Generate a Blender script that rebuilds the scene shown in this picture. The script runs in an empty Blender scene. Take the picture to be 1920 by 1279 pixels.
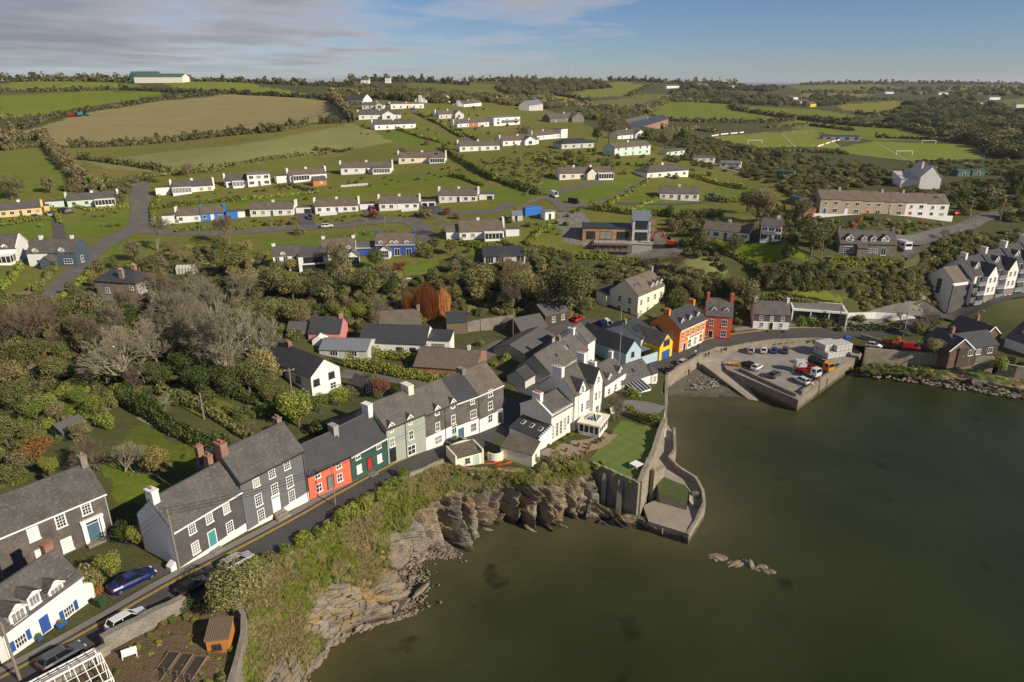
import bpy,math,random
import numpy as np
from mathutils import Vector,Matrix
# ------------------------------------------------------------------ camera, sky, sun, exposure
R=math.radians
scene=bpy.context.scene
COL=scene.collection
CAM_Z=65.0
PITCH=R(20.87)
cam_d=bpy.data.cameras.new('camera');cam=bpy.data.objects.new('camera',cam_d);COL.objects.link(cam)
cam_d.sensor_width=36.0;cam_d.lens=24.0;cam_d.clip_start=1.0;cam_d.clip_end=60000.0
cam.location=(0,0,CAM_Z);cam.rotation_euler=(math.pi/2-PITCH,0,0)
scene.camera=cam
SUN_EL=R(29.0)
SUN_DIR=Vector((0.86*math.cos(SUN_EL),-0.51*math.cos(SUN_EL),math.sin(SUN_EL))).normalized()
SUN_AZ=math.atan2(SUN_DIR.x,SUN_DIR.y)
world=bpy.data.worlds.new('World');scene.world=world;world.use_nodes=True
def build_sky():
 nt=world.node_tree;N=nt.nodes;L=nt.links;N.clear()
 out=N.new('ShaderNodeOutputWorld')
 sky=N.new('ShaderNodeTexSky');sky.sky_type='NISHITA';sky.sun_disc=False
 sky.sun_elevation=SUN_EL;sky.sun_rotation=SUN_AZ
 sky.altitude=0;sky.air_density=0.9;sky.dust_density=0.0;sky.ozone_density=3.0
 bg=N.new('ShaderNodeBackground');bg.inputs['Strength'].default_value=0.068
 hs=N.new('ShaderNodeHueSaturation');hs.inputs['Saturation'].default_value=1.0;hs.inputs['Value'].default_value=1.0
 L.new(sky.outputs[0],hs.inputs['Color']);tn=N.new('ShaderNodeMix');tn.data_type='RGBA';tn.blend_type='MULTIPLY';tn.inputs[0].default_value=1.0;tn.inputs[7].default_value=(0.46,0.53,0.70,1);L.new(hs.outputs[0],tn.inputs[6]);L.new(tn.outputs[2],bg.inputs['Color'])
 # clouds: a flat layer seen in perspective, direction projected on a plane overhead
 tc=N.new('ShaderNodeTexCoord')
 sep=N.new('ShaderNodeSeparateXYZ');L.new(tc.outputs['Generated'],sep.inputs[0])
 def M(op,a,b=None,c=None,clamp=False):
  n=N.new('ShaderNodeMath');n.operation=op;n.use_clamp=clamp
  for i,q in enumerate((a,b,c)):
   if q is None:continue
   if isinstance(q,(int,float)):n.inputs[i].default_value=q
   else:L.new(q,n.inputs[i])
  return n.outputs[0]
 zz=M('MAXIMUM',sep.outputs['Z'],0.0)
 den=M('ADD',zz,0.035)
 u=M('DIVIDE',sep.outputs['X'],den);w=M('DIVIDE',sep.outputs['Y'],den)
 cmb=N.new('ShaderNodeCombineXYZ');L.new(u,cmb.inputs[0]);L.new(w,cmb.inputs[1])
 n1=N.new('ShaderNodeTexNoise');n1.inputs['Scale'].default_value=0.5;n1.inputs['Detail'].default_value=9;n1.inputs['Roughness'].default_value=0.55
 mp=N.new('ShaderNodeMapping');mp.inputs['Scale'].default_value=(0.85,0.6,1);mp.inputs['Rotation'].default_value=(0,0,R(8));mp.inputs['Location'].default_value=(3.1,1.7,0)
 L.new(cmb.outputs[0],mp.inputs[0]);L.new(mp.outputs[0],n1.inputs['Vector'])
 # fewer clouds towards the right of the view (a weather front lying to the left)
 side=M('MULTIPLY',M('SUBTRACT',sep.outputs['X'],-0.12),-0.50)
 dens=M('ADD',n1.outputs['Fac'],side)
 ramp=N.new('ShaderNodeValToRGB');ramp.color_ramp.elements[0].position=0.42;ramp.color_ramp.elements[1].position=0.60
 ramp.color_ramp.elements[0].color=(0,0,0,1);ramp.color_ramp.elements[1].color=(1,1,1,1)
 L.new(dens,ramp.inputs[0])
 fac=M('MULTIPLY',ramp.outputs[0],0.88)
 fade=M('MULTIPLY',fac,M('MULTIPLY',zz,40.0,clamp=True))
 # cloud colour: light where thin and on top, greyer where thick
 cr=N.new('ShaderNodeValToRGB');cr.color_ramp.elements[0].position=0.45;cr.color_ramp.elements[1].position=0.8
 cr.color_ramp.elements[0].color=(0.43,0.425,0.455,1);cr.color_ramp.elements[1].color=(0.20,0.20,0.235,1)
 L.new(dens,cr.inputs[0])
 bc=N.new('ShaderNodeBackground');bc.inputs['Strength'].default_value=0.75;L.new(cr.outputs[0],bc.inputs['Color'])
 mix=N.new('ShaderNodeMixShader');L.new(fade,mix.inputs[0]);L.new(bg.outputs[0],mix.inputs[1]);L.new(bc.outputs[0],mix.inputs[2])
 L.new(mix.outputs[0],out.inputs['Surface'])
build_sky()
sun_d=bpy.data.lights.new('sun','SUN');sun_d.energy=3.7;sun_d.angle=R(0.6);sun_d.color=(1.0,0.88,0.69)
sun=bpy.data.objects.new('sun',sun_d);COL.objects.link(sun)
sun.rotation_euler=(-SUN_DIR).to_track_quat('-Z','Y').to_euler();sun.location=(100,-100,200)
vs=scene.view_settings
vs.view_transform='Standard';vs.look='None';vs.exposure=0.74;vs.gamma=1.0;vs.use_curve_mapping=False
scene.render.resolution_x=1024;scene.render.resolution_y=682
random.seed(7)
rng=np.random.default_rng(7)
# ------------------------------------------------------------------ sight lines and terrain heights
CP,SP=math.cos(PITCH),math.sin(PITCH)
def ray(px,py):
 u=(px-960.0)/1280.0;v=(639.5-py)/1280.0
 return np.array((u,CP+v*SP,-SP+v*CP))
def at(px,py,z):
 d=ray(px,py);t=(z-CAM_Z)/d[2]
 return np.array((d[0]*t,d[1]*t,z))
def at_depth(px,py,Z):
 d=ray(px,py);return np.array((d[0]*Z,d[1]*Z,CAM_Z+d[2]*Z))
def to_px(p):
 x,y,z=p[0],p[1],p[2]-CAM_Z
 Z=y*CP-z*SP;v=(y*SP+z*CP)/Z
 return 960+1280*x/Z,639.5-1280*v,Z
# surveyed heights: (column, row, height)
CTRL_Z=[
# the street along the cliff
(0,1270,14.2),(-150,1400,15.2),(170,1180,13.6),(335,1080,12.8),(480,1005,11.9),(580,945,11.2),(660,910,10.6),(760,880,9.8),(850,845,9.0),(945,790,8.2),
(960,745,7.6),(1230,700,3.8),(1300,655,3.4),(1400,634,3.3),(1600,626,4.0),(1700,610,4.8),(1750,600,5.4),(1850,570,7.0),(1919,545,8.5),
(300,1240,13.0),(400,1180,12.2),(250,1279,13.4),(440,1260,11.8),(455,1150,11.6),
(540,1025,11.4),(640,965,10.9),(765,890,9.7),
# terrace of the villa
(900,860,8.3),(1000,870,7.9),(1030,840,7.5),(1110,870,7.3),(1195,905,7.2),(1232,805,7.2),(1150,790,7.3),(1180,730,6.0),(1220,720,5.2),
# gardens behind the street
(215,990,13.3),(0,1060,13.3),(100,1065,13.2),(250,900,14.5),(100,850,16.0),(-100,950,16.5),(300,830,14.8),(400,770,14.6),(200,740,16.6),(300,690,17.0),(0,700,18.5),(-150,700,20),(450,640,15.5),
(560,790,12.2),(620,740,10.4),(760,720,9.6),(860,690,8.9),(700,810,11.0),(760,660,9.4),(640,650,10.5),(900,650,8.6),
(950,690,8.0),(1050,720,7.0),(1020,620,7.2),(900,600,9.0),(750,600,10.5),(620,600,12.0),(1190,595,7.5),(1150,620,6.4),(1300,560,9.0),(1390,560,9.5),
(1445,617,4.6),(1530,612,5.2),(1520,552,11.0),(1650,570,8.0),(1700,592,5.6),(1330,522,14.0),(1400,545,10.5),
(1800,660,5.2),(1700,655,5.2),(1640,655,4.8),(1900,690,4.8),(1920,620,6.0),
# slope with the middle houses
(195,570,15.2),(60,600,18.0),(-100,560,19.5),(330,560,15.0),(450,560,14.0),(400,500,15.6),(250,470,16.7),(140,500,16.4),(40,540,17.0),
(545,508,15.2),(650,500,15.6),(740,482,16.6),(850,470,17.5),(950,500,15.4),(1070,560,9.8),(900,540,12.0),(760,540,13.2),(600,550,13.6),
(1140,477,15.2),(1080,476,15.6),(1200,477,15.3),(1100,452,19.0),(1200,451,19.3),(1310,500,16.2),(1250,520,13.6),(1130,492,14.4),(1390,454,20.8),(1450,478,19.4),(1500,500,17.5),(1560,530,13.5),(1625,480,19.6),(1720,490,18.0),(1700,530,14.0),
(1750,560,7.0),(1740,572,6.4),(1640,612,4.6),(1850,440,19.5),(1800,490,17.0),(1920,470,18.0),(1650,404,24.5),(1850,400,22.5),(1740,352,26.0),(1500,420,22.5),(1560,360,25.0),
# the estate
(320,420,18.4),(540,410,19.2),(640,403,20.0),(740,392,21.0),(850,388,22.0),(610,430,17.6),(480,434,17.1),(300,442,17.2),(262,400,19.2),(100,440,17.9),(200,452,17.0),
(150,388,21.3),(40,405,20.6),(345,366,23.4),(460,352,24.4),(570,345,25.4),(690,327,27.2),(790,305,30.0),(905,284,32.4),(980,273,33.3),(900,450,18.6),(930,400,21.6),(800,430,18.6),
(1100,338,27.6),(1185,291,31.5),(1250,333,27.4),(1275,376,23.4),(1090,400,22.4),(1000,360,25.2),(1000,420,20.8),(1180,400,22.5),(1350,335,25.5),(1400,300,26.5),(1480,350,25.5),
]
CTRL_D=[
(300,265,400),(150,290,350),(60,330,290),(20,290,340),(0,240,460),(50,215,520),(600,215,490),(640,195,540),(300,185,600),(150,165,660),(150,150,740),(400,153,720),(0,152,740),
(560,172,640),(560,162,800),(700,165,750),(700,153,1100),(850,153,1300),(860,166,950),(700,255,380),(740,243,405),(690,188,500),(820,200,480),(500,280,340),(430,310,310),(500,240,420),(400,330,292),
(950,240,450),(1000,210,560),(1090,225,520),(1200,236,500),(1090,275,350),(620,290,350),
(1300,220,850),(1300,195,1100),(1100,195,900),(1150,180,1200),(1000,165,1300),(1000,149,1550),(1150,151,1600),(1300,156,2000),(1450,160,3000),(1560,157,3200),(1900,159,2700),(1700,180,1600),(1900,177,1400),
(1850,215,900),(1900,260,560),(1900,310,350),(1500,225,850),(1650,232,800),(1650,252,650),(1700,311,380),(1600,330,295),(1600,200,1150),
(1350,255,594),(1400,275,500),(1560,275,500),(1500,246,655),(1700,297,440),(1840,290,465),(1650,266,560),(1840,275,517),
]
CTRL_W=[(-700,300,30),(-400,100,22),(-1500,1000,62),(-1500,3000,50),(0,4500,20),(1500,4800,10),(4000,3500,10),(3500,6500,-20),(-3000,7500,-20),(0,7500,-20),(700,300,30),(1500,900,25),(-60,20,15),(-120,60,18),(300,150,14),(-30,15,14),
(0,1900,52),(-700,1200,52),(-300,950,55),(700,2600,40)]
_pts=[at(*c)for c in CTRL_Z]+[at_depth(*c)for c in CTRL_D]+[np.array(c,float)for c in CTRL_W]
_pts=np.array(_pts)
def _coord(x,y):
 return np.stack([np.arctan2(x,y),0.9*np.log(np.hypot(x,y))],-1)
_C=_coord(_pts[:,0],_pts[:,1])
_c2=0.035**2
_A=np.sqrt(((_C[:,None]-_C[None])**2).sum(-1)+_c2)
_n=len(_C)
_M=np.zeros((_n+1,_n+1));_M[:_n,:_n]=_A-0.004*np.eye(_n);_M[:_n,_n]=1;_M[_n,:_n]=1
_w=np.linalg.solve(_M,np.append(_pts[:,2],0))
NT,NR=760,620
TH=np.linspace(R(-58),R(58),NT)
LR=np.concatenate([np.linspace(math.log(18.0),math.log(60.0),61)[:-1],np.linspace(math.log(60.0),math.log(150.0),131)[:-1],np.linspace(math.log(150.0),math.log(700.0),330)[:-1],np.linspace(math.log(700.0),math.log(9000.0),101)])
def _rbf(C):
 out=np.empty(len(C))
 for i in range(0,len(C),20000):
  D=np.sqrt(((C[i:i+20000,None]-_C[None])**2).sum(-1)+_c2)
  out[i:i+20000]=D@_w[:_n]+_w[_n]
 return out
_tt,_ll=np.meshgrid(TH,LR,indexing='ij')
HG=_rbf(np.stack([_tt.ravel(),0.9*_ll.ravel()],-1)).reshape(NT,NR)
GX=np.sin(_tt)*np.exp(_ll);GY=np.cos(_tt)*np.exp(_ll)
def inpoly(x,y,poly):
 x=np.asarray(x,float);y=np.asarray(y,float);r=np.zeros(x.shape,bool)
 P=[(p[0],p[1])for p in poly];j=len(P)-1
 for i in range(len(P)):
  xi,yi=P[i];xj,yj=P[j]
  if yi!=yj:
   r^=((yi>y)!=(yj>y))&(x<(xj-xi)*(y-yi)/(yj-yi)+xi)
  j=i
 return r
def H(x,y):
 x=np.asarray(x,float);y=np.asarray(y,float)
 a=np.clip((np.arctan2(x,y)-TH[0])/(TH[1]-TH[0]),0,NT-1.001);b=np.clip(np.interp(np.log(np.maximum(np.hypot(x,y),1e-3)),LR,np.arange(NR)),0,NR-1.001)
 i=a.astype(int);j=b.astype(int);a=a-i;b=b-j
 return HG[i,j]*(1-a)*(1-b)+HG[i+1,j]*a*(1-b)+HG[i,j+1]*(1-a)*b+HG[i+1,j+1]*a*b
_er=np.exp(np.linspace(LR[0],LR[-1],4000))
def G(px,py,fall=None):
 d=ray(px,py);hd=math.hypot(d[0],d[1])
 t=_er/hd;z=CAM_Z+d[2]*t;g=H(d[0]*t,d[1]*t)
 k=np.nonzero(z<g)[0]
 if len(k)==0 or k[0]==0:
  if fall:return at_depth(px,py,fall)
  k=[len(t)-1]
 k=k[0];f0=z[k-1]-g[k-1];f1=z[k]-g[k];s=f0/(f0-f1)if f0!=f1 else 0
 tt=t[k-1]+s*(t[k]-t[k-1])
 return np.array((d[0]*tt,d[1]*tt,float(H(d[0]*tt,d[1]*tt))))
def flatten(pxpoly,z,soft=6.0):
 P=[at(a,b,z)[:2]for a,b in pxpoly]
 d=np.full(GX.shape,1e9)
 for i in range(len(P)):
  a=P[i];b=P[(i+1)%len(P)];e=b-a;L2=e@e
  s=np.clip(((GX-a[0])*e[0]+(GY-a[1])*e[1])/L2,0,1)
  d=np.minimum(d,np.hypot(GX-a[0]-s*e[0],GY-a[1]-s*e[1]))
 ins=inpoly(GX,GY,P)
 w=np.where(ins,1.0,np.clip(1-d/soft,0,1));w=w*w*(3-2*w)
 HG[:]=HG*(1-w)+z*w
flatten([(1335,257),(1408,277),(1575,277),(1520,243)],20.0,25)
flatten([(1560,283),(1700,300),(1850,298),(1845,272),(1640,265)],18.5,25)
flatten([(1108,862),(1196,902),(1232,812),(1165,790)],7.2,1.5)
# ------------------------------------------------------------------ object helpers
THINGS=[]
def link(o,parent=None):
 COL.objects.link(o)
 if parent is not None:o.parent=parent
 return o
def tag(o,label,cat,group=None):
 o['label']=label;o['category']=cat
 if group:o['group']=group
 THINGS.append(o);return o
def thing(name,label,cat,loc=(0,0,0),rz=0.0,group=None):
 o=bpy.data.objects.new(name,None);link(o);o.empty_display_size=0.3
 o.location=[float(q)for q in loc];o.rotation_euler=(0,0,rz)
 return tag(o,label,cat,group)
def structure(o):o['kind']='structure';return o
def stuff(o):o['kind']='stuff';return o
def dup_tree(o,parent=None):
 c=o.copy();link(c,parent)
 for ch in list(o.children):dup_tree(ch,c)
 return c
class MB:
 def __init__(s):s.v=[];s.f=[];s.mi=[];s.M=None
 def add(s,pts):
  k=len(s.v)
  if s.M is not None:pts=[s.M@Vector(p)for p in pts]
  s.v+=[(float(p[0]),float(p[1]),float(p[2]))for p in pts];return k
 def face(s,pts,m=0):
  k=s.add(pts);s.f.append(tuple(range(k,k+len(pts))));s.mi.append(m);return s
 def box(s,x0,x1,y0,y1,z0,z1,m=0):
  k=s.add([(x0,y0,z0),(x1,y0,z0),(x1,y1,z0),(x0,y1,z0),(x0,y0,z1),(x1,y0,z1),(x1,y1,z1),(x0,y1,z1)])
  for q in((0,3,2,1),(4,5,6,7),(0,1,5,4),(1,2,6,5),(2,3,7,6),(3,0,4,7)):
   s.f.append(tuple(k+i for i in q));s.mi.append(m)
  return s
 def hull(s,bottom,top,m=0):
  n=len(bottom);k=s.add(list(bottom)+list(top))
  s.f.append(tuple(k+i for i in range(n-1,-1,-1)));s.mi.append(m)
  s.f.append(tuple(k+n+i for i in range(n)));s.mi.append(m)
  for i in range(n):
   j=(i+1)%n
   s.f.append((k+i,k+j,k+n+j,k+n+i));s.mi.append(m)
  return s
 def tube(s,a,b,r0,r1=None,n=6,m=0,cap=True):
  r1=r0 if r1 is None else r1
  a=Vector([float(q)for q in a]);b=Vector([float(q)for q in b]);d=(b-a)
  if d.length<1e-6:return s
  d.normalize();e=d.orthogonal().normalized();g=d.cross(e)
  ra=[a+(e*math.cos(2*math.pi*i/n)+g*math.sin(2*math.pi*i/n))*r0 for i in range(n)]
  rb=[b+(e*math.cos(2*math.pi*i/n)+g*math.sin(2*math.pi*i/n))*r1 for i in range(n)]
  k=s.add(ra+rb)
  for i in range(n):
   j=(i+1)%n;s.f.append((k+i,k+j,k+n+j,k+n+i));s.mi.append(m)
  if cap:
   s.f.append(tuple(k+i for i in range(n-1,-1,-1)));s.mi.append(m)
   s.f.append(tuple(k+n+i for i in range(n)));s.mi.append(m)
  return s
 def beam(s,a,b,w,h,m=0):
  a=Vector([float(q)for q in a]);b=Vector([float(q)for q in b]);d=(b-a).normalized()
  side=d.cross(Vector((0,0,1)))
  side=Vector((1,0,0))if side.length<1e-4 else side.normalized()
  up=side.cross(d)
  o=[(-w/2,-h/2),(w/2,-h/2),(w/2,h/2),(-w/2,h/2)]
  k=s.add([a+side*p+up*q for p,q in o]+[b+side*p+up*q for p,q in o])
  for q in((0,1,2,3),(7,6,5,4),(1,0,4,5),(2,1,5,6),(3,2,6,7),(0,3,7,4)):
   s.f.append(tuple(k+i for i in q));s.mi.append(m)
  return s
 def mesh(s,name,mats,smooth=False):
  me=bpy.data.meshes.new(name);me.from_pydata(s.v,[],s.f)
  if not isinstance(mats,(list,tuple)):mats=[mats]
  for q in mats:me.materials.append(q)
  if len(mats)>1:me.polygons.foreach_set('material_index',s.mi)
  uv=me.uv_layers.new(name='UVMap')
  # metres on every face
  nrm=np.empty(len(me.polygons)*3);me.polygons.foreach_get('normal',nrm);nrm=nrm.reshape(-1,3)
  lt=np.empty(len(me.polygons),np.int32);me.polygons.foreach_get('loop_total',lt)
  lv=np.empty(len(me.loops),np.int32);me.loops.foreach_get('vertex_index',lv)
  V=np.array(s.v);P=V[lv];n=np.repeat(nrm,lt,axis=0)
  U=np.stack([-n[:,1],n[:,0],np.zeros(len(n))],-1);L=np.linalg.norm(U,axis=1)
  flat=L<0.15;U[flat]=(1,0,0);L[flat]=1;U=U/L[:,None];W=np.cross(n,U)
  uv.data.foreach_set('uv',np.stack([(P*U).sum(1),(P*W).sum(1)],-1).ravel())
  if smooth:me.polygons.foreach_set('use_smooth',[True]*len(me.polygons))
  me.update();return me
 def build(s,name,mats,parent=None,smooth=False):
  o=bpy.data.objects.new(name,s.mesh(name,mats,smooth));return link(o,parent)
def np_mesh(name,V,F,mats,smooth=False,mi=None):
 me=bpy.data.meshes.new(name);V=np.asarray(V,np.float32);F=np.asarray(F,np.int32)
 me.vertices.add(len(V));me.vertices.foreach_set('co',V.ravel())
 k=F.shape[1];me.loops.add(F.size);me.loops.foreach_set('vertex_index',F.ravel())
 me.polygons.add(len(F));me.polygons.foreach_set('loop_start',np.arange(0,F.size,k,dtype=np.int32))
 for q in(mats if isinstance(mats,(list,tuple))else[mats]):me.materials.append(q)
 if mi is not None:me.polygons.foreach_set('material_index',np.asarray(mi,np.int32))
 if smooth:me.polygons.foreach_set('use_smooth',np.ones(len(F),bool))
 me.update(calc_edges=True);me.validate();return me
def vcol(me,name,rgb):
 a=me.color_attributes.new(name,'FLOAT_COLOR','POINT')
 c=np.ones((len(rgb),4),np.float32);c[:,:3]=rgb;a.data.foreach_set('color',c.ravel())
# ------------------------------------------------------------------ materials
_mats={}
def _new(name):
 m=bpy.data.materials.new(name);m.use_nodes=True;nt=m.node_tree
 return m,nt,nt.nodes,nt.links,nt.nodes['Principled BSDF']
def _noise(N,L,vec,scale,detail=4,rough=0.55):
 n=N.new('ShaderNodeTexNoise');n.inputs['Scale'].default_value=scale;n.inputs['Detail'].default_value=detail;n.inputs['Roughness'].default_value=rough
 L.new(vec,n.inputs['Vector']);return n.outputs['Fac']
def _ramp(N,L,fac,stops):
 r=N.new('ShaderNodeValToRGB');e=r.color_ramp.elements
 while len(e)>1:e.remove(e[-1])
 e[0].position=stops[0][0];e[0].color=(*stops[0][1],1)
 for p,c in stops[1:]:
  q=e.new(p);q.color=(*c,1)
 L.new(fac,r.inputs[0]);return r.outputs[0]
def _mix(N,L,fac,a,b,mode='MIX'):
 m=N.new('ShaderNodeMix');m.data_type='RGBA';m.blend_type=mode
 for i,q in((0,fac),(6,a),(7,b)):
  if isinstance(q,(int,float)):m.inputs[i].default_value=q
  elif isinstance(q,tuple):m.inputs[i].default_value=(*q,1)
  else:L.new(q,m.inputs[i])
 return m.outputs[2]
def _bump(N,L,h,dist,bsdf,strength=0.6):
 b=N.new('ShaderNodeBump');b.inputs['Distance'].default_value=dist;b.inputs['Strength'].default_value=strength
 L.new(h,b.inputs['Height']);L.new(b.outputs[0],bsdf.inputs['Normal'])
def _sc(c,k):return tuple(min(1.0,q*k)for q in c)
def plain(name,c,rough=0.6,metal=0.0,var=0.18,scale=1.5,spec=0.4):
 """painted or plastered surface with soft wear"""
 key=('plain',name,c)
 if key in _mats:return _mats[key]
 m,nt,N,L,B=_new(name);tc=N.new('ShaderNodeTexCoord').outputs['Object']
 f=_noise(N,L,tc,scale,6);g=_noise(N,L,tc,scale*9,3)
 col=_ramp(N,L,f,[(0.28,_sc(c,1-var)),(0.6,c),(0.8,_sc(c,1+var*0.4))])
 col=_mix(N,L,0.25,col,_ramp(N,L,g,[(0.35,_sc(c,1-var)),(0.65,_sc(c,1.05))]))
 L.new(col,B.inputs['Base Color']);B.inputs['Roughness'].default_value=rough;B.inputs['Metallic'].default_value=metal
 B.inputs['Specular IOR Level'].default_value=spec
 _bump(N,L,g,0.01,B,0.3);_mats[key]=m;return m
def render_wall(name,c,dirt=0.3):
 """painted render with streaks of damp running down"""
 key=('rw',name,c)
 if key in _mats:return _mats[key]
 m,nt,N,L,B=_new(name);tc=N.new('ShaderNodeTexCoord').outputs['Object']
 mp=N.new('ShaderNodeMapping');mp.inputs['Scale'].default_value=(1.6,1.6,0.16);L.new(tc,mp.inputs[0])
 f=_noise(N,L,mp.outputs[0],1.3,6);g=_noise(N,L,tc,18,3);h=_noise(N,L,tc,0.5,4)
 col=_mix(N,L,_ramp(N,L,f,[(0.42,(0,0,0)),(0.75,(dirt,dirt,dirt))]),c,_sc(c,0.72))
 col=_mix(N,L,_ramp(N,L,h,[(0.4,(0,0,0)),(0.7,(0.35,0.35,0.35))]),col,_sc(c,0.88))
 L.new(col,B.inputs['Base Color']);B.inputs['Roughness'].default_value=0.75;_bump(N,L,g,0.012,B,0.4)
 _mats[key]=m;return m
def _tide(N,L,h):
 m=N.new('ShaderNodeMapRange');m.clamp=True;m.inputs[1].default_value=1.35;m.inputs[2].default_value=2.0;m.inputs[3].default_value=0.85;m.inputs[4].default_value=0.0;L.new(h,m.inputs[0]);return m.outputs[0]
def bricks(name,a,b,mortar,w,h,rough=0.75,gap=0.012,lichen=None,bump=0.02,squash=1.0,depth=0.4,smooth=0.3,tide=False):
 """courses of slates, tiles, stones or bricks laid in metres"""
 key=('br',name,a,b)
 if key in _mats:return _mats[key]
 m,nt,N,L,B=_new(name);uv=N.new('ShaderNodeTexCoord');vec=uv.outputs['UV']
 ns=N.new('ShaderNodeTexNoise');ns.inputs['Scale'].default_value=1.3;ns.inputs['Detail'].default_value=3;L.new(vec,ns.inputs['Vector'])
 ad=N.new('ShaderNodeMix');ad.data_type='RGBA';ad.blend_type='LINEAR_LIGHT';ad.inputs[0].default_value=0.012 if h<0.2 else 0.05;L.new(vec,ad.inputs[6]);L.new(ns.outputs['Color'],ad.inputs[7])
 t=N.new('ShaderNodeTexBrick');L.new(ad.outputs[2],t.inputs['Vector']);t.inputs['Scale'].default_value=1.0
 t.inputs['Brick Width'].default_value=w;t.inputs['Row Height'].default_value=h;t.inputs['Mortar Size'].default_value=gap;t.inputs['Mortar Smooth'].default_value=smooth
 t.inputs['Color1'].default_value=(*a,1);t.inputs['Color2'].default_value=(*b,1);t.inputs['Mortar'].default_value=(*mortar,1);t.inputs['Bias'].default_value=0.0
 t.offset=0.5;t.squash=squash
 f=_noise(N,L,vec,0.45,6);g=_noise(N,L,vec,7,4)
 col=_mix(N,L,_ramp(N,L,f,[(0.38,(0,0,0)),(0.62,(min(1,depth*1.7),)*3)]),t.outputs['Color'],_sc(a,0.62))
 col=_mix(N,L,_ramp(N,L,g,[(0.35,(0.28,0.28,0.28)),(0.55,(0,0,0))]),col,_sc(b,1.35))
 if lichen:
  q=_noise(N,L,vec,2.2,8,0.7)
  col=_mix(N,L,_ramp(N,L,q,[(0.54,(0,0,0)),(0.66,(0.65,0.65,0.65))]),col,lichen)
 if tide:
  pz=N.new('ShaderNodeSeparateXYZ');gp=N.new('ShaderNodeNewGeometry');L.new(gp.outputs['Position'],pz.inputs[0]);tn=_noise(N,L,gp.outputs['Position'],0.8,4)
  mm=N.new('ShaderNodeMath');mm.operation='MULTIPLY_ADD';mm.inputs[1].default_value=1.6;L.new(tn,mm.inputs[0]);L.new(pz.outputs['Z'],mm.inputs[2])
  col=_mix(N,L,_ramp(N,L,mm.outputs[0],[(0.0,(0.9,0.9,0.9)),(1.0,(0.85,0.85,0.85))]),col,col)if False else _mix(N,L,_tide(N,L,mm.outputs[0]),col,(0.035,0.034,0.018))
 L.new(col,B.inputs['Base Color']);B.inputs['Roughness'].default_value=rough
 inv=N.new('ShaderNodeMath');inv.operation='SUBTRACT';inv.inputs[0].default_value=1.0;L.new(t.outputs['Fac'],inv.inputs[1])
 _bump(N,L,inv.outputs[0],bump,B,0.7);_mats[key]=m;return m
def glass_mat(name,c=(0.016,0.02,0.024),rough=0.06):
 key=('gl',name)
 if key in _mats:return _mats[key]
 m,nt,N,L,B=_new(name);oi=N.new('ShaderNodeObjectInfo');tc=N.new('ShaderNodeTexCoord').outputs['Object']
 f=_noise(N,L,tc,2.0,2)
 col=_ramp(N,L,f,[(0.4,c),(0.62,_sc(c,2.6))])
 # some rooms have pale curtains or blinds behind the glass
 col=_mix(N,L,_ramp(N,L,oi.outputs['Random'],[(0.78,(0,0,0)),(0.8,(0.75,0.75,0.75))]),col,(0.32,0.31,0.29))
 L.new(col,B.inputs['Base Color']);B.inputs['Roughness'].default_value=rough;B.inputs['Specular IOR Level'].default_value=0.7
 _mats[key]=m;return m
def leaf_mat(name,a,b,dead=None,trans=0.25):
 key=('lf',name)
 if key in _mats:return _mats[key]
 m,nt,N,L,B=_new(name);tc=N.new('ShaderNodeTexCoord').outputs['Object'];oi=N.new('ShaderNodeObjectInfo')
 ge=N.new('ShaderNodeNewGeometry')
 f=_noise(N,L,tc,0.55,3);r=ge.outputs['Random Per Island']
 col=_mix(N,L,_ramp(N,L,f,[(0.35,(0,0,0)),(0.65,(1,1,1))]),a,b)
 col=_mix(N,L,_ramp(N,L,r,[(0.0,(0,0,0)),(1.0,(0.75,0.75,0.75))]),col,dead or _sc(b,1.5))
 hs=N.new('ShaderNodeHueSaturation');L.new(col,hs.inputs['Color'])
 mr=N.new('ShaderNodeMapRange');L.new(oi.outputs['Random'],mr.inputs[0]);mr.inputs[3].default_value=0.72;mr.inputs[4].default_value=1.25;L.new(mr.outputs[0],hs.inputs['Value'])
 mh=N.new('ShaderNodeMapRange');L.new(oi.outputs['Random'],mh.inputs[0]);mh.inputs[3].default_value=0.515;mh.inputs[4].default_value=0.485;L.new(mh.outputs[0],hs.inputs['Hue'])
 L.new(hs.outputs[0],B.inputs['Base Color']);B.inputs['Roughness'].default_value=0.6;B.inputs['Specular IOR Level'].default_value=0.25
 tr=N.new('ShaderNodeBsdfTranslucent');L.new(hs.outputs[0],tr.inputs[0])
 mx=N.new('ShaderNodeMixShader');mx.inputs[0].default_value=trans;L.new(B.outputs[0],mx.inputs[1]);L.new(tr.outputs[0],mx.inputs[2])
 L.new(mx.outputs[0],N['Material Output'].inputs['Surface']);_mats[key]=m;return m
# ------------------------------------------------------------------ numpy noise for displaced rock and trees
_perm=np.random.default_rng(3).random((64,64,64))
def vnoise(p):
 p=np.asarray(p,float);i=np.floor(p).astype(int);f=p-i;f=f*f*(3-2*f);r=0
 for a in(0,1):
  for b in(0,1):
   for c in(0,1):
    w=(f[...,0]if a else 1-f[...,0])*(f[...,1]if b else 1-f[...,1])*(f[...,2]if c else 1-f[...,2])
    r=r+w*_perm[(i[...,0]+a)%64,(i[...,1]+b)%64,(i[...,2]+c)%64]
 return r*2-1
def fbm(p,oct=5,g=0.5):
 p=np.asarray(p,float);s=0;a=1
 for k in range(oct):s=s+a*vnoise(p*2.0**k+17.3*k);a*=g
 return s
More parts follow.
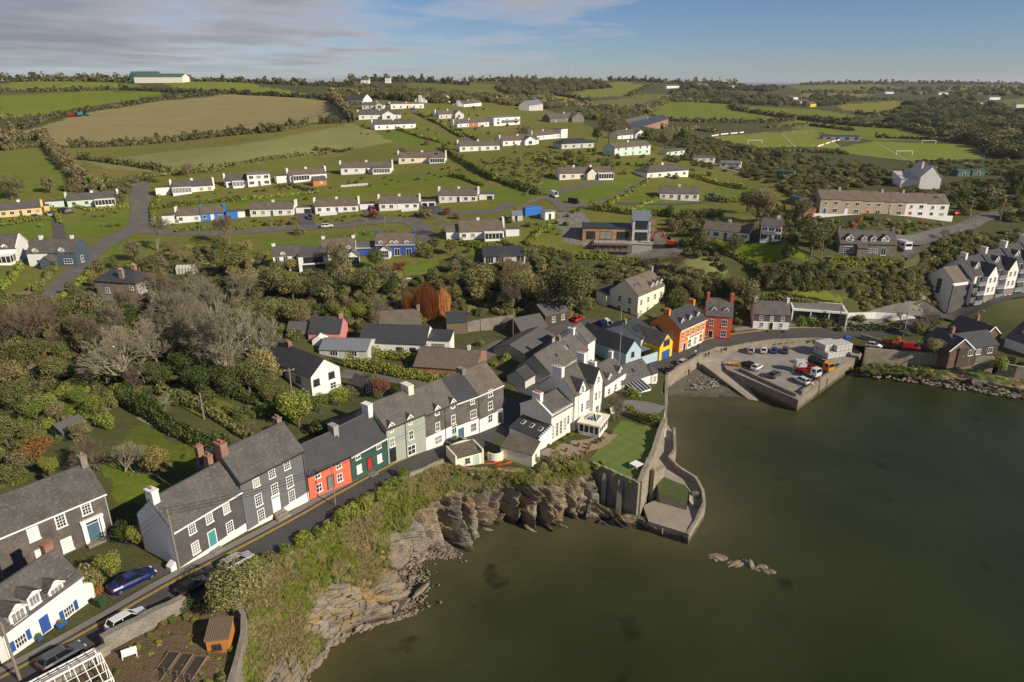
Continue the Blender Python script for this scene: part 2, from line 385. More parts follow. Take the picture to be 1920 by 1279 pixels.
# ------------------------------------------------------------------ ground
CLIFF=[
((330,1420),(520,1420),0.75),((405,1300),(560,1290),0.75),((452,1215),(600,1232),0.72),((468,1140),(655,1185),0.55),((482,1075),(742,1162),0.55),((540,1030),(778,1105),0.66),
((622,976),(768,1058),0.74),((700,926),(800,1046),0.66),((765,893),(838,1036),0.52),((832,872),(893,1034),0.34),((872,882),(935,993),0.40),
((940,886),(957,984),0.40),((1002,892),(1018,1004),0.2),((1052,874),(1078,985),0.50),((1106,874),(1122,972),0.12)]
TOPW=[G(*c[0])for c in CLIFF];FOOTW=[at(*c[1],0.0)for c in CLIFF]
SHORE=[p[:2]for p in TOPW]+[at(*q)[:2]for q in[(1196,905,7.2),(1205,893,7.2),(1234,806,7.2),(1249,780,6.0),(1245,735,4.5),(1250,702,3.6),(1280,690,3.4),(1316,668,3.2),(1340,657,3.2),(1400,647,3.2),(1500,642,3.3),(1580,645,3.4),(1617,657,3.6),(1700,664,3.8),(1856,672,4.0),(1872,683,4.0),(1930,690,4.0),(2100,700,4.0)]]
LAND=SHORE+[np.array(q)for q in[(300.,90.),(700.,100.),(9500.,300.),(9500.,9500.),(-9500.,9500.),(-9500.,-200.),(-20.,-200.),(-14.,10.)]]
def shore_dist(x,y):
 d=np.full(np.shape(x),1e9);P=SHORE
 for i in range(len(P)-1):
  a,b=P[i],P[i+1];e=b-a;L2=max(e@e,1e-6)
  s=np.clip(((x-a[0])*e[0]+(y-a[1])*e[1])/L2,0,1);d=np.minimum(d,np.hypot(x-a[0]-s*e[0],y-a[1]-s*e[1]))
 return d
GRASS=(0.113,0.132,0.021);LUSH=(0.135,0.180,0.027);STRAW=(0.29,0.245,0.108);OLIVE=(0.25,0.24,0.09);SCRUB=(0.088,0.092,0.034);EARTH=(0.130,0.095,0.055);GRAVEL=(0.230,0.210,0.185);GOLD=(0.240,0.185,0.070);WOODFLOOR=(0.065,0.060,0.026)
FIELDS=[
('hillside_grass',(0.171,0.167,0.036),[(-80,345),(250,330),(500,300),(640,285),(640,195),(900,190),(1010,200),(1110,240),(1270,285),(1440,335),(1520,400),(1440,400),(1340,470),(1050,480),(990,470),(800,490),(500,520),(300,470),(150,530),(-80,570)]),
('hillside_grass',(0.194,0.177,0.040),[(-100,282),(75,277),(130,275),(300,264),(560,233),(655,215),(640,200),(640,290),(300,335),(200,345),(-100,360)]),
('field',STRAW,[(45,245),(150,213),(300,190),(430,177),(560,182),(632,191),(655,220),(560,233),(430,249),(300,264),(200,272),(130,275),(60,262)]),
('field',(0.173,0.208,0.022),[(0,180),(140,171),(305,169),(300,178),(180,197),(60,217),(0,224)]),
('field',(0.194,0.232,0.031),[(0,158),(60,151),(180,152),(262,160),(225,168),(100,171),(0,174)]),
('field',(0.194,0.224,0.031),[(305,157),(400,152),(480,160),(575,176),(568,183),(440,173),(330,165)]),
('field',OLIVE,[(165,302),(300,286),(440,273),(560,252),(655,232),(740,246),(770,262),(620,287),(480,297),(400,316),(280,322),(200,316)]),
('field',(0.165,0.184,0.031),[(-60,287),(75,277),(128,318),(136,347),(60,358),(-60,345)]),
('field',(0.165,0.193,0.022),[(1205,214),(1250,191),(1368,193),(1376,205),(1452,217),(1438,229),(1300,229),(1212,222)]),
('field',(0.173,0.193,0.028),[(1372,199),(1530,205),(1604,216),(1592,226),(1446,212)]),
('field',(0.171,0.201,0.022),[(1460,227),(1520,222),(1700,241),(1790,263),(1640,263),(1500,244)]),
('field',GOLD,[(1508,174),(1640,177),(1600,187),(1500,186)]),
('field',(0.232,0.217,0.038),[(1570,195),(1682,189),(1722,200),(1650,216),(1580,206)]),
('field',(0.170,0.150,0.045),[(1106,190),(1200,177),(1272,177),(1240,190),(1190,207),(1108,200)]),
('field',(0.194,0.201,0.038),[(1045,176),(1150,154),(1218,158),(1172,178),(1080,183)]),
('field',(0.250,0.224,0.045),[(990,176),(1075,184),(1088,196),(1010,192)]),
('field',(0.145,0.155,0.031),[(760,157),(880,155),(1000,165),(985,182),(880,180),(770,168)]),
('field',(0.170,0.130,0.055),[(672,158),(720,160),(745,166),(700,172),(665,166)]),
('field',(0.155,0.169,0.031),[(1745,163),(1990,159),(1990,179),(1800,176)]),
('field',(0.150,0.125,0.050),[(1800,222),(1990,206),(1990,238),(1822,233)]),
('field',(0.165,0.169,0.038),[(1475,161),(1640,158),(1705,165),(1500,173)]),
('field',(0.155,0.169,0.031),[(1875,188),(1990,180),(1990,196),(1880,200)]),
('football_pitch',(0.222,0.244,0.038),[(1335,257),(1408,277),(1575,277),(1520,243)]),
('football_pitch',(0.203,0.240,0.036),[(1545,281),(1700,301),(1846,298),(1843,273),(1640,265)]),
('lawn',LUSH,[(670,232),(740,240),(868,264),(800,277),(742,268)]),
('lawn',LUSH,[(110,418),(240,400),(242,440),(122,446)]),('lawn',LUSH,[(-40,428),(40,412),(96,402),(97,447),(-40,452)]),
('lawn',LUSH,[(490,452),(640,438),(745,426),(745,444),(660,456),(492,470)]),
('lawn',(0.145,0.177,0.022),[(350,384),(480,372),(620,362),(760,328),(862,318),(875,338),(700,362),(540,378),(400,392)]),
('lawn',LUSH,[(905,352),(985,352),(1022,372),(960,391),(912,380)]),
('lawn',LUSH,[(985,342),(1046,330),(1052,350),(1130,346),(1190,333),(1205,345),(1142,374),(1060,378),(1000,360)]),
('lawn',LUSH,[(1165,386),(1222,345),(1244,380),(1310,388),(1345,383),(1335,392),(1180,400)]),
('lawn',LUSH,[(1330,350),(1400,340),(1440,352),(1400,368),(1340,362)]),
('lawn',LUSH,[(1450,330),(1510,336),(1512,352),(1460,348)]),
('lawn',(0.145,0.193,0.018),[(1335,453),(1500,462),(1516,488),(1420,497),(1372,478)]),
('lawn',OLIVE,[(1195,508),(1300,480),(1372,500),(1340,518),(1240,514)]),
('lawn',(0.155,0.184,0.026),[(1420,542),(1530,543),(1585,560),(1575,578),(1430,560)]),
('lawn',LUSH,[(425,577),(600,557),(622,574),(450,594)]),
('lawn',LUSH,[(180,450),(242,440),(300,455),(300,470),(190,475)]),
('lawn',LUSH,[(95,525),(160,505),(165,520),(110,545)]),
('lawn',LUSH,[(660,508),(820,488),(830,515),(700,525)]),
('lawn',LUSH,[(1000,425),(1080,420),(1050,440),(1000,440)]),
('lawn',(0.106,0.131,0.018),[(212,842),(270,786),(322,832),(372,832),(366,870),(330,880),(262,862)]),
('lawn',(0.125,0.163,0.020),[(188,870),(262,884),(338,925),(300,945),(222,942)]),
('lawn',(0.125,0.163,0.020),[(-80,872),(38,862),(55,900),(-80,945)]),('lawn',(0.097,0.124,0.018),[(58,765),(145,738),(135,776),(72,780)]),
('lawn',(0.165,0.163,0.034),[(330,742),(366,728),(442,762),(434,796),(360,772)]),
('building_plot',GRAVEL,[(1040,400),(1085,395),(1110,420),(1240,430),(1300,470),(1240,482),(1120,472),(1060,452)]),
('garden_bed',EARTH,[(20,1320),(150,1240),(330,1150),(440,1140),(452,1210),(405,1300),(300,1400)]),
('yard',(0.205,0.183,0.162),[(610,790),(690,770),(740,800),(700,830),(640,820)]),
('woodland_floor',WOODFLOOR,[(-200,560),(180,590),(420,590),(520,640),(500,760),(400,720),(250,720),(130,740),(-200,760)]),
('woodland_floor',WOODFLOOR,[(430,520),(700,520),(1000,500),(1130,540),(1100,580),(900,590),(700,590),(450,600)]),
]
def build_ground():
 land=inpoly(GX,GY,LAND)
 cov=np.zeros(GX.shape+(3,));cov[:]=SCRUB
 reg=np.zeros(GX.shape,int)
 rr=np.exp(_ll)[...,None];q=np.stack([_tt*60,_ll*60,_ll*0],-1)
 wob=[0.0045*rr[...,0]*fbm(q+k*7.7,3)for k in(0,1)]
 for k,(nm,c,px)in enumerate(FIELDS):
  P=[G(a,b,3000)[:2]for a,b in px]
  ins=inpoly(GX+wob[0],GY+wob[1],P);cov[ins]=c;reg[ins]=k+1
 V=np.stack([GX,GY,HG],-1).reshape(-1,3)
 i,j=np.meshgrid(np.arange(NT-1),np.arange(NR-1),indexing='ij')
 F=np.stack([i*NR+j,i*NR+j+1,(i+1)*NR+j+1,(i+1)*NR+j],-1).reshape(-1,4)[:,::-1]
 ok=land.ravel()[F].all(1);F=F[ok];rf=reg.ravel()[F];rid=np.where((rf==rf[:,:1]).all(1),rf[:,0],rf.min(1))
 cv=cov.reshape(-1,3)
 for k in range(len(FIELDS)+1):
  f=F[rid==k]
  if len(f)==0:continue
  u,inv=np.unique(f,return_inverse=True)
  me=np_mesh('ground'if k==0 else FIELDS[k-1][0],V[u],inv.reshape(-1,4),M_GROUND if not(k and FIELDS[k-1][0]in('building_plot','yard'))else M_DIRT,smooth=True)
  vcol(me,'cover',cv[u]);o=bpy.data.objects.new(me.name,me);structure(link(o))
def ground_mat():
 m,nt,N,L,B=_new('ground_cover');at_=N.new('ShaderNodeVertexColor');at_.layer_name='cover'
 p=N.new('ShaderNodeNewGeometry').outputs['Position']
 a=_noise(N,L,p,0.045,6,0.65);b=_noise(N,L,p,0.6,6,0.65);c=_noise(N,L,p,5.0,3)
 mp=N.new('ShaderNodeMapping');mp.inputs['Rotation'].default_value=(0,0,R(28));mp.inputs['Scale'].default_value=(0.02,0.5,0.5);L.new(p,mp.inputs[0])
 s=_noise(N,L,mp.outputs[0],1.0,4,0.6)
 col=_mix(N,L,_ramp(N,L,a,[(0.32,(0.6,0.6,0.6)),(0.55,(0,0,0))]),at_.outputs[0],_mix(N,L,1.0,at_.outputs[0],(0.72,0.82,0.75),'MULTIPLY'))
 col=_mix(N,L,_ramp(N,L,b,[(0.5,(0,0,0)),(0.72,(0.55,0.55,0.55))]),col,_mix(N,L,1.0,col,(1.5,1.25,1.35),'MULTIPLY'))
 col=_mix(N,L,_ramp(N,L,s,[(0.4,(0.4,0.4,0.4)),(0.6,(0,0,0))]),col,_mix(N,L,1.0,col,(0.7,0.72,0.7),'MULTIPLY'))
 col=_mix(N,L,_ramp(N,L,c,[(0.35,(0.5,0.5,0.5)),(0.6,(0,0,0))]),col,_mix(N,L,1.0,col,(0.6,0.62,0.55),'MULTIPLY'))
 L.new(col,B.inputs['Base Color']);B.inputs['Roughness'].default_value=0.9;B.inputs['Specular IOR Level'].default_value=0.15
 ad=N.new('ShaderNodeMath');ad.operation='ADD';L.new(b,ad.inputs[0]);L.new(c,ad.inputs[1])
 _bump(N,L,ad.outputs[0],0.25,B,0.7);return m
def dirt_mat():
 m,nt,N,L,B=_new('bare_ground');at_=N.new('ShaderNodeVertexColor');at_.layer_name='cover';p=N.new('ShaderNodeNewGeometry').outputs['Position']
 a=_noise(N,L,p,0.35,7,0.65);b=_noise(N,L,p,3,5)
 col=_mix(N,L,_ramp(N,L,a,[(0.35,(0.8,0.8,0.8)),(0.6,(0,0,0))]),at_.outputs[0],(0.12,0.1,0.075))
 col=_mix(N,L,_ramp(N,L,b,[(0.4,(0.5,0.5,0.5)),(0.6,(0,0,0))]),col,(0.09,0.085,0.06))
 L.new(col,B.inputs['Base Color']);B.inputs['Roughness'].default_value=0.95;_bump(N,L,b,0.08,B);return m
M_GROUND=ground_mat();M_DIRT=dirt_mat()
build_ground()
# ------------------------------------------------------------------ sea
def water_mat():
 m,nt,N,L,B=_new('sea_water');at_=N.new('ShaderNodeVertexColor');at_.layer_name='cover';p=N.new('ShaderNodeNewGeometry').outputs['Position']
 a=_noise(N,L,p,0.06,6,0.6);w=_noise(N,L,p,0.11,5,0.55)
 col=_mix(N,L,_ramp(N,L,a,[(0.35,(0.7,0.7,0.7)),(0.6,(0,0,0))]),at_.outputs[0],_mix(N,L,1.0,at_.outputs[0],(0.6,0.65,0.6),'MULTIPLY'))
 col=_mix(N,L,_ramp(N,L,w,[(0.27,(0.75,0.75,0.75)),(0.36,(0,0,0))]),col,(0.006,0.007,0.003))
 L.new(col,B.inputs['Base Color']);B.inputs['Roughness'].default_value=0.2;B.inputs['IOR'].default_value=1.33;B.inputs['Specular IOR Level'].default_value=0.26
 mp=N.new('ShaderNodeMapping');mp.inputs['Rotation'].default_value=(0,0,R(-35));mp.inputs['Scale'].default_value=(0.5,1.3,1);L.new(p,mp.inputs[0])
 r1=_noise(N,L,mp.outputs[0],0.9,6,0.6);r2=_noise(N,L,p,0.08,3)
 mu=N.new('ShaderNodeMath');mu.operation='MULTIPLY';L.new(r1,mu.inputs[0]);L.new(r2,mu.inputs[1])
 _bump(N,L,mu.outputs[0],0.5,B,0.5);return m
def build_sea():
 nt,nr=300,260
 th=np.linspace(R(-75),R(75),nt);lr=np.linspace(math.log(12.),math.log(40000.),nr)
 t,l=np.meshgrid(th,lr,indexing='ij');x=np.sin(t)*np.exp(l);y=np.cos(t)*np.exp(l)
 i,j=np.meshgrid(np.arange(nt-1),np.arange(nr-1),indexing='ij')
 F=np.stack([i*nr+j,(i+1)*nr+j,(i+1)*nr+j+1,i*nr+j+1],-1).reshape(-1,4)
 d=np.full(x.shape,1e9);P=[f[:2]for f in FOOTW]+[at(*q)[:2]for q in[(1205,985,0),(1290,1018,0),(1322,948,0),(1268,870,0),(1256,760,0),(1256,744,0),(1300,752,0),(1410,752,0)]]
 for k in range(len(P)-1):
  a,b=P[k],P[k+1];e=b-a;s=np.clip(((x-a[0])*e[0]+(y-a[1])*e[1])/(e@e),0,1);d=np.minimum(d,np.hypot(x-a[0]-s*e[0],y-a[1]-s*e[1]))
 k=np.exp(-np.clip(d,0,100)/7.0)[...,None];k2=np.exp(-np.clip(d,0,200)/30.0)[...,None]
 deep=np.array((0.0235,0.0320,0.0095));mid=np.array((0.034,0.041,0.0125));shal=np.array((0.088,0.076,0.037))
 c=deep*(1-k2)+mid*k2;c=c*(1-k)+shal*k
 me=np_mesh('sea',np.stack([x,y,np.zeros_like(x)],-1).reshape(-1,3),F,water_mat(),smooth=True);vcol(me,'cover',c.reshape(-1,3))
 structure(link(bpy.data.objects.new('sea',me)))
build_sea()
# ------------------------------------------------------------------ cliff
def resample(pts,n):
 P=np.array(pts);d=np.r_[0,np.cumsum(np.linalg.norm(np.diff(P,axis=0),axis=1))];t=np.linspace(0,d[-1],n)
 return np.stack([np.interp(t,d,P[:,k])for k in range(P.shape[1])],-1)
STRATA=np.array((0.62,0.55,0.56));STRATA=STRATA/np.linalg.norm(STRATA)
def rock_mat():
 m,nt,N,L,B=_new('cliff_face');at_=N.new('ShaderNodeVertexColor');at_.layer_name='cover';p=N.new('ShaderNodeNewGeometry').outputs['Position']
 mp=N.new('ShaderNodeMapping');mp.inputs['Rotation'].default_value=(R(25),R(-38),R(40));mp.inputs['Scale'].default_value=(0.35,0.5,3.2);L.new(p,mp.inputs[0])
 s=_noise(N,L,mp.outputs[0],1.0,8,0.65);a=_noise(N,L,p,1.6,6,0.65)
 col=_mix(N,L,_ramp(N,L,s,[(0.40,(0.95,0.95,0.95)),(0.5,(0,0,0))]),at_.outputs[0],_mix(N,L,1.0,at_.outputs[0],(0.45,0.43,0.40),'MULTIPLY'))
 col=_mix(N,L,_ramp(N,L,a,[(0.5,(0,0,0)),(0.75,(0.7,0.7,0.7))]),col,_mix(N,L,1.0,col,(1.6,1.5,1.4),'MULTIPLY'))
 L.new(col,B.inputs['Base Color']);B.inputs['Roughness'].default_value=0.85
 ad=N.new('ShaderNodeMath');ad.operation='ADD';L.new(s,ad.inputs[0]);L.new(a,ad.inputs[1]);_bump(N,L,ad.outputs[0],0.5,B,0.9);return m
M_ROCK=rock_mat()
def cliff_grid(T,F,veg,nu,nv,name,apron=2.0,amp=1.0,gully=0):
 T=resample(np.c_[np.array(T),np.array(veg)],nu);Fd=resample(F,nu)
 # match by parameter of the control points rather than arc length
 v=np.linspace(0,1,nv)[None,:,None]
 Tp=T[:,None,:3];Fp=Fd[:,None,:]
 P=Tp*(1-v)+Fp*v
 vg=T[:,3][:,None]
 vv=v[...,0]
 h=Tp[...,2]
 # the upper face leans back, the lower face stands steep
 bk=np.clip(1.55*vg-.42,.04,.62)
 prof=np.where(vv<vg,vv*bk/np.maximum(vg,.01),bk+(vv-vg)/(1-vg)*(1-bk))
 prof=0.7*prof+0.3*vv
 z=h*(1-prof)+(-0.6)*prof
 P[...,2]=z
 out=(Fp-Tp)[...,:2];out=out/np.maximum(np.linalg.norm(out,axis=-1,keepdims=True),.1)
 n3=fbm(P*0.16,4);rk=np.clip((vv-vg*(0.92+0.5*n3))/0.16,0,1)
 env=np.clip(vv/0.06,0,1)*np.clip((1.02-vv)/0.03,0.25,1)
 s=P@STRATA;saw=(s*0.27+1.1*fbm(P*0.10,4))%1.0;saw2=(s*0.85+0.9*fbm(P*0.22+9,4))%1.0
 disp=rk*(2.3*(saw-0.5)+0.95*(saw2-0.5)+1.1*fbm(P*0.33+3,4))+(1-rk)*0.55*fbm(P*0.45+5,4)
 if gully:
  q=np.linspace(0,gully,nu)[:,None]
  for g0,w0,d0 in((4.6,.12,1.3),(5.7,.10,1.6),(6.6,.14,1.3),(7.6,.12,2.0),(8.45,.16,3.2),(9.15,.10,2.2),(9.75,.17,3.4),(10.35,.10,2.4),(10.9,.2,3.8),(11.5,.11,2.6),(12.1,.15,3.0),(12.9,.12,2.0),(13.5,.16,3.0)):
   sh=(vv-.7)*.35;disp=disp-d0*np.exp(-((q-g0+sh)/w0)**2)*np.clip((vv-.38)/.2,0,1)
 disp=disp*env*amp
 P[...,0]+=out[...,0]*disp*0.8;P[...,1]+=out[...,1]*disp*0.8;P[...,2]+=disp*0.45*(vv>0.03)*np.clip((1-vv)/.15,0,1)
 # colours that belong to the plants and to the stone
 n1=fbm(P*0.22+31,4)[...,None];n2=fbm(P*0.6+11,4)[...,None];n4=fbm(P*0.09+51,3)[...,None]
 green=np.array((0.085,0.115,0.018));straw=np.array((0.27,0.20,0.085));dk=np.array((0.05,0.055,0.018))
 veg_c=np.where(n1+0.5*n2>0.12,straw,np.where(n2<-0.45,dk,green))
 stone=np.array((0.205,0.172,0.135));tan=np.array((0.265,0.212,0.148));ochre=np.array((0.30,0.21,0.085));pale=np.array((0.27,0.24,0.195));wet=np.array((0.055,0.05,0.035))
 rc=np.where(n4>0.05,tan,stone);rc=np.where((n2>0.5)&(vv[...,None]<.86),ochre,rc);rc=np.where(n1<-0.5,pale,rc)
 wl=np.clip((1.1+0.5*n1-P[...,2:3])/0.6,0,1);rc=rc*(1-wl)+wet*wl
 c=veg_c*(1-rk[...,None])+rc*rk[...,None]
 if apron:
  A=P[:,:1].copy();A[...,:2]-=out[...,:2]*apron;A[...,2]=H(A[...,0],A[...,1])+0.04
  P=np.concatenate([A,P],1);c=np.concatenate([c[:,:1],c],1);nv+=1
 i,j=np.meshgrid(np.arange(nu-1),np.arange(nv-1),indexing='ij')
 Fq=np.stack([i*nv+j,i*nv+j+1,(i+1)*nv+j+1,(i+1)*nv+j],-1).reshape(-1,4)
 me=np_mesh(name,P.reshape(-1,3),Fq,M_ROCK,smooth=False);vcol(me,'cover',c.reshape(-1,3))
 o=structure(link(bpy.data.objects.new(name,me)));return o,P,rk
def dens(pts,k=8):
 P=np.array(pts,float);n=len(P);t=np.linspace(0,n-1,(n-1)*k+1);return np.stack([np.interp(t,np.arange(n),P[:,q])for q in range(P.shape[1])],-1)
cliff,CL_P,CL_RK=None,None,None
def build_cliff():
 global cliff,CL_P,CL_RK
 T=dens(np.c_[np.array(TOPW),np.array([c[2]for c in CLIFF])],30);F=dens(FOOTW,30)
 nu=len(T)
 o,P,rk=cliff_grid(T[:,:3],F,T[:,3],nu,90,'cliff',gully=14)
 cliff,CL_P,CL_RK=o,P,rk
_rs=resample
def resample(pts,n):
 return np.array(pts)if len(pts)==n else _rs(pts,n)
build_cliff()
# ------------------------------------------------------------------ roads, lanes, drives
ROADS=[]
def draped(name,cl,width,mat,dz=0.07,seg=1.2,cross=5,px=True,zs=None):
 P=np.array([G(*q,3000)[:2]for q in cl])if px else np.array(cl,float)
 # smooth the centre line
 for _ in range(2):
  Q=[P[0]]
  for a,b in zip(P[:-1],P[1:]):Q+=[a*.75+b*.25,a*.25+b*.75]
  P=np.array(Q+[P[-1]])
 L=np.linalg.norm(np.diff(P,axis=0),axis=1).sum();n=max(4,int(L/seg));P=_rs(P,n)
 t=np.gradient(P,axis=0);t/=np.linalg.norm(t,axis=1,keepdims=True)+1e-9;nn=np.stack([t[:,1],-t[:,0]],-1)
 w=np.interp(np.linspace(0,1,n),np.linspace(0,1,len(width)),width)if isinstance(width,(list,tuple))else np.full(n,width)
 o=np.linspace(-0.5,0.5,cross)
 X=P[:,None,:]+nn[:,None,:]*(o[None,:,None]*w[:,None,None])
 Z=H(X[...,0],X[...,1])
 Z=np.minimum(np.maximum(Z,Z.mean(1,keepdims=True)-0.4),Z+5)+dz
 if name in('street','road','lane','drive','yard','patio'):ROADS.append((P,float(np.max(w))))
 V=np.concatenate([X,Z[...,None]],-1).reshape(-1,3)
 i,j=np.meshgrid(np.arange(n-1),np.arange(cross-1),indexing='ij')
 F=np.stack([i*cross+j,i*cross+j+1,(i+1)*cross+j+1,(i+1)*cross+j],-1).reshape(-1,4)
 me=np_mesh(name,V,F,mat,smooth=True);ob=structure(link(bpy.data.objects.new(name,me)));return ob,P,nn,w
def tarmac(name,c=(0.052,0.05,0.05)):
 m,nt,N,L,B=_new(name);p=N.new('ShaderNodeNewGeometry').outputs['Position']
 a=_noise(N,L,p,0.25,6,0.6);b=_noise(N,L,p,6,4)
 col=_ramp(N,L,a,[(0.3,_sc(c,0.72)),(0.55,c),(0.75,_sc(c,1.4))]);col=_mix(N,L,0.3,col,_ramp(N,L,b,[(0.3,_sc(c,0.6)),(0.7,_sc(c,1.5))]))
 L.new(col,B.inputs['Base Color']);B.inputs['Roughness'].default_value=0.85;_bump(N,L,b,0.02,B,0.4);return m
M_TAR=tarmac('street_tarmac');M_TAR2=tarmac('old_tarmac',(0.115,0.105,0.095));M_DRIVE=tarmac('drive_tarmac',(0.075,0.068,0.066));M_PAVE=tarmac('footpath_concrete',(0.17,0.155,0.14));M_TRACK=tarmac('gravel_track',(0.2,0.17,0.135))
M_YEL=plain('yellow_road_paint',(0.52,0.36,0.05),0.7);M_WHT=plain('white_road_paint',(0.7,0.69,0.66),0.7)
STREET=[(-160,1385),(20,1290),(180,1203),(332,1112),(470,1042),(575,983),(655,935),(741,887),(820,852),(890,829),(935,806),(958,776),(966,750)]
st,ST_P,ST_N,ST_W=draped('street',STREET,[5.4,5.4,5.4,5.4,5.4,5.3,5.1,4.8,4.6,4.6,4.6,4.6],M_TAR,0.08)
def offset_strip(P,nn,off,w,name,mat,dz):
 draped(name,P+nn*off,w,mat,dz,cross=3,px=False)
offset_strip(ST_P,ST_N,-2.95,0.9,'footpath',M_PAVE,0.17)
for q in(-2.12,-1.9):offset_strip(ST_P,ST_N,q,0.1,'yellow_line',M_YEL,0.095)
QROAD=[(975,735),(1060,725),(1180,712),(1228,696),(1275,668),(1320,650),(1372,637),(1450,629),(1540,627),(1620,625),(1700,612),(1775,592),(1850,566),(1905,546),(1990,515)]
qr,QR_P,QR_N,QR_W=draped('road',QROAD,[5,5,6,6.5,6.0,6,6,6,6.4,6.4],M_TAR,0.09)
k0=int(len(QR_P)*0.30)
for q in(-2.7,-2.45):offset_strip(QR_P[k0:],QR_N[k0:],q,0.11,'yellow_line',M_YEL,0.11)
offset_strip(QR_P[k0:],QR_N[k0:],-3.9,1.4,'footpath',M_PAVE,0.18)
LANES=[
('lane',[(262,345),(262,372),(266,400),(258,428),(210,448),(165,482),(120,525),(90,560),(40,600)],[7,7,7,7,5.5,4.5,4,4],M_TAR2),
('lane',[(255,432),(310,438),(400,438),(490,432),(610,424),(720,416),(765,412),(800,432),(800,455)],[5,5,5,5,5,5,6,5],M_TAR2),
('lane',[(765,414),(800,406),(860,400),(930,398),(960,380)],4.5,M_TAR2),
('lane',[(740,190),(780,212),(830,235),(880,262),(900,275)],5,M_TAR2),
('lane',[(1020,372),(1060,356),(1100,346),(1130,340)],4,M_TAR2),
('lane',[(1052,384),(1080,388),(1130,382),(1180,360),(1215,336)],4.2,M_TAR2),
('lane',[(1060,396),(1040,375),(1020,370),(985,388)],4,M_TAR2),
('lane',[(1640,460),(1700,453),(1760,440),(1820,420),(1850,405),(1930,395)],5,M_TAR2),
('lane',[(1320,300),(1360,320),(1480,330)],3,M_TRACK),
('drive',[(105,410),(110,428),(112,446)],3.4,M_DRIVE),
('drive',[(562,398),(572,412),(580,428)],5,M_DRIVE),('drive',[(690,392),(700,404),(712,416)],5,M_DRIVE),('drive',[(806,385),(820,395),(832,402)],4.5,M_DRIVE),
('drive',[(640,425),(662,418),(680,412)],3,M_DRIVE),
('drive',[(1130,380),(1215,384),(1340,378),(1352,372)],3,M_DRIVE),
('drive',[(1690,478),(1700,468),(1715,458)],6,M_DRIVE),('drive',[(1625,600),(1660,588),(1735,592)],4,M_PAVE),
('lane',[(868,690),(915,660),(950,640),(1010,655)],4.5,M_TAR2),('lane',[(640,700),(760,712),(820,725),(900,760)],4.2,M_TAR2),
('yard',[(1000,655),(1080,612),(1150,618),(1180,640)],9,M_DRIVE),
('garden_path',[(262,782),(300,800),(350,825),(372,836)],1.4,M_TRACK),('garden_path',[(50,770),(110,744),(150,742),(205,770)],0.9,M_TRACK),
('garden_path',[(640,735),(672,716),(700,700)],2,M_PAVE),
]
for nm,cl,w,mt in LANES:draped(nm,cl,w,mt,0.10 if nm!='garden_path'else 0.06,cross=4)
# ------------------------------------------------------------------ building materials
M_SLATE=bricks('grey_slates',(0.072,0.065,0.061),(0.112,0.100,0.092),(0.03,0.028,0.026),0.30,0.19,0.6,0.008,(0.2,0.19,0.15))
M_SLATE_D=bricks('charcoal_slates',(0.038,0.039,0.042),(0.056,0.057,0.060),(0.03,0.03,0.032),0.30,0.2,0.5,0.006,None,0.012,depth=0.2)
M_SLATE_B=bricks('weathered_brown_slates',(0.108,0.088,0.070),(0.155,0.126,0.10),(0.05,0.042,0.034),0.30,0.2,0.75,0.01,(0.24,0.2,0.13))
M_SLATE_M=bricks('greyish_brown_slates',(0.092,0.080,0.071),(0.128,0.112,0.098),(0.04,0.036,0.032),0.30,0.2,0.7,0.008,(0.2,0.18,0.14))
M_TILE=bricks('brown_concrete_tiles',(0.118,0.092,0.070),(0.158,0.124,0.095),(0.07,0.055,0.045),0.33,0.34,0.8,0.02,(0.22,0.19,0.13))
M_TILE_G=bricks('grey_concrete_tiles',(0.085,0.074,0.067),(0.118,0.104,0.094),(0.06,0.055,0.05),0.33,0.34,0.8,0.02,None)
M_SHANG=bricks('slate_hung_wall',(0.075,0.068,0.070),(0.105,0.094,0.094),(0.05,0.045,0.045),0.26,0.17,0.7,0.008,None,0.012)
M_SHANG_B=bricks('brownish_slate_hung_wall',(0.10,0.085,0.078),(0.155,0.13,0.115),(0.06,0.05,0.045),0.3,0.2,0.8,0.01,None,0.015,depth=0.55)
M_STONE=bricks('rubble_stone',(0.20,0.175,0.145),(0.30,0.265,0.22),(0.17,0.155,0.13),0.48,0.22,0.9,0.03,None,0.05)
M_STONE_D=bricks('dark_rubble_stone',(0.15,0.13,0.11),(0.235,0.21,0.18),(0.14,0.125,0.105),0.5,0.22,0.9,0.03,(0.24,0.21,0.13),0.05)
M_BRICK=bricks('red_bricks',(0.27,0.115,0.07),(0.36,0.17,0.105),(0.3,0.26,0.22),0.23,0.075,0.85,0.012)
M_BRICK_D=bricks('dark_brown_bricks',(0.12,0.065,0.045),(0.17,0.095,0.065),(0.14,0.12,0.1),0.23,0.075,0.85,0.012)
M_CLAD=bricks('timber_cladding',(0.33,0.19,0.085),(0.42,0.26,0.12),(0.12,0.07,0.03),6.0,0.14,0.75,0.01)
M_WHITE=render_wall('white_render',(0.72,0.71,0.68),0.3);M_CREAM=render_wall('cream_render',(0.74,0.68,0.52),0.3);M_CREAM2=render_wall('pale_cream_render',(0.72,0.68,0.58),0.35)
M_GREYW=render_wall('pale_grey_render',(0.5,0.49,0.465),0.5);M_DGREY=render_wall('dark_grey_render',(0.115,0.118,0.125),0.25)
M_CORAL=render_wall('coral_red_render',(0.58,0.125,0.066),0.2);M_DGREEN=render_wall('dark_green_render',(0.022,0.075,0.055),0.25);M_SAGE=render_wall('sage_grey_render',(0.30,0.325,0.275),0.3)
M_ORANGE=render_wall('orange_render',(0.63,0.205,0.04),0.2);M_RED=render_wall('brick_red_render',(0.5,0.095,0.05),0.2);M_YELLOW=render_wall('yellow_render',(0.72,0.46,0.02),0.2)
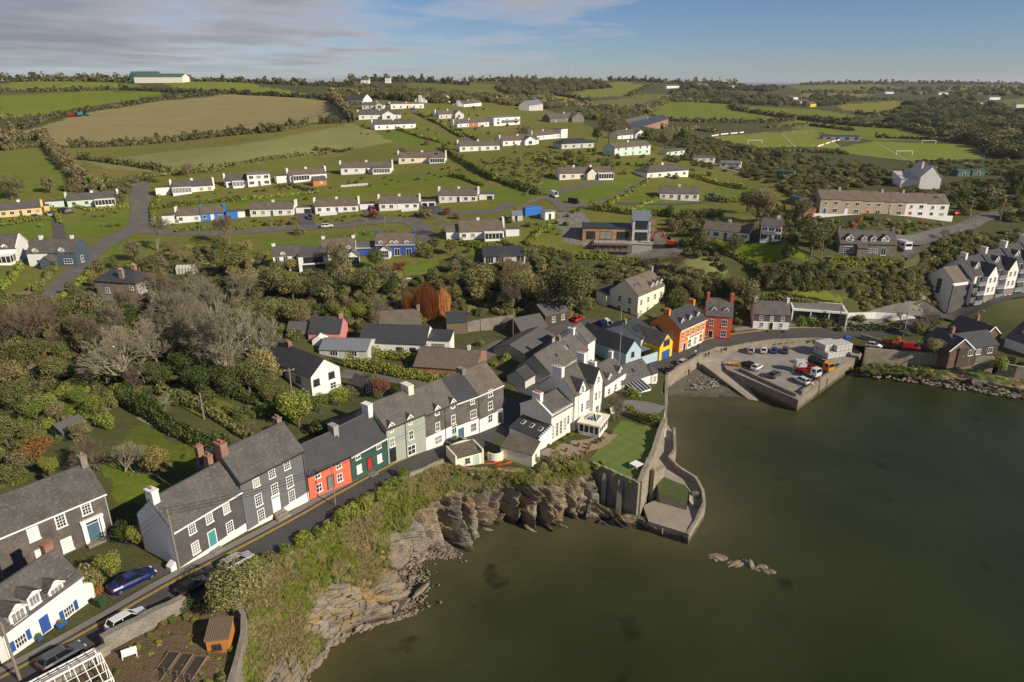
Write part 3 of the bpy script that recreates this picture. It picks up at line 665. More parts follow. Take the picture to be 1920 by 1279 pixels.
M_PBLUE=render_wall('pale_blue_render',(0.36,0.47,0.52),0.25);M_BLUE=render_wall('royal_blue_render',(0.028,0.075,0.30),0.2);M_BRBLUE=render_wall('bright_blue_render',(0.02,0.16,0.55),0.2)
M_SLBLUE=render_wall('slate_blue_render',(0.06,0.085,0.115),0.2);M_PEACH=render_wall('peach_yellow_render',(0.66,0.47,0.2),0.25);M_MINT=render_wall('mint_render',(0.5,0.6,0.53),0.2);M_PINK=render_wall('pink_render',(0.55,0.2,0.2),0.3)
M_TAN=render_wall('tan_pebbledash',(0.36,0.28,0.20),0.35);M_CONC=render_wall('raw_concrete',(0.32,0.31,0.285),0.6)
M_WPAINT=plain('white_gloss_paint',(0.8,0.79,0.76),0.4,var=0.06);M_CPAINT=plain('cream_gloss_paint',(0.75,0.70,0.56),0.4,var=0.06);M_BPAINT=plain('black_gutter_paint',(0.02,0.02,0.022),0.4)
M_DFRAME=plain('dark_frame_paint',(0.03,0.032,0.035),0.4);M_LEAD=plain('grey_lead',(0.2,0.2,0.21),0.5);M_POT=plain('terracotta',(0.36,0.14,0.07),0.8);M_POTC=plain('buff_clay',(0.55,0.42,0.22),0.8)
M_GLASS=glass_mat('window_glass');M_BLIND=plain('white_blind',(0.62,0.61,0.58),0.7);M_ZINC=plain('zinc_sheet',(0.24,0.265,0.29),0.45,0.3)
M_TEAL=plain('teal_paint',(0.05,0.27,0.28),0.45);M_DBLUE=plain('blue_door_paint',(0.03,0.09,0.3),0.45);M_SBLUE=plain('slate_blue_door_paint',(0.07,0.13,0.2),0.45);M_REDP=plain('red_door_paint',(0.4,0.03,0.025),0.45)
M_BLKDOOR=plain('black_door_paint',(0.02,0.02,0.02),0.35);M_WOOD=plain('weathered_wood',(0.17,0.125,0.085),0.85,scale=4);M_WOOD_D=plain('dark_brown_wood',(0.065,0.045,0.033),0.85,scale=4);M_WOOD_O=plain('orange_stained_wood',(0.47,0.185,0.04),0.7,scale=4)
M_FELT=plain('roofing_felt',(0.09,0.088,0.086),0.9);M_GREENSHED=plain('green_sheet_metal',(0.06,0.12,0.09),0.5);M_SOLAR=plain('solar_panel',(0.012,0.02,0.06),0.15)
# ------------------------------------------------------------------ windows and doors (shared meshes)
_wc={}
def win_mesh(w,h,nx,ny,fr,sill=True,band=0.07):
 key=(round(w,2),round(h,2),nx,ny,fr.name,sill,band)
 if key in _wc:return _wc[key]
 m=MB();t=band
 m.box(-w/2-t,-w/2,-0.06,0.0,0,h+t);m.box(w/2,w/2+t,-0.06,0.0,0,h+t);m.box(-w/2,w/2,-0.06,0.0,h,h+t)
 b=0.045 if max(nx,ny)>2 else 0.06
 for i in range(1,nx):x=-w/2+w*i/nx;m.box(x-b/2,x+b/2,-0.05,0.0,0,h)
 for j in range(1,ny):
  z=h*j/ny;bb=b*1.3 if(ny%2==0 and j==ny//2)else b;m.box(-w/2,w/2,-0.046,0.0,z-bb/2,z+bb/2)
 fm=m.mesh('window',fr)
 g=MB();g.box(-w/2,w/2,-0.02,0.0,0,h);gm=g.mesh('glass',M_GLASS)
 s=None
 if sill:q=MB();q.box(-w/2-t-0.06,w/2+t+0.06,-0.16,0.0,-0.11,0.0);s=q.mesh('sill',fr)
 _wc[key]=(fm,gm,s);return _wc[key]
def put_window(parent,x,y,z,rz,w,h,nx=2,ny=2,fr=None,sill=True,band=0.07,label=None,glass=None):
 fr=fr or M_WPAINT;fm,gm,s=win_mesh(w,h,nx,ny,fr,sill,band)
 o=bpy.data.objects.new('window',fm);link(o,parent);o.location=(x,y,z);o.rotation_euler=(0,0,rz)
 g=bpy.data.objects.new('glass',gm);link(g,o)
 if glass:g.data=g.data.copy();g.data.materials[0]=glass
 if sill:link(bpy.data.objects.new('sill',s),o)
 if label:o['label']=label
 return o
_dc={}
def put_door(parent,x,y,z,rz,w,h,mat,fr=None,fan=0.0,label=None,glazed=False):
 fr=fr or M_WPAINT;key=(round(w,2),round(h,2),mat.name,fr.name,fan,glazed)
 if key not in _dc:
  m=MB();m.box(-w/2-.1,-w/2,-.07,0,0,h+fan+.1);m.box(w/2,w/2+.1,-.07,0,0,h+fan+.1);m.box(-w/2,w/2,-.07,0,h+fan,h+fan+.1)
  if fan:m.box(-w/2,w/2,-.06,0,h-.03,h+.03)
  d=MB();d.box(-w/2,w/2,-.03,0,0,h)
  for px_ in(-.25,.25):
   for a,b in((.1,.42),(.5,.92)):d.box(px_*w-.17*w,px_*w+.17*w,-.042,-.029,a*h,b*h,1 if glazed and a>.4 else 0)
  hd=MB();hd.box(w*.34,w*.42,-.075,-.03,h*.46,h*.5)
  g=MB();g.box(-w/2,w/2,-.02,0,h+.03,h+fan)if fan else None
  _dc[key]=(m.mesh('door_frame',fr),d.mesh('door',[mat,M_GLASS]),hd.mesh('handle',M_LEAD),g.mesh('fanlight',M_GLASS)if fan else None)
 f,d,hd,g=_dc[key]
 o=bpy.data.objects.new('door',d);link(o,parent);o.location=(x,y,z);o.rotation_euler=(0,0,rz)
 link(bpy.data.objects.new('door_frame',f),o);link(bpy.data.objects.new('handle',hd),o)
 if g:link(bpy.data.objects.new('fanlight',g),o)
 if label:o['label']=label
 return o
FOOT=[];LANDMARKS=[]
class House:
 """a building: empty at its front left corner, x along the front, y to the back"""
 def __init__(s,nm,label,a,b,cat='house',group=None,depth=7.0,eave=2.6,rise=2.0,wall=None,roof=None,kind='gable',ov=0.25,za=None,zb=None,zl='mean',L=None,sink=2.0,bare=False,hipx=None,endw=None,trim=None,gutter=None,slate_thick=0.12,Zd=None):
  if Zd:A,B=at_depth(*a,Zd),at_depth(*b,Zd)
  elif len(a)==3:A,B=np.array(a,float),np.array(b,float)
  else:
   A=at(*a,za)if za is not None else G(*a);B=at(*b,zb if zb is not None else za)if(zb is not None or za is not None)else G(*b)
  t=(B-A)[:2];s.L=float(np.linalg.norm(t));t=t/s.L
  if L:s.L=L
  z0={'mean':(A[2]+B[2])/2,'a':A[2],'b':B[2],'min':min(A[2],B[2]),'max':max(A[2],B[2])}[zl]
  s.A=np.array((A[0],A[1],z0));s.t=np.array((t[0],t[1]));s.n=np.array((-t[1],t[0]));s.rz=math.atan2(t[1],t[0])
  s.root=thing(nm,label,cat,s.A,s.rz,group);FOOT.append((s.A,s.t,s.n,s.L,depth));LANDMARKS.append((s.root,s.L,eave))
  s.d=depth;s.eave=eave;s.rise=rise;s.sink=sink;s.wallm=wall or M_WHITE;s.roofm=roof or M_SLATE
  s.trim=trim;s.gut=gutter
  if not bare:s.block(0,s.L,0,depth,eave,rise,kind,s.wallm,s.roofm,ov=ov,hipx=hipx,gutter=gutter)
 def loc(s,px,py,face='front',y=0.0):
  d=ray(px,py)
  if face=='front':P0=s.A[:2]+s.n*y;nn=s.n
  elif face=='right':P0=s.A[:2]+s.t*s.L;nn=s.t
  else:P0=s.A[:2];nn=s.t
  k=(P0@nn)/(d[:2]@nn);p=np.array((d[0]*k,d[1]*k,CAM_Z+d[2]*k));q=p[:2]-s.A[:2]
  return(float(q@s.t),float(p[2]-s.A[2]))if face=='front'else(float(q@s.n),float(p[2]-s.A[2]))
 def pxl(s,px,py,z):p=at(px,py,s.A[2]+z);q=p[:2]-s.A[:2];return float(q@s.t),float(q@s.n)
 def block(s,x0,x1,y0,y1,eave,rise,kind='gable',wall=None,roof=None,ov=0.25,z0=None,hipx=None,gutter=None,name='wall',thick=0.12):
  wall=wall or s.wallm;roof=roof or s.roofm;zb=-s.sink if z0 is None else z0
  m=MB();ym=(y0+y1)/2;xm=(x0+x1)/2
  if kind=='flat':
   m.box(x0,x1,y0,y1,zb,eave);w=m.build(name,wall,s.root)
   q=MB();q.box(x0-ov,x1+ov,y0-ov,y1+ov,eave,eave+0.14);q.build('roof',roof,s.root);return w
  if kind=='mono':
   m.face([(x0,y0,zb),(x1,y0,zb),(x1,y0,eave),(x0,y0,eave)]);m.face([(x1,y1,zb),(x0,y1,zb),(x0,y1,eave+rise),(x1,y1,eave+rise)])
   m.face([(x1,y0,zb),(x1,y1,zb),(x1,y1,eave+rise),(x1,y0,eave)]);m.face([(x0,y1,zb),(x0,y0,zb),(x0,y0,eave),(x0,y1,eave+rise)])
   w=m.build(name,wall,s.root);sl=rise/(y1-y0);q=MB()
   b=[(x0-.1,y0-ov,eave-ov*sl),(x1+.1,y0-ov,eave-ov*sl),(x1+.1,y1+.05,eave+rise+.05*sl),(x0-.1,y1+.05,eave+rise+.05*sl)]
   q.hull(b,[(p[0],p[1],p[2]+thick)for p in b]);q.build('roof',roof,s.root);return w
  if kind=='gable':
   for(xx,sg)in((x0,-1),(x1,1)):
    pts=[(xx,y0,zb),(xx,y1,zb),(xx,y1,eave),(xx,ym,eave+rise),(xx,y0,eave)]
    m.face(pts if sg>0 else pts[::-1])
   m.face([(x0,y0,zb),(x1,y0,zb),(x1,y0,eave),(x0,y0,eave)]);m.face([(x1,y1,zb),(x0,y1,zb),(x0,y1,eave),(x1,y1,eave)])
   w=m.build(name,wall,s.root);q=MB();sl=rise/(ym-y0);og=0.06
   for sg,ye in((1,y0-ov),(-1,y1+ov)):
    b=[(x0-og,ye,eave-ov*sl+.02),(x1+og,ye,eave-ov*sl+.02),(x1+og,ym,eave+rise+.02),(x0-og,ym,eave+rise+.02)]
    if sg<0:b=[b[1],b[0],b[3],b[2]]
    q.hull(b,[(p[0],p[1],p[2]+thick)for p in b])
   r=q.build('roof',roof,s.root);g=MB();g.box(x0-og,x1+og,ym-.12,ym+.12,eave+rise+thick-.03,eave+rise+thick+.07);g.build('ridge_tiles',M_FELT if roof in(M_SLATE_D,)else M_LEAD if roof is M_ZINC else M_FELT,r)
   gm=gutter or s.gut
   if gm is not None:
    g=MB();g.box(x0-.05,x1+.05,y0-ov-.1,y0-ov+.04,eave-ov*sl-.14,eave-ov*sl+.02);g.build('gutter',gm,r)
   return w
  if kind=='cross':
   for(yy,sg)in((y0,1),(y1,-1)):
    pts=[(x0,yy,zb),(x1,yy,zb),(x1,yy,eave),(xm,yy,eave+rise),(x0,yy,eave)];m.face(pts if sg>0 else pts[::-1])
   m.face([(x0,y1,zb),(x0,y0,zb),(x0,y0,eave),(x0,y1,eave)]);m.face([(x1,y0,zb),(x1,y1,zb),(x1,y1,eave),(x1,y0,eave)])
   w=m.build(name,wall,s.root);q=MB();sl=rise/(xm-x0);og=0.15
   for sg,xe in((1,x0-ov),(-1,x1+ov)):
    b=[(xe,y1+og,eave-ov*sl+.02),(xe,y0-og,eave-ov*sl+.02),(xm,y0-og,eave+rise+.02),(xm,y1+og,eave+rise+.02)]
    if sg<0:b=b[::-1]
    q.hull(b,[(p[0],p[1],p[2]+thick)for p in b])
   r=q.build('roof',roof,s.root);return w
  if kind=='hip':
   hx=hipx or(y1-y0)/2
   m.box(x0,x1,y0,y1,zb,eave);w=m.build(name,wall,s.root);q=MB()
   a=[(x0-ov,y0-ov,eave),(x1+ov,y0-ov,eave),(x1+ov,y1+ov,eave),(x0-ov,y1+ov,eave)];p1=(x0+hx,ym,eave+rise);p2=(x1-hx,ym,eave+rise)
   k=[(p[0],p[1],eave+.12)for p in a]
   q.face([k[0],k[1],p2,p1]);q.face([k[1],k[2],p2]);q.face([k[2],k[3],p1,p2]);q.face([k[3],k[0],p1]);q.face(a[::-1])
   for i in range(4):j=(i+1)%4;q.face([a[i],a[j],k[j],k[i]])
   q.build('roof',roof,s.root);return w
 def face(s,face,u,ex=0.0):
  if face=='front':return(u,-ex,0.0)
  if face=='right':return(s.L+ex,u,math.pi/2)
  if face=='back':return(s.L-u,s.d+ex,math.pi)
  return(-ex,s.d-u,-math.pi/2)
 def win(s,u,z,w=0.9,h=1.2,nx=2,ny=2,face='front',fr=None,sill=True,band=0.07,ex=0.0,glass=None):
  x,y,r=s.face(face,u,ex);return put_window(s.root,x,y,z,r,w,h,nx,ny,fr,sill,band,glass=glass)
 def wpx(s,px,py,w=0.9,h=1.2,nx=2,ny=2,fr=None,band=0.09,face='front',ex=0.0,y=0.0,glass=None):
  u,z=s.loc(px,py,face,y)
  if face=='left':u=s.d-u
  o=s.win(u,z,w,h,nx,ny,face,fr,True,band,ex-y if face=='front'else ex,glass)
  return o
 def dpx(s,px,py,w=0.95,h=2.05,mat=None,fr=None,fan=0.0,ex=0.0,label=None,glazed=False):
  u,z=s.loc(px,py);x,y,r=s.face('front',u,ex);return put_door(s.root,x,y,z,r,w,h,mat or M_BLKDOOR,fr,fan,label,glazed)
 def door(s,u,z=0.0,w=0.95,h=2.05,mat=None,face='front',fr=None,fan=0.0,glazed=False,ex=0.0):
  x,y,r=s.face(face,u,ex);return put_door(s.root,x,y,z,r,w,h,mat or M_BLKDOOR,fr,fan,None,glazed)
 def chimney(s,x,y=None,w=0.9,d=0.6,top=1.1,pots=2,mat=None,zr=None,pot=None,base=None):
  y=s.d/2 if y is None else y;zr=s.eave+s.rise if zr is None else zr;m=MB();zt=zr+top
  m.box(x-w/2,x+w/2,y-d/2,y+d/2,zr-1.6 if base is None else base,zt);m.box(x-w/2-.07,x+w/2+.07,y-d/2-.07,y+d/2+.07,zt,zt+.16)
  o=m.build('chimney',mat or s.wallm,s.root)
  for i in range(pots):
   q=MB();f=(i+.5)/pots-.5;cx,cy=(x+f*w*.85,y)if w>=d else(x,y+f*d*.85);q.tube((cx,cy,zt+.14),(cx,cy,zt+.55),.13,.1,8);q.build('chimney_pot',pot or M_POT,o)
  return o
 def dormer(s,u,zs,w=1.3,h=1.15,rise=0.6,yf=0.0,wall=None,roof=None,nx=2,ny=2,fr=None,kind='gable',ww=None,wh=None,over=0.12):
  """gabled dormer: face at depth yf, its sill at zs"""
  sl=s.rise/(s.d/2);wall=wall or M_WPAINT;roof=roof or s.roofm
  zf=s.eave+yf*sl;zt=zs+h;yk=(zt-s.eave)/sl;yr=(zt+rise-s.eave)/sl
  m=MB();a,b=u-w/2,u+w/2;lo=min(zf,zs)-.05
  m.face([(a,yf,lo),(b,yf,lo),(b,yf,zt),(u,yf,zt+rise),(a,yf,zt)])
  m.face([(a,yk,zt),(a,yf,lo),(a,yf,zt)])if False else m.face([(a,yk,zt),(a,yf,zf-.05),(a,yf,zt)]);m.face([(b,yf,zf-.05),(b,yk,zt),(b,yf,zt)])
  o=m.build('dormer',wall,s.root)
  q=MB();th=.07;e=over;dz=e*rise/(w/2)
  for sg in(-1,1):
   xe=u+sg*(w/2+e);bq=[(xe,yf-.18,zt-dz),(u,yf-.18,zt+rise),(u,yr+.1,zt+rise),(xe,yk+.1,zt-dz)]
   if sg>0:bq=bq[::-1]
   q.hull(bq[::-1]if sg>0 else bq[::-1],[(p[0],p[1],p[2]+th)for p in(bq[::-1])])
  q.build('dormer_roof',roof,o)
  v=MB()
  for sg in(-1,1):v.beam((u+sg*(w/2+e),yf-.2,zt-dz+.02),(u,yf-.2,zt+rise+.02),.05,.16)
  v.build('bargeboard',fr or M_WPAINT,o)
  ww=ww or w*.62;wh=wh or h*.85
  fm,gm,si=win_mesh(ww,wh,nx,ny,fr or M_WPAINT,True,.07)
  for nm,me in(('dormer_window',fm),('glass',gm),('sill',si)):k=bpy.data.objects.new(nm,me);link(k,o);k.location=(u,yf,zs+.05)
  return o
 def roof_pt(s,u,f,lift=0.14):
  return(u,f*s.d/2,s.eave+f*s.rise+lift)
 def skylight(s,u,f,w=0.7,h=1.0,mat=None):
  ang=math.atan2(s.rise,s.d/2);m=MB();m.box(-w/2,w/2,-h/2,h/2,0,.07);o=m.build('skylight',mat or M_LEAD,s.root)
  o.location=s.roof_pt(u,f);o.rotation_euler=(ang,0,0);g=MB();g.box(-w/2+.07,w/2-.07,-h/2+.07,h/2-.07,.06,.085);g.build('glass',M_GLASS,o);return o
 def plinth(s,h,mat=None,face='front',p=0.03,x0=0.0,x1=None,h2=None):
  m=MB();x1=s.L if x1 is None else x1;h2=h if h2 is None else h2
  if face=='front':b=[(x0,-p,-s.sink),(x1,-p,-s.sink),(x1,.0,-s.sink),(x0,.0,-s.sink)];t=[(x0,-p,h),(x1,-p,h2),(x1,.0,h2),(x0,.0,h)];m.hull(b,t)
  return m.build('plinth',mat or M_WHITE,s.root)
 def panel(s,name,x0,x1,z0,z1,mat,p=0.03,y=0.0):
  m=MB();m.box(x0,x1,y-p,y,z0,z1);return m.build(name,mat,s.root)
 def downpipe(s,u,z0,z1,mat=None,p=0.08):
  m=MB();m.tube((u,-p,z0),(u,-p,z1),.045,n=6);return m.build('downpipe',mat or M_BPAINT,s.root)
 def fin(s,x,w=0.7,d=2.4,top=0.7,y=None,mat=None):
  y=s.d/2 if y is None else y;m=MB();m.box(x-w/2,x+w/2,y-d/2,y+d/2,-s.sink,s.eave+s.rise+top);return m.build('end_wall',mat or M_WHITE,s.root)
 def parapet(s,x,mat=None,up=0.3,w=0.35):
  m=MB();zr=s.eave+s.rise;o=up
  pts=[(s.d+.1,s.eave-.05),(s.d+.1,s.eave+o),(s.d/2,zr+o),(-.1,s.eave+o),(-.1,s.eave-.05),(s.d/2,zr-.05)]
  for(a,b,c,e)in((0,1,2,5),(5,2,3,4)):
   ring=[pts[a],pts[b],pts[c],pts[e]]
   m.hull([(x-w/2,q[0],q[1])for q in ring],[(x+w/2,q[0],q[1])for q in ring])
  return m.build('gable_coping',mat or s.wallm,s.root)
 def part(s,name,mb,mats):return mb.build(name,mats,s.root)
# ------------------------------------------------------------------ the terrace along the cliff street
def streetside():
 # white cottage with blue shutters
 h=House('white_cottage','white cottage with blue shutters and blue front door beside the street',(18,1235),(165.6,1131),depth=5.6,eave=3.3,rise=2.6,wall=M_WHITE,roof=M_SLATE,zl='mean',ov=.2,gutter=M_WPAINT)
 for px_,py_ in((41,1209),(131,1152)):
  u,z=h.loc(px_,py_);h.win(u,z,1.0,1.0,4,2,band=.08)
  for sg in(-1,1):
   m=MB();m.box(u+sg*.8-.22,u+sg*.8+.22,-.07,0,z-.05,z+1.08)
   for k in range(6):m.box(u+sg*.8-.17,u+sg*.8+.17,-.085,-.07,z+.04+k*.17,z+.13+k*.17)
   h.part('shutter',m,M_DBLUE)
 h.dpx(88,1184,1.0,1.9,M_DBLUE,M_WPAINT)
 for px_,py_,w in((37,1163,1.6),(67,1133,1.25),(109,1118,1.6)):
  u,z=h.loc(px_,py_);h.dormer(u,max(z,2.9),w,1.2,.7 if w>1.3 else.35,0.02,nx=3,ny=1,ww=w*.72,wh=1.0)
 h.chimney(h.L-.5,h.d*.55,.9,.7,1.0,0,M_BRICK);m=MB();m.box(h.L+.02,h.L+1.1,0.2,.6,-2,1.4);m.hull([(h.L+.02,.2,1.4),(h.L+1.1,.2,1.4),(h.L+1.1,.6,1.4),(h.L+.02,.6,1.4)],[(h.L+.02,.2,2.0),(h.L+.6,.2,1.8),(h.L+.6,.6,1.8),(h.L+.02,.6,2.0)]);h.part('side_wall',m,M_WHITE)
 # its lower pink neighbour is cut by the frame
 p=House('pink_cottage','pale pink house end cut off by the left edge below the shuttered cottage',(-50,1275),(17,1236),depth=5,eave=3.0,rise=2,wall=render_wall('pale_pink_render',(0.68,0.56,0.53)),roof=M_SLATE)
 p.win(p.L*.4,.6,.9,1.1)
 # slate-hung house with slate-blue door, set back
 h=House('slate_hung_house','set-back slate-hung house with columned blue front door, above the shuttered cottage',(10,1090),(214.7,996),depth=7.4,eave=5.6,rise=2.5,wall=M_SHANG_B,roof=M_SLATE,zl='b',za=13.4,zb=13.4,gutter=M_WPAINT)
 for q in((66,1012),(116.5,987),(164,963)):h.wpx(*q,.85,1.5,3,4,band=.14,glass=M_BLIND if q[0]<70 else None)
 for q in((129,1032),(82,1052)):h.wpx(*q,.9,1.6,3,4,band=.14,glass=M_BLIND)
 h.dpx(180,1010,1.3,2.2,M_SBLUE,M_WPAINT,.35);u,z=h.loc(180,1010)
 m=MB()
 for sg in(-1,1):m.box(u+sg*1.0-.18,u+sg*1.0+.18,-.3,0,z-.2,z+2.75)
 m.box(u-1.25,u+1.25,-.36,0,z+2.75,z+3.05);h.part('door_surround',m,M_WPAINT)
 m=MB();m.box(u-1.2,u+1.2,-1.0,0,-2,z);h.part('door_step',m,M_STONE)
 h.chimney(h.L-.4,None,.7,1.0,1.3,1,M_STONE);h.downpipe(h.L-.15,-1,h.eave,M_GREYW)
 # slate-hung house with teal door
 h=House('slate_hung_house','slate-hung house with teal door and white left gable, on the street',(338,1067),(463,995),depth=6.4,eave=5.6,rise=2.9,wall=M_WHITE,roof=M_SLATE,zl='mean',gutter=M_WPAINT)
 h.panel('slate_hanging',-.01,h.L,.55,h.eave,M_SHANG);h.plinth(.55,M_WHITE,p=.05,h2=.8)
 for q in((361,999),(393,979.5),(425,961)):h.wpx(*q,.78,1.25,3,4,ex=.03)
 for q in((368,1036),(432,997)):h.wpx(*q,.85,1.4,3,4,ex=.03)
 h.dpx(400,1022,.95,2.0,M_TEAL,ex=.04)
 h.chimney(.45,None,.8,1.3,1.1,1,M_WHITE);h.chimney(h.L-.3,h.d*.75,.7,.9,.7,2,M_BRICK)
 m=MB();m.box(-1.0,-.02,.1,1.0,-2,1.1);m.hull([(-1.0,.1,1.1),(-.02,.1,1.1),(-.02,1.0,1.1),(-1.0,1.0,1.1)],[(-.4,.1,1.5),(-.02,.1,1.5),(-.02,1.0,1.5),(-.4,1.0,1.5)]);h.part('side_wall',m,M_WHITE)
 h.panel('door_step',h.loc(400,1022)[0]-.7,h.loc(400,1022)[0]+.7,-2,.18,M_STONE,1.0)
 # dark grey Georgian house
 h=House('dark_grey_house','three-storey dark grey house with white sash windows and brick chimney',(464,996),(580,939),depth=7.2,eave=7.6,rise=2.9,wall=M_DGREY,roof=M_SLATE,zl='mean',gutter=M_DFRAME)
 h.plinth(.5,M_WHITE,p=.05,h2=1.05)
 for q in((481,912),(510.4,895),(538.6,879)):h.wpx(*q,.8,1.05,3,3)
 for q in((486,947),(516.3,927.5),(544,912.6)):h.wpx(*q,.85,1.55,3,4)
 for q in((491,975),(548,939)):h.wpx(*q,.85,1.55,3,4)
 h.dpx(519.6,958,1.0,1.95,M_WPAINT,M_WPAINT,.45);u,z=h.loc(519.6,958)
 for k in range(3):m=MB();m.box(u-.7-.1*k,u+.9+.1*k,-.45*(k+1),0 if k==0 else-.45*k-.003,-2,z-.22*k);h.part('step',m,M_STONE)
 h.chimney(.4,None,.9,1.5,1.1,2,M_BRICK);h.chimney(h.L-.35,h.d*.6,.7,1.0,.6,2,M_STONE)
 h.block(1.0,4.6,h.d,h.d+4.2,5.6,1.6,'cross',M_DGREY,M_SLATE_D);h.chimney(1.4,h.d+3.6,.8,.8,1.3,2,M_BRICK,zr=7.0,base=3)
 h.downpipe(h.L-.2,-.5,h.eave)
 # coral cottage
 h=House('coral_cottage','small coral red cottage between the dark grey and dark green houses',(582,938),(660,905.5),depth=6.4,eave=4.35,rise=2.7,wall=M_CORAL,roof=M_SLATE_D,zl='mean',gutter=M_BPAINT)
 for q in((595.6,896),(635,878)):h.wpx(*q,.75,.95,2,2)
 for q in((599,921),(637.5,902)):h.wpx(*q,.75,1.15,2,2)
 h.dpx(621,916,.95,2.05,plain('grey_door_paint',(0.17,0.17,0.17)),M_DFRAME);h.chimney(h.L-.1,None,.8,1.4,.9,0,M_CONC)
 # dark green house
 h=House('dark_green_house','dark green rendered house with red front door and white windows',(661,904.5),(727.5,871),depth=7.2,eave=4.6,rise=2.9,wall=M_DGREEN,roof=M_SLATE_D,zl='mean',gutter=M_WPAINT)
 for q in((671,860.5),(710,840.5)):h.wpx(*q,.75,.95,2,2)
 for q in((674,886),(712,866)):h.wpx(*q,.75,1.2,2,2,glass=M_BLIND)
 h.dpx(694,880,.9,1.95,M_REDP,M_BPAINT);h.chimney(h.L-.1,None,.9,1.5,1.5,0,M_WHITE)
 u,z=h.loc(694,880);h.panel('door_step',u-.7,u+.7,-2,.15,M_STONE,1.0)
 # sage house
 h=House('sage_green_house','tall sage grey-green house with two roof dormers and black door',(729,871.5),(800,846),depth=8.2,eave=6.4,rise=2.75,wall=M_SAGE,roof=M_SLATE_M,zl='mean',ov=.12,gutter=M_DFRAME)
 for q in((734,810),(769,796)):
  u,z=h.loc(*q);h.dormer(u,max(5.6,z),.95,1.15,.55,.02,M_SAGE,nx=2,ny=2)
 for q in((735.5,837),(771,823)):h.wpx(*q,.75,1.35,2,2,band=.11)
 h.wpx(772,851,1.35,1.45,2,2,band=.11);h.dpx(737.5,866,.95,2.1,M_BLKDOOR,M_DFRAME,.4);h.downpipe(h.L*.47,0,h.eave);h.chimney(h.L-.1,None,1.0,2.0,.9,0,M_CREAM)
 # slate-hung and white house with dormers
 h=House('slate_and_white_house','slate-hung house with white ground floor and two white dormers',(800,846),(857.5,825),depth=7.6,eave=6.7,rise=2.9,wall=M_WHITE,roof=M_SLATE_M,zl='mean',ov=.12,gutter=M_DFRAME)
 h.panel('slate_hanging',0,h.L,2.75,h.eave,M_SHANG_B)
 for q in((819.5,780),(849,768)):
  u,z=h.loc(*q);h.dormer(min(u,h.L-.6),max(5.9,z),.95,1.15,.6,-.04,M_WPAINT,nx=2,ny=2)
 for q in((820.5,807),(849.5,793)):h.wpx(*q,.72,1.35,2,2,band=.11,ex=.03)
 h.wpx(822,831,1.4,1.3,2,2,band=.11);h.dpx(852,822.5,.95,2.1,plain('pale_green_paint',(0.4,0.5,0.42)),M_WPAINT,.35,glazed=True);h.downpipe(h.L*.62,0,h.eave)
 # tall end house, two roofs
 h=House('slate_and_white_house','taller slate-hung house with charcoal roof and arched blue door',(857.5,825),(899,812.5),depth=8.6,eave=6.95,rise=2.8,wall=M_WHITE,roof=M_SLATE_D,zl='mean',ov=.12,gutter=M_WPAINT)
 h.panel('slate_hanging',0,h.L,2.75,h.eave,M_SHANG_B)
 h.wpx(885.5,757,.72,1.0,2,2,ex=.03);h.wpx(887.5,783,1.1,1.35,4,2,ex=.03);h.wpx(888,808,1.1,1.4,4,2);h.dpx(865,824.5,.95,2.1,M_SBLUE,M_SBLUE);h.downpipe(h.L-.05,0,h.eave)
 h=House('slate_and_white_house','last slate-hung terrace house at the road bend, with weathered brown roof',(899,812.5),(944,794),depth=9.0,eave=7.35,rise=3.0,wall=M_WHITE,roof=M_SLATE_B,zl='mean',ov=.12,gutter=M_WPAINT)
 h.panel('slate_hanging',0,h.L+.01,2.75,h.eave,M_SHANG_B);h.part('slate_hanging',MB().box(h.L,h.L+.03,0,h.d,2.75,h.eave),M_SHANG_B)
 for q,s in(((919,743),(.95,1.15)),((919,767),(.95,1.35)),((919,791),(.95,1.3))):h.wpx(*q,*s,2,2,band=.1,ex=.03)
 h.dpx(937,793,1.0,2.2,M_BLKDOOR,M_WPAINT,.35)
 h.chimney(.2,None,.8,1.6,.5,0,M_STONE)
streetside()
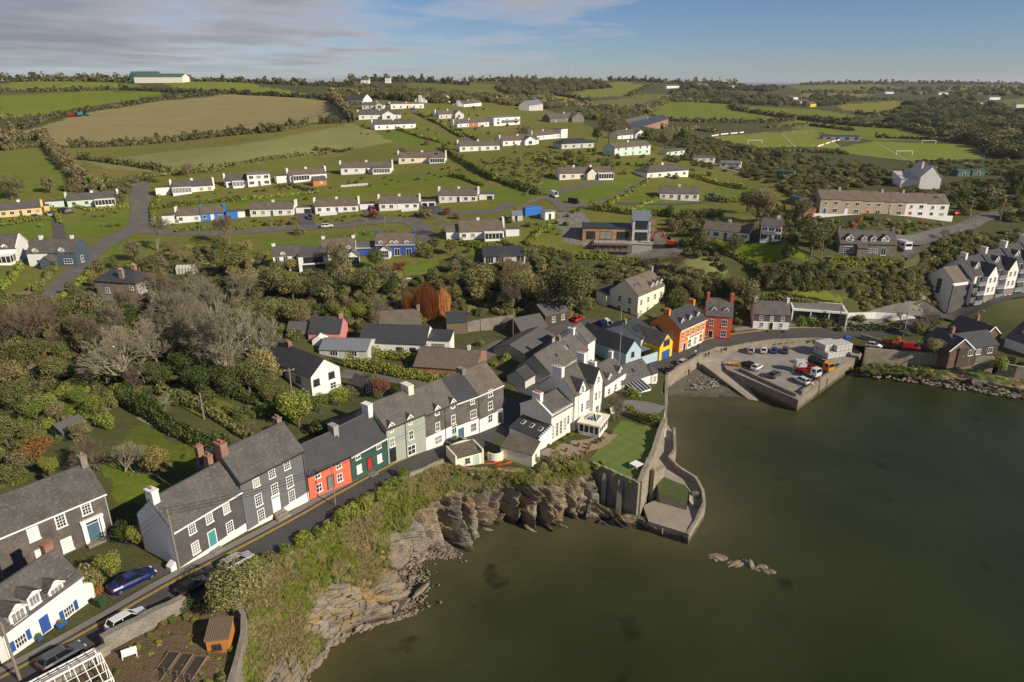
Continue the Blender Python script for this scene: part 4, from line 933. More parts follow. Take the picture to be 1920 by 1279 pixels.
# ------------------------------------------------------------------ walls, quay, slip, sea walls
def wpt(px,py,z=None):return at(px,py,z)if z is not None else G(px,py)
def wall_path(name,label,pts,bottoms,tops,thick,mat,cat='wall',rough=0.0,seg=1.5,coping=None,group=None,struct=False):
 """a wall following points; heights given at each point"""
 P=np.array([p[:2]for p in pts]);n=max(2,int(np.linalg.norm(np.diff(P,axis=0),axis=1).sum()/seg)+1)
 d=np.r_[0,np.cumsum(np.linalg.norm(np.diff(P,axis=0),axis=1))];t=np.unique(np.r_[np.linspace(0,d[-1],n),d])
 X=np.stack([np.interp(t,d,P[:,k])for k in(0,1)],-1);zb=np.interp(t,d,bottoms);zt=np.interp(t,d,tops)
 if rough:zt=zt+np.array([random.uniform(-rough,rough)for _ in t])
 g=np.gradient(X,axis=0);g/=np.linalg.norm(g,axis=1,keepdims=True)+1e-9;nn=np.stack([-g[:,1],g[:,0]],-1)*thick/2
 o=X.mean(0);m=MB();zo=float(min(zb))
 for i in range(len(t)-1):
  a0,a1=X[i]-nn[i]-o,X[i]+nn[i]-o;b0,b1=X[i+1]-nn[i+1]-o,X[i+1]+nn[i+1]-o
  m.face([(*a0,zb[i]-zo),(*b0,zb[i+1]-zo),(*b0,zt[i+1]-zo),(*a0,zt[i]-zo)]);m.face([(*b1,zb[i+1]-zo),(*a1,zb[i]-zo),(*a1,zt[i]-zo),(*b1,zt[i+1]-zo)])
  m.face([(*a0,zt[i]-zo),(*b0,zt[i+1]-zo),(*b1,zt[i+1]-zo),(*a1,zt[i]-zo)])
  if i==0:m.face([(*a1,zb[i]-zo),(*a0,zb[i]-zo),(*a0,zt[i]-zo),(*a1,zt[i]-zo)])
  if i==len(t)-2:m.face([(*b0,zb[i+1]-zo),(*b1,zb[i+1]-zo),(*b1,zt[i+1]-zo),(*b0,zt[i+1]-zo)])
 ob=m.build(name,mat);ob.location=(o[0],o[1],zo)
 if struct:structure(ob)
 else:tag(ob,label,cat,group)
 if coping:
  q=MB();k=1+.16/thick
  for i in range(len(t)-1):
   c=[(X[i]-nn[i]*k-o,zt[i]),(X[i+1]-nn[i+1]*k-o,zt[i+1]),(X[i+1]+nn[i+1]*k-o,zt[i+1]),(X[i]+nn[i]*k-o,zt[i])]
   q.hull([(*a,z-zo+.004)for a,z in c],[(*a,z-zo+.13)for a,z in c])
  q.build('coping',coping,ob)
 return ob
def prism(name,pts,z0,mat,top=None,struct=True,topname='deck'):
 """block of masonry between a top outline and a level"""
 P=[np.array(p,float)for p in pts];a=sum(P[i][0]*P[(i+1)%len(P)][1]-P[(i+1)%len(P)][0]*P[i][1]for i in range(len(P)))
 if a<0:P=P[::-1]
 m=MB();n=len(P)
 for i in range(n):
  j=(i+1)%n;m.face([(P[i][0],P[i][1],z0),(P[j][0],P[j][1],z0),(P[j][0],P[j][1],P[j][2]),(P[i][0],P[i][1],P[i][2])])
 if top is None:m.face(P)
 o=m.build(name,mat)
 if struct:structure(o)
 if top is not None:q=MB();q.face(P);q.build(topname,top,o)
 return o
M_QUAY=bricks('quay_masonry',(0.20,0.165,0.115),(0.28,0.235,0.165),(0.10,0.085,0.06),0.9,0.42,0.9,0.03,(0.2,0.2,0.1),0.06,tide=True)
M_SEAW=bricks('sea_wall_rubble',(0.24,0.205,0.155),(0.40,0.345,0.265),(0.11,0.095,0.07),0.55,0.28,0.9,0.035,(0.26,0.24,0.16),0.07,tide=True)
M_DECK=tarmac('quay_concrete',(0.235,0.215,0.19));M_SLIP=tarmac('slip_concrete',(0.27,0.235,0.185));M_PATIO=bricks('patio_paving',(0.33,0.25,0.18),(0.4,0.31,0.22),(0.22,0.17,0.12),0.5,0.5,0.85,0.015)
def lawn_mat():
 m,nt,N,L,B=_new('mown_lawn');p=N.new('ShaderNodeTexCoord').outputs['UV']
 ck=N.new('ShaderNodeTexChecker');ck.inputs['Scale'].default_value=0.62;L.new(p,ck.inputs['Vector']);ck.inputs[1].default_value=(0.135,0.185,0.028,1);ck.inputs[2].default_value=(0.105,0.155,0.024,1)
 a=_noise(N,L,p,0.8,5);b=_noise(N,L,p,9,4)
 col=_mix(N,L,_ramp(N,L,a,[(0.4,(0.5,0.5,0.5)),(0.6,(0,0,0))]),ck.outputs[0],(0.12,0.145,0.03));col=_mix(N,L,_ramp(N,L,b,[(0.35,(0.5,0.5,0.5)),(0.6,(0,0,0))]),col,(0.06,0.095,0.016))
 L.new(col,B.inputs['Base Color']);B.inputs['Roughness'].default_value=0.9;_bump(N,L,b,0.06,B);return m
def shore():
 # quay
 QZ=2.75
 out=[at(*q,QZ)for q in[(1362,692),(1497,750),(1616,663),(1600,648),(1540,643),(1440,643),(1380,649),(1345,664)]]
 q=prism('quay',out,-1.5,M_QUAY,M_DECK)
 wall_path('parapet_wall','low stone parapet along the slipway side of the quay',[at(*p,QZ)for p in[(1386,694),(1430,715),(1494,744)]],[QZ-.02]*3,[QZ+.65]*3,.5,M_QUAY)
 wall_path('parapet_wall','low stone parapet on the open water side of the quay',[at(*p,QZ)for p in[(1500,740),(1545,710),(1584,684)]],[QZ-.02]*3,[QZ+.8]*3,.5,M_QUAY)
 for k,(a,b)in enumerate(((1537,722),(1553,711))):
  m=MB();p=at(a,b,QZ);d=np.array((out[2]-out[1])[:2]);d/=np.linalg.norm(d);nrm=np.array((d[1],-d[0]))
  e0=out[1][:2];s=(p[:2]-e0)@d;f=e0+d*s+nrm*.12
  for sg in(-.22,.22):m.tube((*(f+d*sg),-1.2),(*(f+d*sg),QZ+.1),.05,n=5)
  for z in np.arange(-.8,QZ,.4):m.tube((*(f-d*.22),z),(*(f+d*.22),z),.03,n=4)
  tag(m.build('quay_ladder',plain('rusty_iron',(0.09,0.055,0.04),.8)),('dark iron ladder on the quay wall nearer the corner','dark iron ladder on the quay wall farther from the corner')[k],'ladder','ladders on the quay wall')
 wall_path('road_wall','stone wall between the road and the back of the quay',[at(*p,3.4)for p in[(1362,655),(1400,648),(1450,641),(1530,639),(1575,642)]],[2.6]*5,[3.9,4.1,4.1,4.2,4.2],.5,M_SEAW)
 # slip
 prism('slip_head',[at(*q)for q in[(1304,676,3.3),(1318,661,3.35),(1345,650,3.3),(1372,650,3.0),(1368,664,2.9),(1357,673,2.88),(1313,682,2.88)]],-1,M_QUAY,M_SLIP,topname='apron')
 s=[at(1313,680,2.9),at(1412,755,-.25),at(1429,758,-.25),at(1357,671,2.9)]
 prism('slipway',s,-2,M_QUAY,M_SLIP,topname='ramp')
 # street side sea walls
 wall_path('harbour_wall','curving stone wall holding the street above the pebble beach',[at(*p,3.7)for p in[(1250,704),(1268,694),(1290,682),(1308,672),(1318,664)]],[0]*5,[4.3,4.4,4.4,4.4,4.2],.7,M_SEAW,rough=.06)
 wall_path('harbour_wall','tall retaining wall below the white boathouse, above the beach',[at(1250,704,3.7),at(1249,730,3.7),at(1249,760,3.7)],[-1]*3,[3.9,4.0,4.2],.6,M_SEAW)
 wall_path('parapet_wall','thin white parapet wall running from the boathouse down to the ruined wall',[at(1240,738,5.2),at(1245,770,5.6),at(1248,806,6.4)],[-.5]*3,[5.4,5.7,6.2],.3,M_WHITE)
 wall_path('harbour_wall','long rubble sea wall right of the quay below the dark cottages',[at(*p,1.6)for p in[(1617,682),(1660,685),(1720,689),(1790,693),(1858,696)]],[0]*5,[5.7,5.5,5.4,5.3,5.2],.8,M_SEAW,rough=.05)
 wall_path('harbour_wall','rubble sea wall cut off by the right edge of the view',[at(*p,2.0)for p in[(1868,704),(1900,710),(1990,720)]],[0]*3,[5.3,5.2,5.0],.8,M_SEAW,rough=.05)
 wall_path('garden_wall','stone wall along the road beside the dark cottages garden',[G(1614,634),G(1640,640),G(1700,652),G(1760,655)],[2.5]*4,[5.0,5.0,5.0,5.0],.4,M_SEAW)
 # lawn, its walls and the landing platform
 LZ=7.22
 lw=[at(*q,LZ)for q in[(1106,862),(1196,903),(1234,803),(1166,787)]]
 m=MB();m.face([tuple(p)for p in lw]);o=m.build('lawn',lawn_mat());structure(o)
 wall_path('retaining_wall','dark stone retaining wall under the front edge of the chequered lawn',[at(*p,7.4)for p in[(1112,868),(1140,880),(1170,893),(1199,907)]],[1.5,0,0,-.5],[7.5,7.6,7.55,7.6],.5,M_SEAW,rough=.12,seg=.7)
 wall_path('ruined_wall','old broken rubble wall along the sea side of the lawn',[at(*p,7.2)for p in[(1199,908),(1209,886),(1222,858),(1232,830),(1240,806),(1247,788)]],[0]*6,[7.7,8.0,8.0,8.3,8.1,7.8],.8,M_SEAW,rough=.3,seg=.6)
 wall_path('ruined_wall','stub of old rubble wall with small openings beside the planted bed',[at(1224,880,7.0),at(1243,874,6.2)],[0]*2,[6.8,6.2],.7,M_SEAW,rough=.3,seg=.6)
 PZ=1.85
 prism('landing_platform',[at(*q,PZ)for q in[(1206,948),(1234,935),(1304,949),(1319,950),(1288,1000),(1216,978)]],-1.5,M_SEAW,M_SLIP,topname='platform_slab')
 wk=[(1248,792,5.2),(1263,812,4.9),(1263,850,4.4),(1252,862,4.2),(1270,882,3.9),(1302,903,3.5),(1314,926,3.0),(1316,948,2.1),(1300,949,2.1),(1292,938,2.9),(1294,922,3.2),(1284,910,3.4),(1240,893,3.8),(1224,905,3.9),(1216,900,3.9),(1232,850,4.5),(1238,815,5.0)]
 prism('sea_walk',[at(*q)for q in wk],-1.5,M_SEAW,M_SLIP,topname='walk_surface')
 wall_path('sea_wall','curved stone sea wall round the steps down to the landing platform',[at(*q)for q in[(1264,808,5.2),(1265,850,4.6),(1254,864,4.3),(1272,882,4.2),(1304,902,3.8),(1317,926,3.2),(1320,948,2.4),(1305,975,2.1),(1289,1000,2.0)]],[-1.5]*9,[5.9,5.4,5.2,5.0,4.6,4.0,3.1,2.1,1.95],.45,M_SEAW,rough=.05,seg=.8)
 bed=[(1238,928,3.3),(1232,908,3.9),(1245,894,4.3),(1284,911,4.0),(1291,922,3.8),(1289,941,3.4)]
 prism('planted_bed',[at(*q)for q in bed],0.5,M_SEAW,M_GRASSBED,topname='soil')
 for k in range(6):
  z=2.1+.3*k;a=at(1303-1.0*k,938-3.0*k,z);b=at(1314-.6*k,940-3.0*k,z);m=MB();dv=np.array(((b-a)[1],-(b-a)[0],0));dv=-dv/np.linalg.norm(dv)*.42
  m.hull([tuple(p)for p in(a-[0,0,.6],b-[0,0,.6],b+dv-[0,0,.6],a+dv-[0,0,.6])],[tuple(p)for p in(a,b,b+dv,a+dv)])
  o=m.build('step',M_STONE_D,None);o['kind']='structure'
 # buttress against the cliff
 bw=[(1141,889,6.6),(1189,922,4.6),(1198,974,.3),(1137,962,.4)]
 P=[at(*q)for q in bw];bk=np.array((-.15,1.2,0));m=MB()
 m.face([tuple(P[3]),tuple(P[2]),tuple(P[1]),tuple(P[0])]);m.face([tuple(p+bk)for p in(P[2],P[3],P[0],P[1])])
 for i in range(4):j=(i+1)%4;m.face([tuple(P[i]),tuple(P[j]),tuple(P[j]+bk),tuple(P[i]+bk)])
 tag(m.build('buttress',M_STONE_D),'sloping concrete and stone buttress under the lawn, beside the landing platform','buttress')
 wall_path('ladder_rail','pale boat ladder on the rocks below the landing platform',[at(1238,985,.8),at(1242,1000,.6)],[-.3,-.3],[2.0,1.4],.12,M_CONC,cat='ladder')
 # villa terrace
 draped('patio',[(1020,862),(1050,850),(1090,836),(1120,832),(1150,812)],[4.5,5,4,3,2],M_PATIO,.05,cross=5)
 draped('paved_yard',[(1160,770),(1195,760),(1240,772)],6.5,M_PAVE,.06,cross=6);draped('parking_bay',[(200,1117),(250,1092),(305,1064)],2.9,M_DRIVE,.07,cross=4)
 # street wall above the cliff
 ed=[(300,1150),(345,1125),(395,1094),(440,1070)]
 wall_path('cliff_top_wall','low stone wall above the cliff opposite the green and sage houses',[G(*p)for p in[(610,986),(660,958),(704,930),(760,898),(800,880),(832,866)]],[9.5,9.3,9,8.5,8,8],[11.6,11.3,10.9,10.4,9.9,9.6],.45,M_SEAW,rough=.08)
 wall_path('garden_wall','old rubble wall between the street and the allotment garden',[G(*p)for p in[(197,1221),(250,1193),(300,1166),(325,1154),(348,1140)]],[11]*5,[15.35,15.1,14.8,14.6,14.3],.8,M_STONE,rough=.1)
 wall_path('garden_wall','rendered low wall beside the street at the lower left, behind the glasshouse',[G(*p)for p in[(30,1325),(100,1284),(160,1250),(205,1222)]],[12]*4,[15.3,15.0,14.8,14.6],.6,M_STONE,rough=.05)
 wall_path('garden_wall','curved stone wall around the orange shed at the cliff edge',[G(*p)for p in[(428,1300),(446,1250),(459,1205),(460,1172),(446,1150)]],[9]*5,[12.6,12.7,12.9,13.1,13.2],.5,M_STONE,rough=.06)
M_GRASSBED=plain('rough_grass_bed',(0.075,0.095,0.025),0.95,scale=3,var=.5)
shore()
# rocky shores
def shore_rocks(name,T,F,veg,n=20,nv=36,amp=.7,apron=0):
 Td=dens(np.c_[np.array(T),np.array(veg)],n);Fd=dens(F,n);return cliff_grid(Td[:,:3],Fd,Td[:,3],len(Td),nv,name,apron=apron,amp=amp)
shore_rocks('rock_shelf',[at(*q)for q in[(1108,930,3.5),(1126,946,2.9),(1160,960,2.3),(1204,968,1.9),(1250,988,1.5),(1288,1004,1.4)]],[at(a,b,0)for a,b in[(1098,976),(1125,982),(1160,990),(1205,996),(1250,1008),(1293,1022)]],[.02]*6,amp=.6)
shore_rocks('rocky_shore',[at(*q)for q in[(1606,690,1.5),(1650,684,2.2),(1720,690,2.4),(1790,695,2.3),(1856,700,2.3),(1925,712,2.3),(2010,722,2)]],[at(a,b,-.2)for a,b in[(1606,703),(1660,706),(1720,716),(1790,728),(1850,738),(1925,748),(2010,752)]],[.5,.5,.45,.3,.3,.4,.4],amp=.8)
shore_rocks('rock_outcrop',[at(1062,868,7.2),at(1076,868,7.3),at(1090,868,7.4),at(1108,876,7.2),at(1116,880,6.0)],[at(1072,972,.1),at(1084,968,.3),at(1100,962,.6),at(1118,968,.6),at(1126,972,.4)],[.01]*5,amp=.9,n=16)
for k,q in enumerate((1131,1160)):
 P=[at(q,886+(q-1131)*.45,6.9),at(q+9,890+(q-1131)*.45,6.7)];m=MB();d=P[1][:2]-P[0][:2];nn=np.array((d[1],-d[0]));nn/=np.linalg.norm(nn)
 b=[(*P[0][:2],-.5),(*(P[0][:2]+nn*1.3),-.5),(*(P[1][:2]+nn*1.3),-.5),(*P[1][:2],-.5)];t=[(*P[0][:2],6.9),(*(P[0][:2]+nn*.35),6.2),(*(P[1][:2]+nn*.35),6.2),(*P[1][:2],6.9)]
 m.hull(b,t);tag(m.build('wall_pier',M_STONE),('pale stone pier against the lawn wall, left of two','pale stone pier against the lawn wall, right of two')[k],'pier')
def beach():
 T=dens([at(*q)for q in[(1249,712,1.3),(1275,694,1.6),(1300,684,1.7),(1318,682,1.6)]],14);F=dens([at(a,b,-.4)for a,b in[(1249,754),(1300,757),(1370,760),(1412,758)]],14)
 v=np.linspace(0,1,30)[None,:,None];P=T[:,None]*(1-v)+F[:,None]*v;P[...,2]+=.12*fbm(P*.8,3)
 nu,nv=P.shape[:2];i,j=np.meshgrid(np.arange(nu-1),np.arange(nv-1),indexing='ij');Fq=np.stack([i*nv+j,i*nv+j+1,(i+1)*nv+j+1,(i+1)*nv+j],-1).reshape(-1,4)
 c=np.where(fbm(P*.5,3)[...,None]>0,np.array((.10,.085,.06)),np.array((.07,.062,.042)));c=np.where(P[...,2:3]<.25,np.array((.045,.04,.022)),c)
 me=np_mesh('beach',P.reshape(-1,3),Fq,M_DIRT,smooth=True);vcol(me,'cover',c.reshape(-1,3));structure(link(bpy.data.objects.new('beach',me)))
beach()
# ------------------------------------------------------------------ the white villa and its neighbours by the water
def merlons(h,x0,x1,n,z,y=0.0,s=.28):
 m=MB()
 for i in range(n):x=x0+(x1-x0)*(i+.5)/n;m.box(x-s/2,x+s/2,y-.12,y+.2,z,z+.32)
 m.box(x0,x1,y-.1,y+.18,z-.15,z+.004);return h.part('battlements',m,M_WHITE)
def villa():
 h=House('white_villa','large cream and white seaside villa with gables, battlements and red chimney pots',(1033,833),(1127,775),za=7.3,zb=7.3,depth=6.8,eave=5.2,rise=2.0,wall=M_CREAM2,roof=M_SLATE,bare=True)
 LC=6.1
 h.L=LC;h.block(0,LC,0,6.8,5.2,2.0);h.parapet(.1,M_WHITE,.3);merlons(h,.2,LC-.1,12,5.25)
 h.chimney(.5,3.4,.8,1.7,1.2,4,M_WHITE)
 for q in((1036,823),(1044,817),(1051,813),(1058.5,807)):h.wpx(*q,.6,2.5,2,4,band=.12)
 h.wpx(1065,795,.55,1.7,2,3,band=.1)
 # higher block with a wall gable and a projecting bay tower
 h.block(LC+.02,LC+7.4,-.35,7.4,7.0,3.2);sv=(h.eave,h.rise,h.d,h.L)
 h.eave,h.rise,h.d,h.L=7.0,3.2,7.75,LC+7.4
 g=MB();g.box(LC+1.1,LC+3.0,-.5,.3,0,7.6);g.face([(LC+1.1,-.5,7.6),(LC+3.0,-.5,7.6),(LC+2.05,-.5,9.2)]);g.face([(LC+1.1,.3,7.6),(LC+2.05,.3,9.2),(LC+3.0,.3,7.6)]);h.part('wall_gable',g,M_WHITE)
 q=MB()
 for sg in(-1,1):q.hull([(LC+2.05+sg*1.15,-.6,7.4),(LC+2.05,-.6,9.25),(LC+2.05,2.2,9.25),(LC+2.05+sg*1.15,.4,7.4)][::sg],[(LC+2.05+sg*1.15,-.6,7.55),(LC+2.05,-.6,9.4),(LC+2.05,2.2,9.4),(LC+2.05+sg*1.15,.4,7.55)][::sg])
 h.part('gable_roof',q,M_SLATE)
 for x,y,z,w,hh in((LC+2.05,-.5,7.0,.6,1.2),(LC+3.9,-.35,3.0,.75,1.7),(LC+2.0,-.5,3.2,.6,1.6)):put_window(h.root,x,y,z,0,w,hh,2,3,M_WPAINT,True,.1)
 T0,T1=LC+4.6,LC+7.3
 h.block(T0,T1,-1.1,3.0,7.9,2.5,'cross',M_WHITE,M_SLATE,ov=.1)
 for x,z,w,hh in((T0+.8,4.4,.6,1.5),(T0+1.9,4.4,.6,1.5),(T0+1.35,7.7,.6,1.1),(T0+1.35,1.5,.9,1.6)):put_window(h.root,x,-1.1,z,0,w,hh,2,2,M_WPAINT,True,.1)
 put_window(h.root,T1,.3,4.4,math.pi/2,.7,1.5,2,2);put_window(h.root,T1,1.8,4.4,math.pi/2,.7,1.5,2,2)
 h.chimney(LC+.3,3.5,.8,1.9,1.0,3,M_WHITE);h.chimney(LC+7.2,3.5,.8,1.6,1.5,3,M_WHITE);h.parapet(LC+.15,M_WHITE,.3)
 h.eave,h.rise,h.d,h.L=sv
 # low wing with three roof lights, leaning on the left gable
 m=MB();m.face([(-3.6,-.2,-2),(.05,-.2,-2),(.05,-.2,3.5),(-3.6,-.2,2.5)]);m.face([(-3.6,6.2,-2),(-3.6,-.2,-2),(-3.6,-.2,2.5),(-3.6,6.2,2.5)]);m.face([(.05,6.2,-2),(-3.6,6.2,-2),(-3.6,6.2,2.5),(.05,6.2,3.5)]);h.part('wing_wall',m,M_WHITE)
 q=MB();q.hull([(-3.7,-.1,2.5),(.0,-.1,3.5),(.0,6.3,3.5),(-3.7,6.3,2.5)],[(-3.7,-.1,2.62),(.0,-.1,3.62),(.0,6.3,3.62),(-3.7,6.3,2.62)]);h.part('wing_roof',q,M_SLATE_D)
 m=MB()
 for i in range(8):x=-3.5+i*.48;m.box(x,x+.26,-.34,0,2.62+(x+3.6)*.27,2.95+(x+3.6)*.27)
 h.part('battlements',m,M_WHITE)
 for y in(1.0,2.9,4.8):
  k=MB();k.box(-.5,.5,-.32,.32,0,.08);o=k.build('skylight',M_WPAINT,h.root);o.location=(-1.6,y,3.19);o.rotation_euler=(0,-math.atan(1/3.7),0)
  g=MB();g.box(-.42,.42,-.25,.25,.07,.1);g.build('glass',M_GLASS,o)
 # conservatory
 c=House('garden_room','white flat-roofed garden room with glass roof lantern beside the lawn',(1085,814),(1122.5,822.5),cat='conservatory',za=7.3,zb=7.3,depth=4.6,bare=True)
 L=c.L;c.block(0,L,0,4.6,.55,0,'flat',M_WHITE,M_WHITE,ov=0);m=MB()
 for x in(0,L*.25,L*.5,L*.75,L):m.box(x-.09,x+.09,-.03,.12,.55,2.2)
 for y in(0,1.15,2.3,3.45,4.6):m.box(L-.12,L+.03,y-.09,y+.09,.55,2.2);m.box(-.03,.12,y-.09,y+.09,.55,2.2)
 c.part('corner_posts',m,M_WPAINT);g=MB();g.box(.06,L-.06,.06,4.54,.55,2.2);c.part('glazing',g,M_GLASS)
 r=MB();r.box(-.3,L+.3,-.3,4.8,2.2,2.5);r.build('roof',M_CPAINT,c.root)
 l=MB();x0,x1,y0,y1,z=.8,L-.8,1.1,3.5,2.5;p=[(x0,y0,z+.15),(x1,y0,z+.15),(x1,y1,z+.15),(x0,y1,z+.15)];t0,t1=((x0+x1)/2-.1,2.1,z+.85),((x0+x1)/2+.1,2.6,z+.85)
 l.box(x0,x1,y0,y1,z,z+.15);l.face([p[0],p[1],t1,t0],1);l.face([p[1],p[2],t1],1);l.face([p[2],p[3],t0,t1],1);l.face([p[3],p[0],t0],1)
 for a,b in((p[0],t0),(p[1],t1),(p[2],t1),(p[3],t0),(t0,t1)):l.beam(a,b,.09,.09)
 for f in(.33,.66):
  for a,b,e in((p[0],p[1],t0),(p[3],p[2],t0),(p[1],p[2],t1)):l.beam(tuple(a[i]*(1-f)+b[i]*f for i in range(3)),e,.06,.06)
 c.part('roof_lantern',l,[M_WPAINT,M_GLASS])
 # outbuilding on the cliff
 g=House('outbuilding','cream outbuilding with slate roof at the cliff edge beside the villa',(940,862),(997.5,877.5),za=7.8,zb=7.8,depth=2.9,eave=2.25,rise=1.0,wall=M_CREAM,roof=M_SLATE_B,kind='mono',sink=3,ov=.1)
 put_window(g.root,g.L,1.4,.9,math.pi/2,.5,.8,2,2,plain('sage_green_frame',(0.16,0.26,0.2)))
 # garage with curved parapet by the street
 k=House('garage','small cream garage with curved parapet beside the street and cliff',(857,881),(904,868),za=8.4,zb=8.4,depth=3.4,eave=1.9,rise=.5,wall=M_CREAM,roof=M_TILE,kind='mono',ov=-.2,sink=3)
 m=MB()
 for i in range(8):
  a,b=i/8,(i+1)/8;za,zb=2.15+.55*math.sin(math.pi*a*.75+.3),2.15+.55*math.sin(math.pi*b*.75+.3)
  m.hull([(k.L*a,3.4,0),(k.L*b,3.4,0),(k.L*b,3.65,0),(k.L*a,3.65,0)],[(k.L*a,3.4,zb*.0+za),(k.L*b,3.4,zb),(k.L*b,3.65,zb),(k.L*a,3.65,za)])
 k.part('parapet',m,M_CREAM);m=MB();m.box(-.25,-.003,-.1,3.6,-2,2.5);m.box(k.L+.003,k.L+.25,-.1,3.6,-2,2.5);k.part('side_wall',m,M_CREAM)
 k.win(k.L*.42,.7,.7,.8,2,2,fr=plain('sage_green_frame',(0.16,0.26,0.2)));k.door(k.L*.78,-.1,.9,1.9,plain('pale_green_paint',(0.4,0.5,0.42)))
 m=MB();c0=at(928,862,7.9)
 for i in range(10):
  a,b=-2.6+i*.33,-2.6+(i+1)*.33
  m.hull([(1.35*math.cos(t)*r+c0[0],1.35*math.sin(t)*r+c0[1],6)for r,t in((1,a),(1,b),(.85,b),(.85,a))],[(1.35*math.cos(t)*r+c0[0],1.35*math.sin(t)*r+c0[1],9.7)for r,t in((1,a),(1,b),(.85,b),(.85,a))])
 tag(m.build('gate_wall',M_CREAM),'round cream wall between the garage and the outbuilding at the villa gate','wall')
 # annexe behind, slate roofs with dormers
 a=House('annexe','slate-roofed cottage with white dormers tucked behind the right end of the villa',(1133,752),(1172,725),za=6.0,zb=6.0,depth=6.5,eave=3.4,rise=2.6,wall=M_WHITE,roof=M_SLATE)
 for f in(.25,.75):a.dormer(a.L*f,3.5,1.0,1.0,.6,.3)
 a.chimney(.3,None,.8,1.6,1.4,2,M_WHITE);a.chimney(a.L*.9,None,.6,.8,1.2,1,M_WHITE)
 for f in(.2,.5,.8):a.win(a.L*f,.9,.8,1.2)
 b=House('boathouse','white boathouse cottage with slate and glazed roofs above the beach wall',(1168,742),(1222,722),za=4.6,zb=4.6,depth=6.5,eave=2.7,rise=2.2,wall=M_WHITE,roof=M_SLATE)
 for f in(.2,.5):b.skylight(b.L*f,.5,.8,1.3)
 for f in(.15,.4,.65):b.win(b.L*f,.8,.9,1.1)
 m=MB();n=8;cx,cy=b.L+.4,1.4
 rg=[(cx+1.9*math.cos(2*math.pi*i/n+.39),cy+1.9*math.sin(2*math.pi*i/n+.39))for i in range(n)]
 m.hull([(x,y,-3)for x,y in rg],[(x,y,2.7)for x,y in rg]);b.part('bay_wall',m,M_WHITE);q=MB()
 rr=[(cx+2.15*math.cos(2*math.pi*i/n+.39),cy+2.15*math.sin(2*math.pi*i/n+.39))for i in range(n)]
 for i in range(n):j=(i+1)%n;q.face([(*rr[i],2.65),(*rr[j],2.65),(cx,cy,4.3)])
 b.part('bay_roof',q,M_SLATE_D)
 for i in(5,6,7):
  t=2*math.pi*(i+.5)/n+.39;put_window(b.root,cx+1.76*math.cos(t),cy+1.76*math.sin(t),.8,t+math.pi/2,.75,1.3,2,2)
 m=MB();m.hull([(.5,-3.2,1.5),(b.L*.55,-3.2,1.5),(b.L*.55,-.02,2.5),(.5,-.02,2.5)],[(.5,-3.2,1.6),(b.L*.55,-3.2,1.6),(b.L*.55,-.02,2.6),(.5,-.02,2.6)],1)
 for i in range(6):x=.5+(b.L*.55-.5)*i/5;m.beam((x,-3.2,1.62),(x,-.02,2.63),.09,.09)
 m.box(.5,b.L*.55,-3.15,-3.05,-2,1.5);b.part('glazed_roof',m,[M_WPAINT,M_GLASS])
 # white timber steps down to the garden
 s=thing('garden_steps','white slatted timber steps between the boathouse and the birch trees','steps',at(1168,783,6.6),R(20));
 for i in range(7):m=MB();m.box(-2.2+.1*i,-.2,.35*i,.35*i+.25,-2,.22*i);m.build('step',M_WPAINT if i%2 else M_CPAINT,s)
villa()
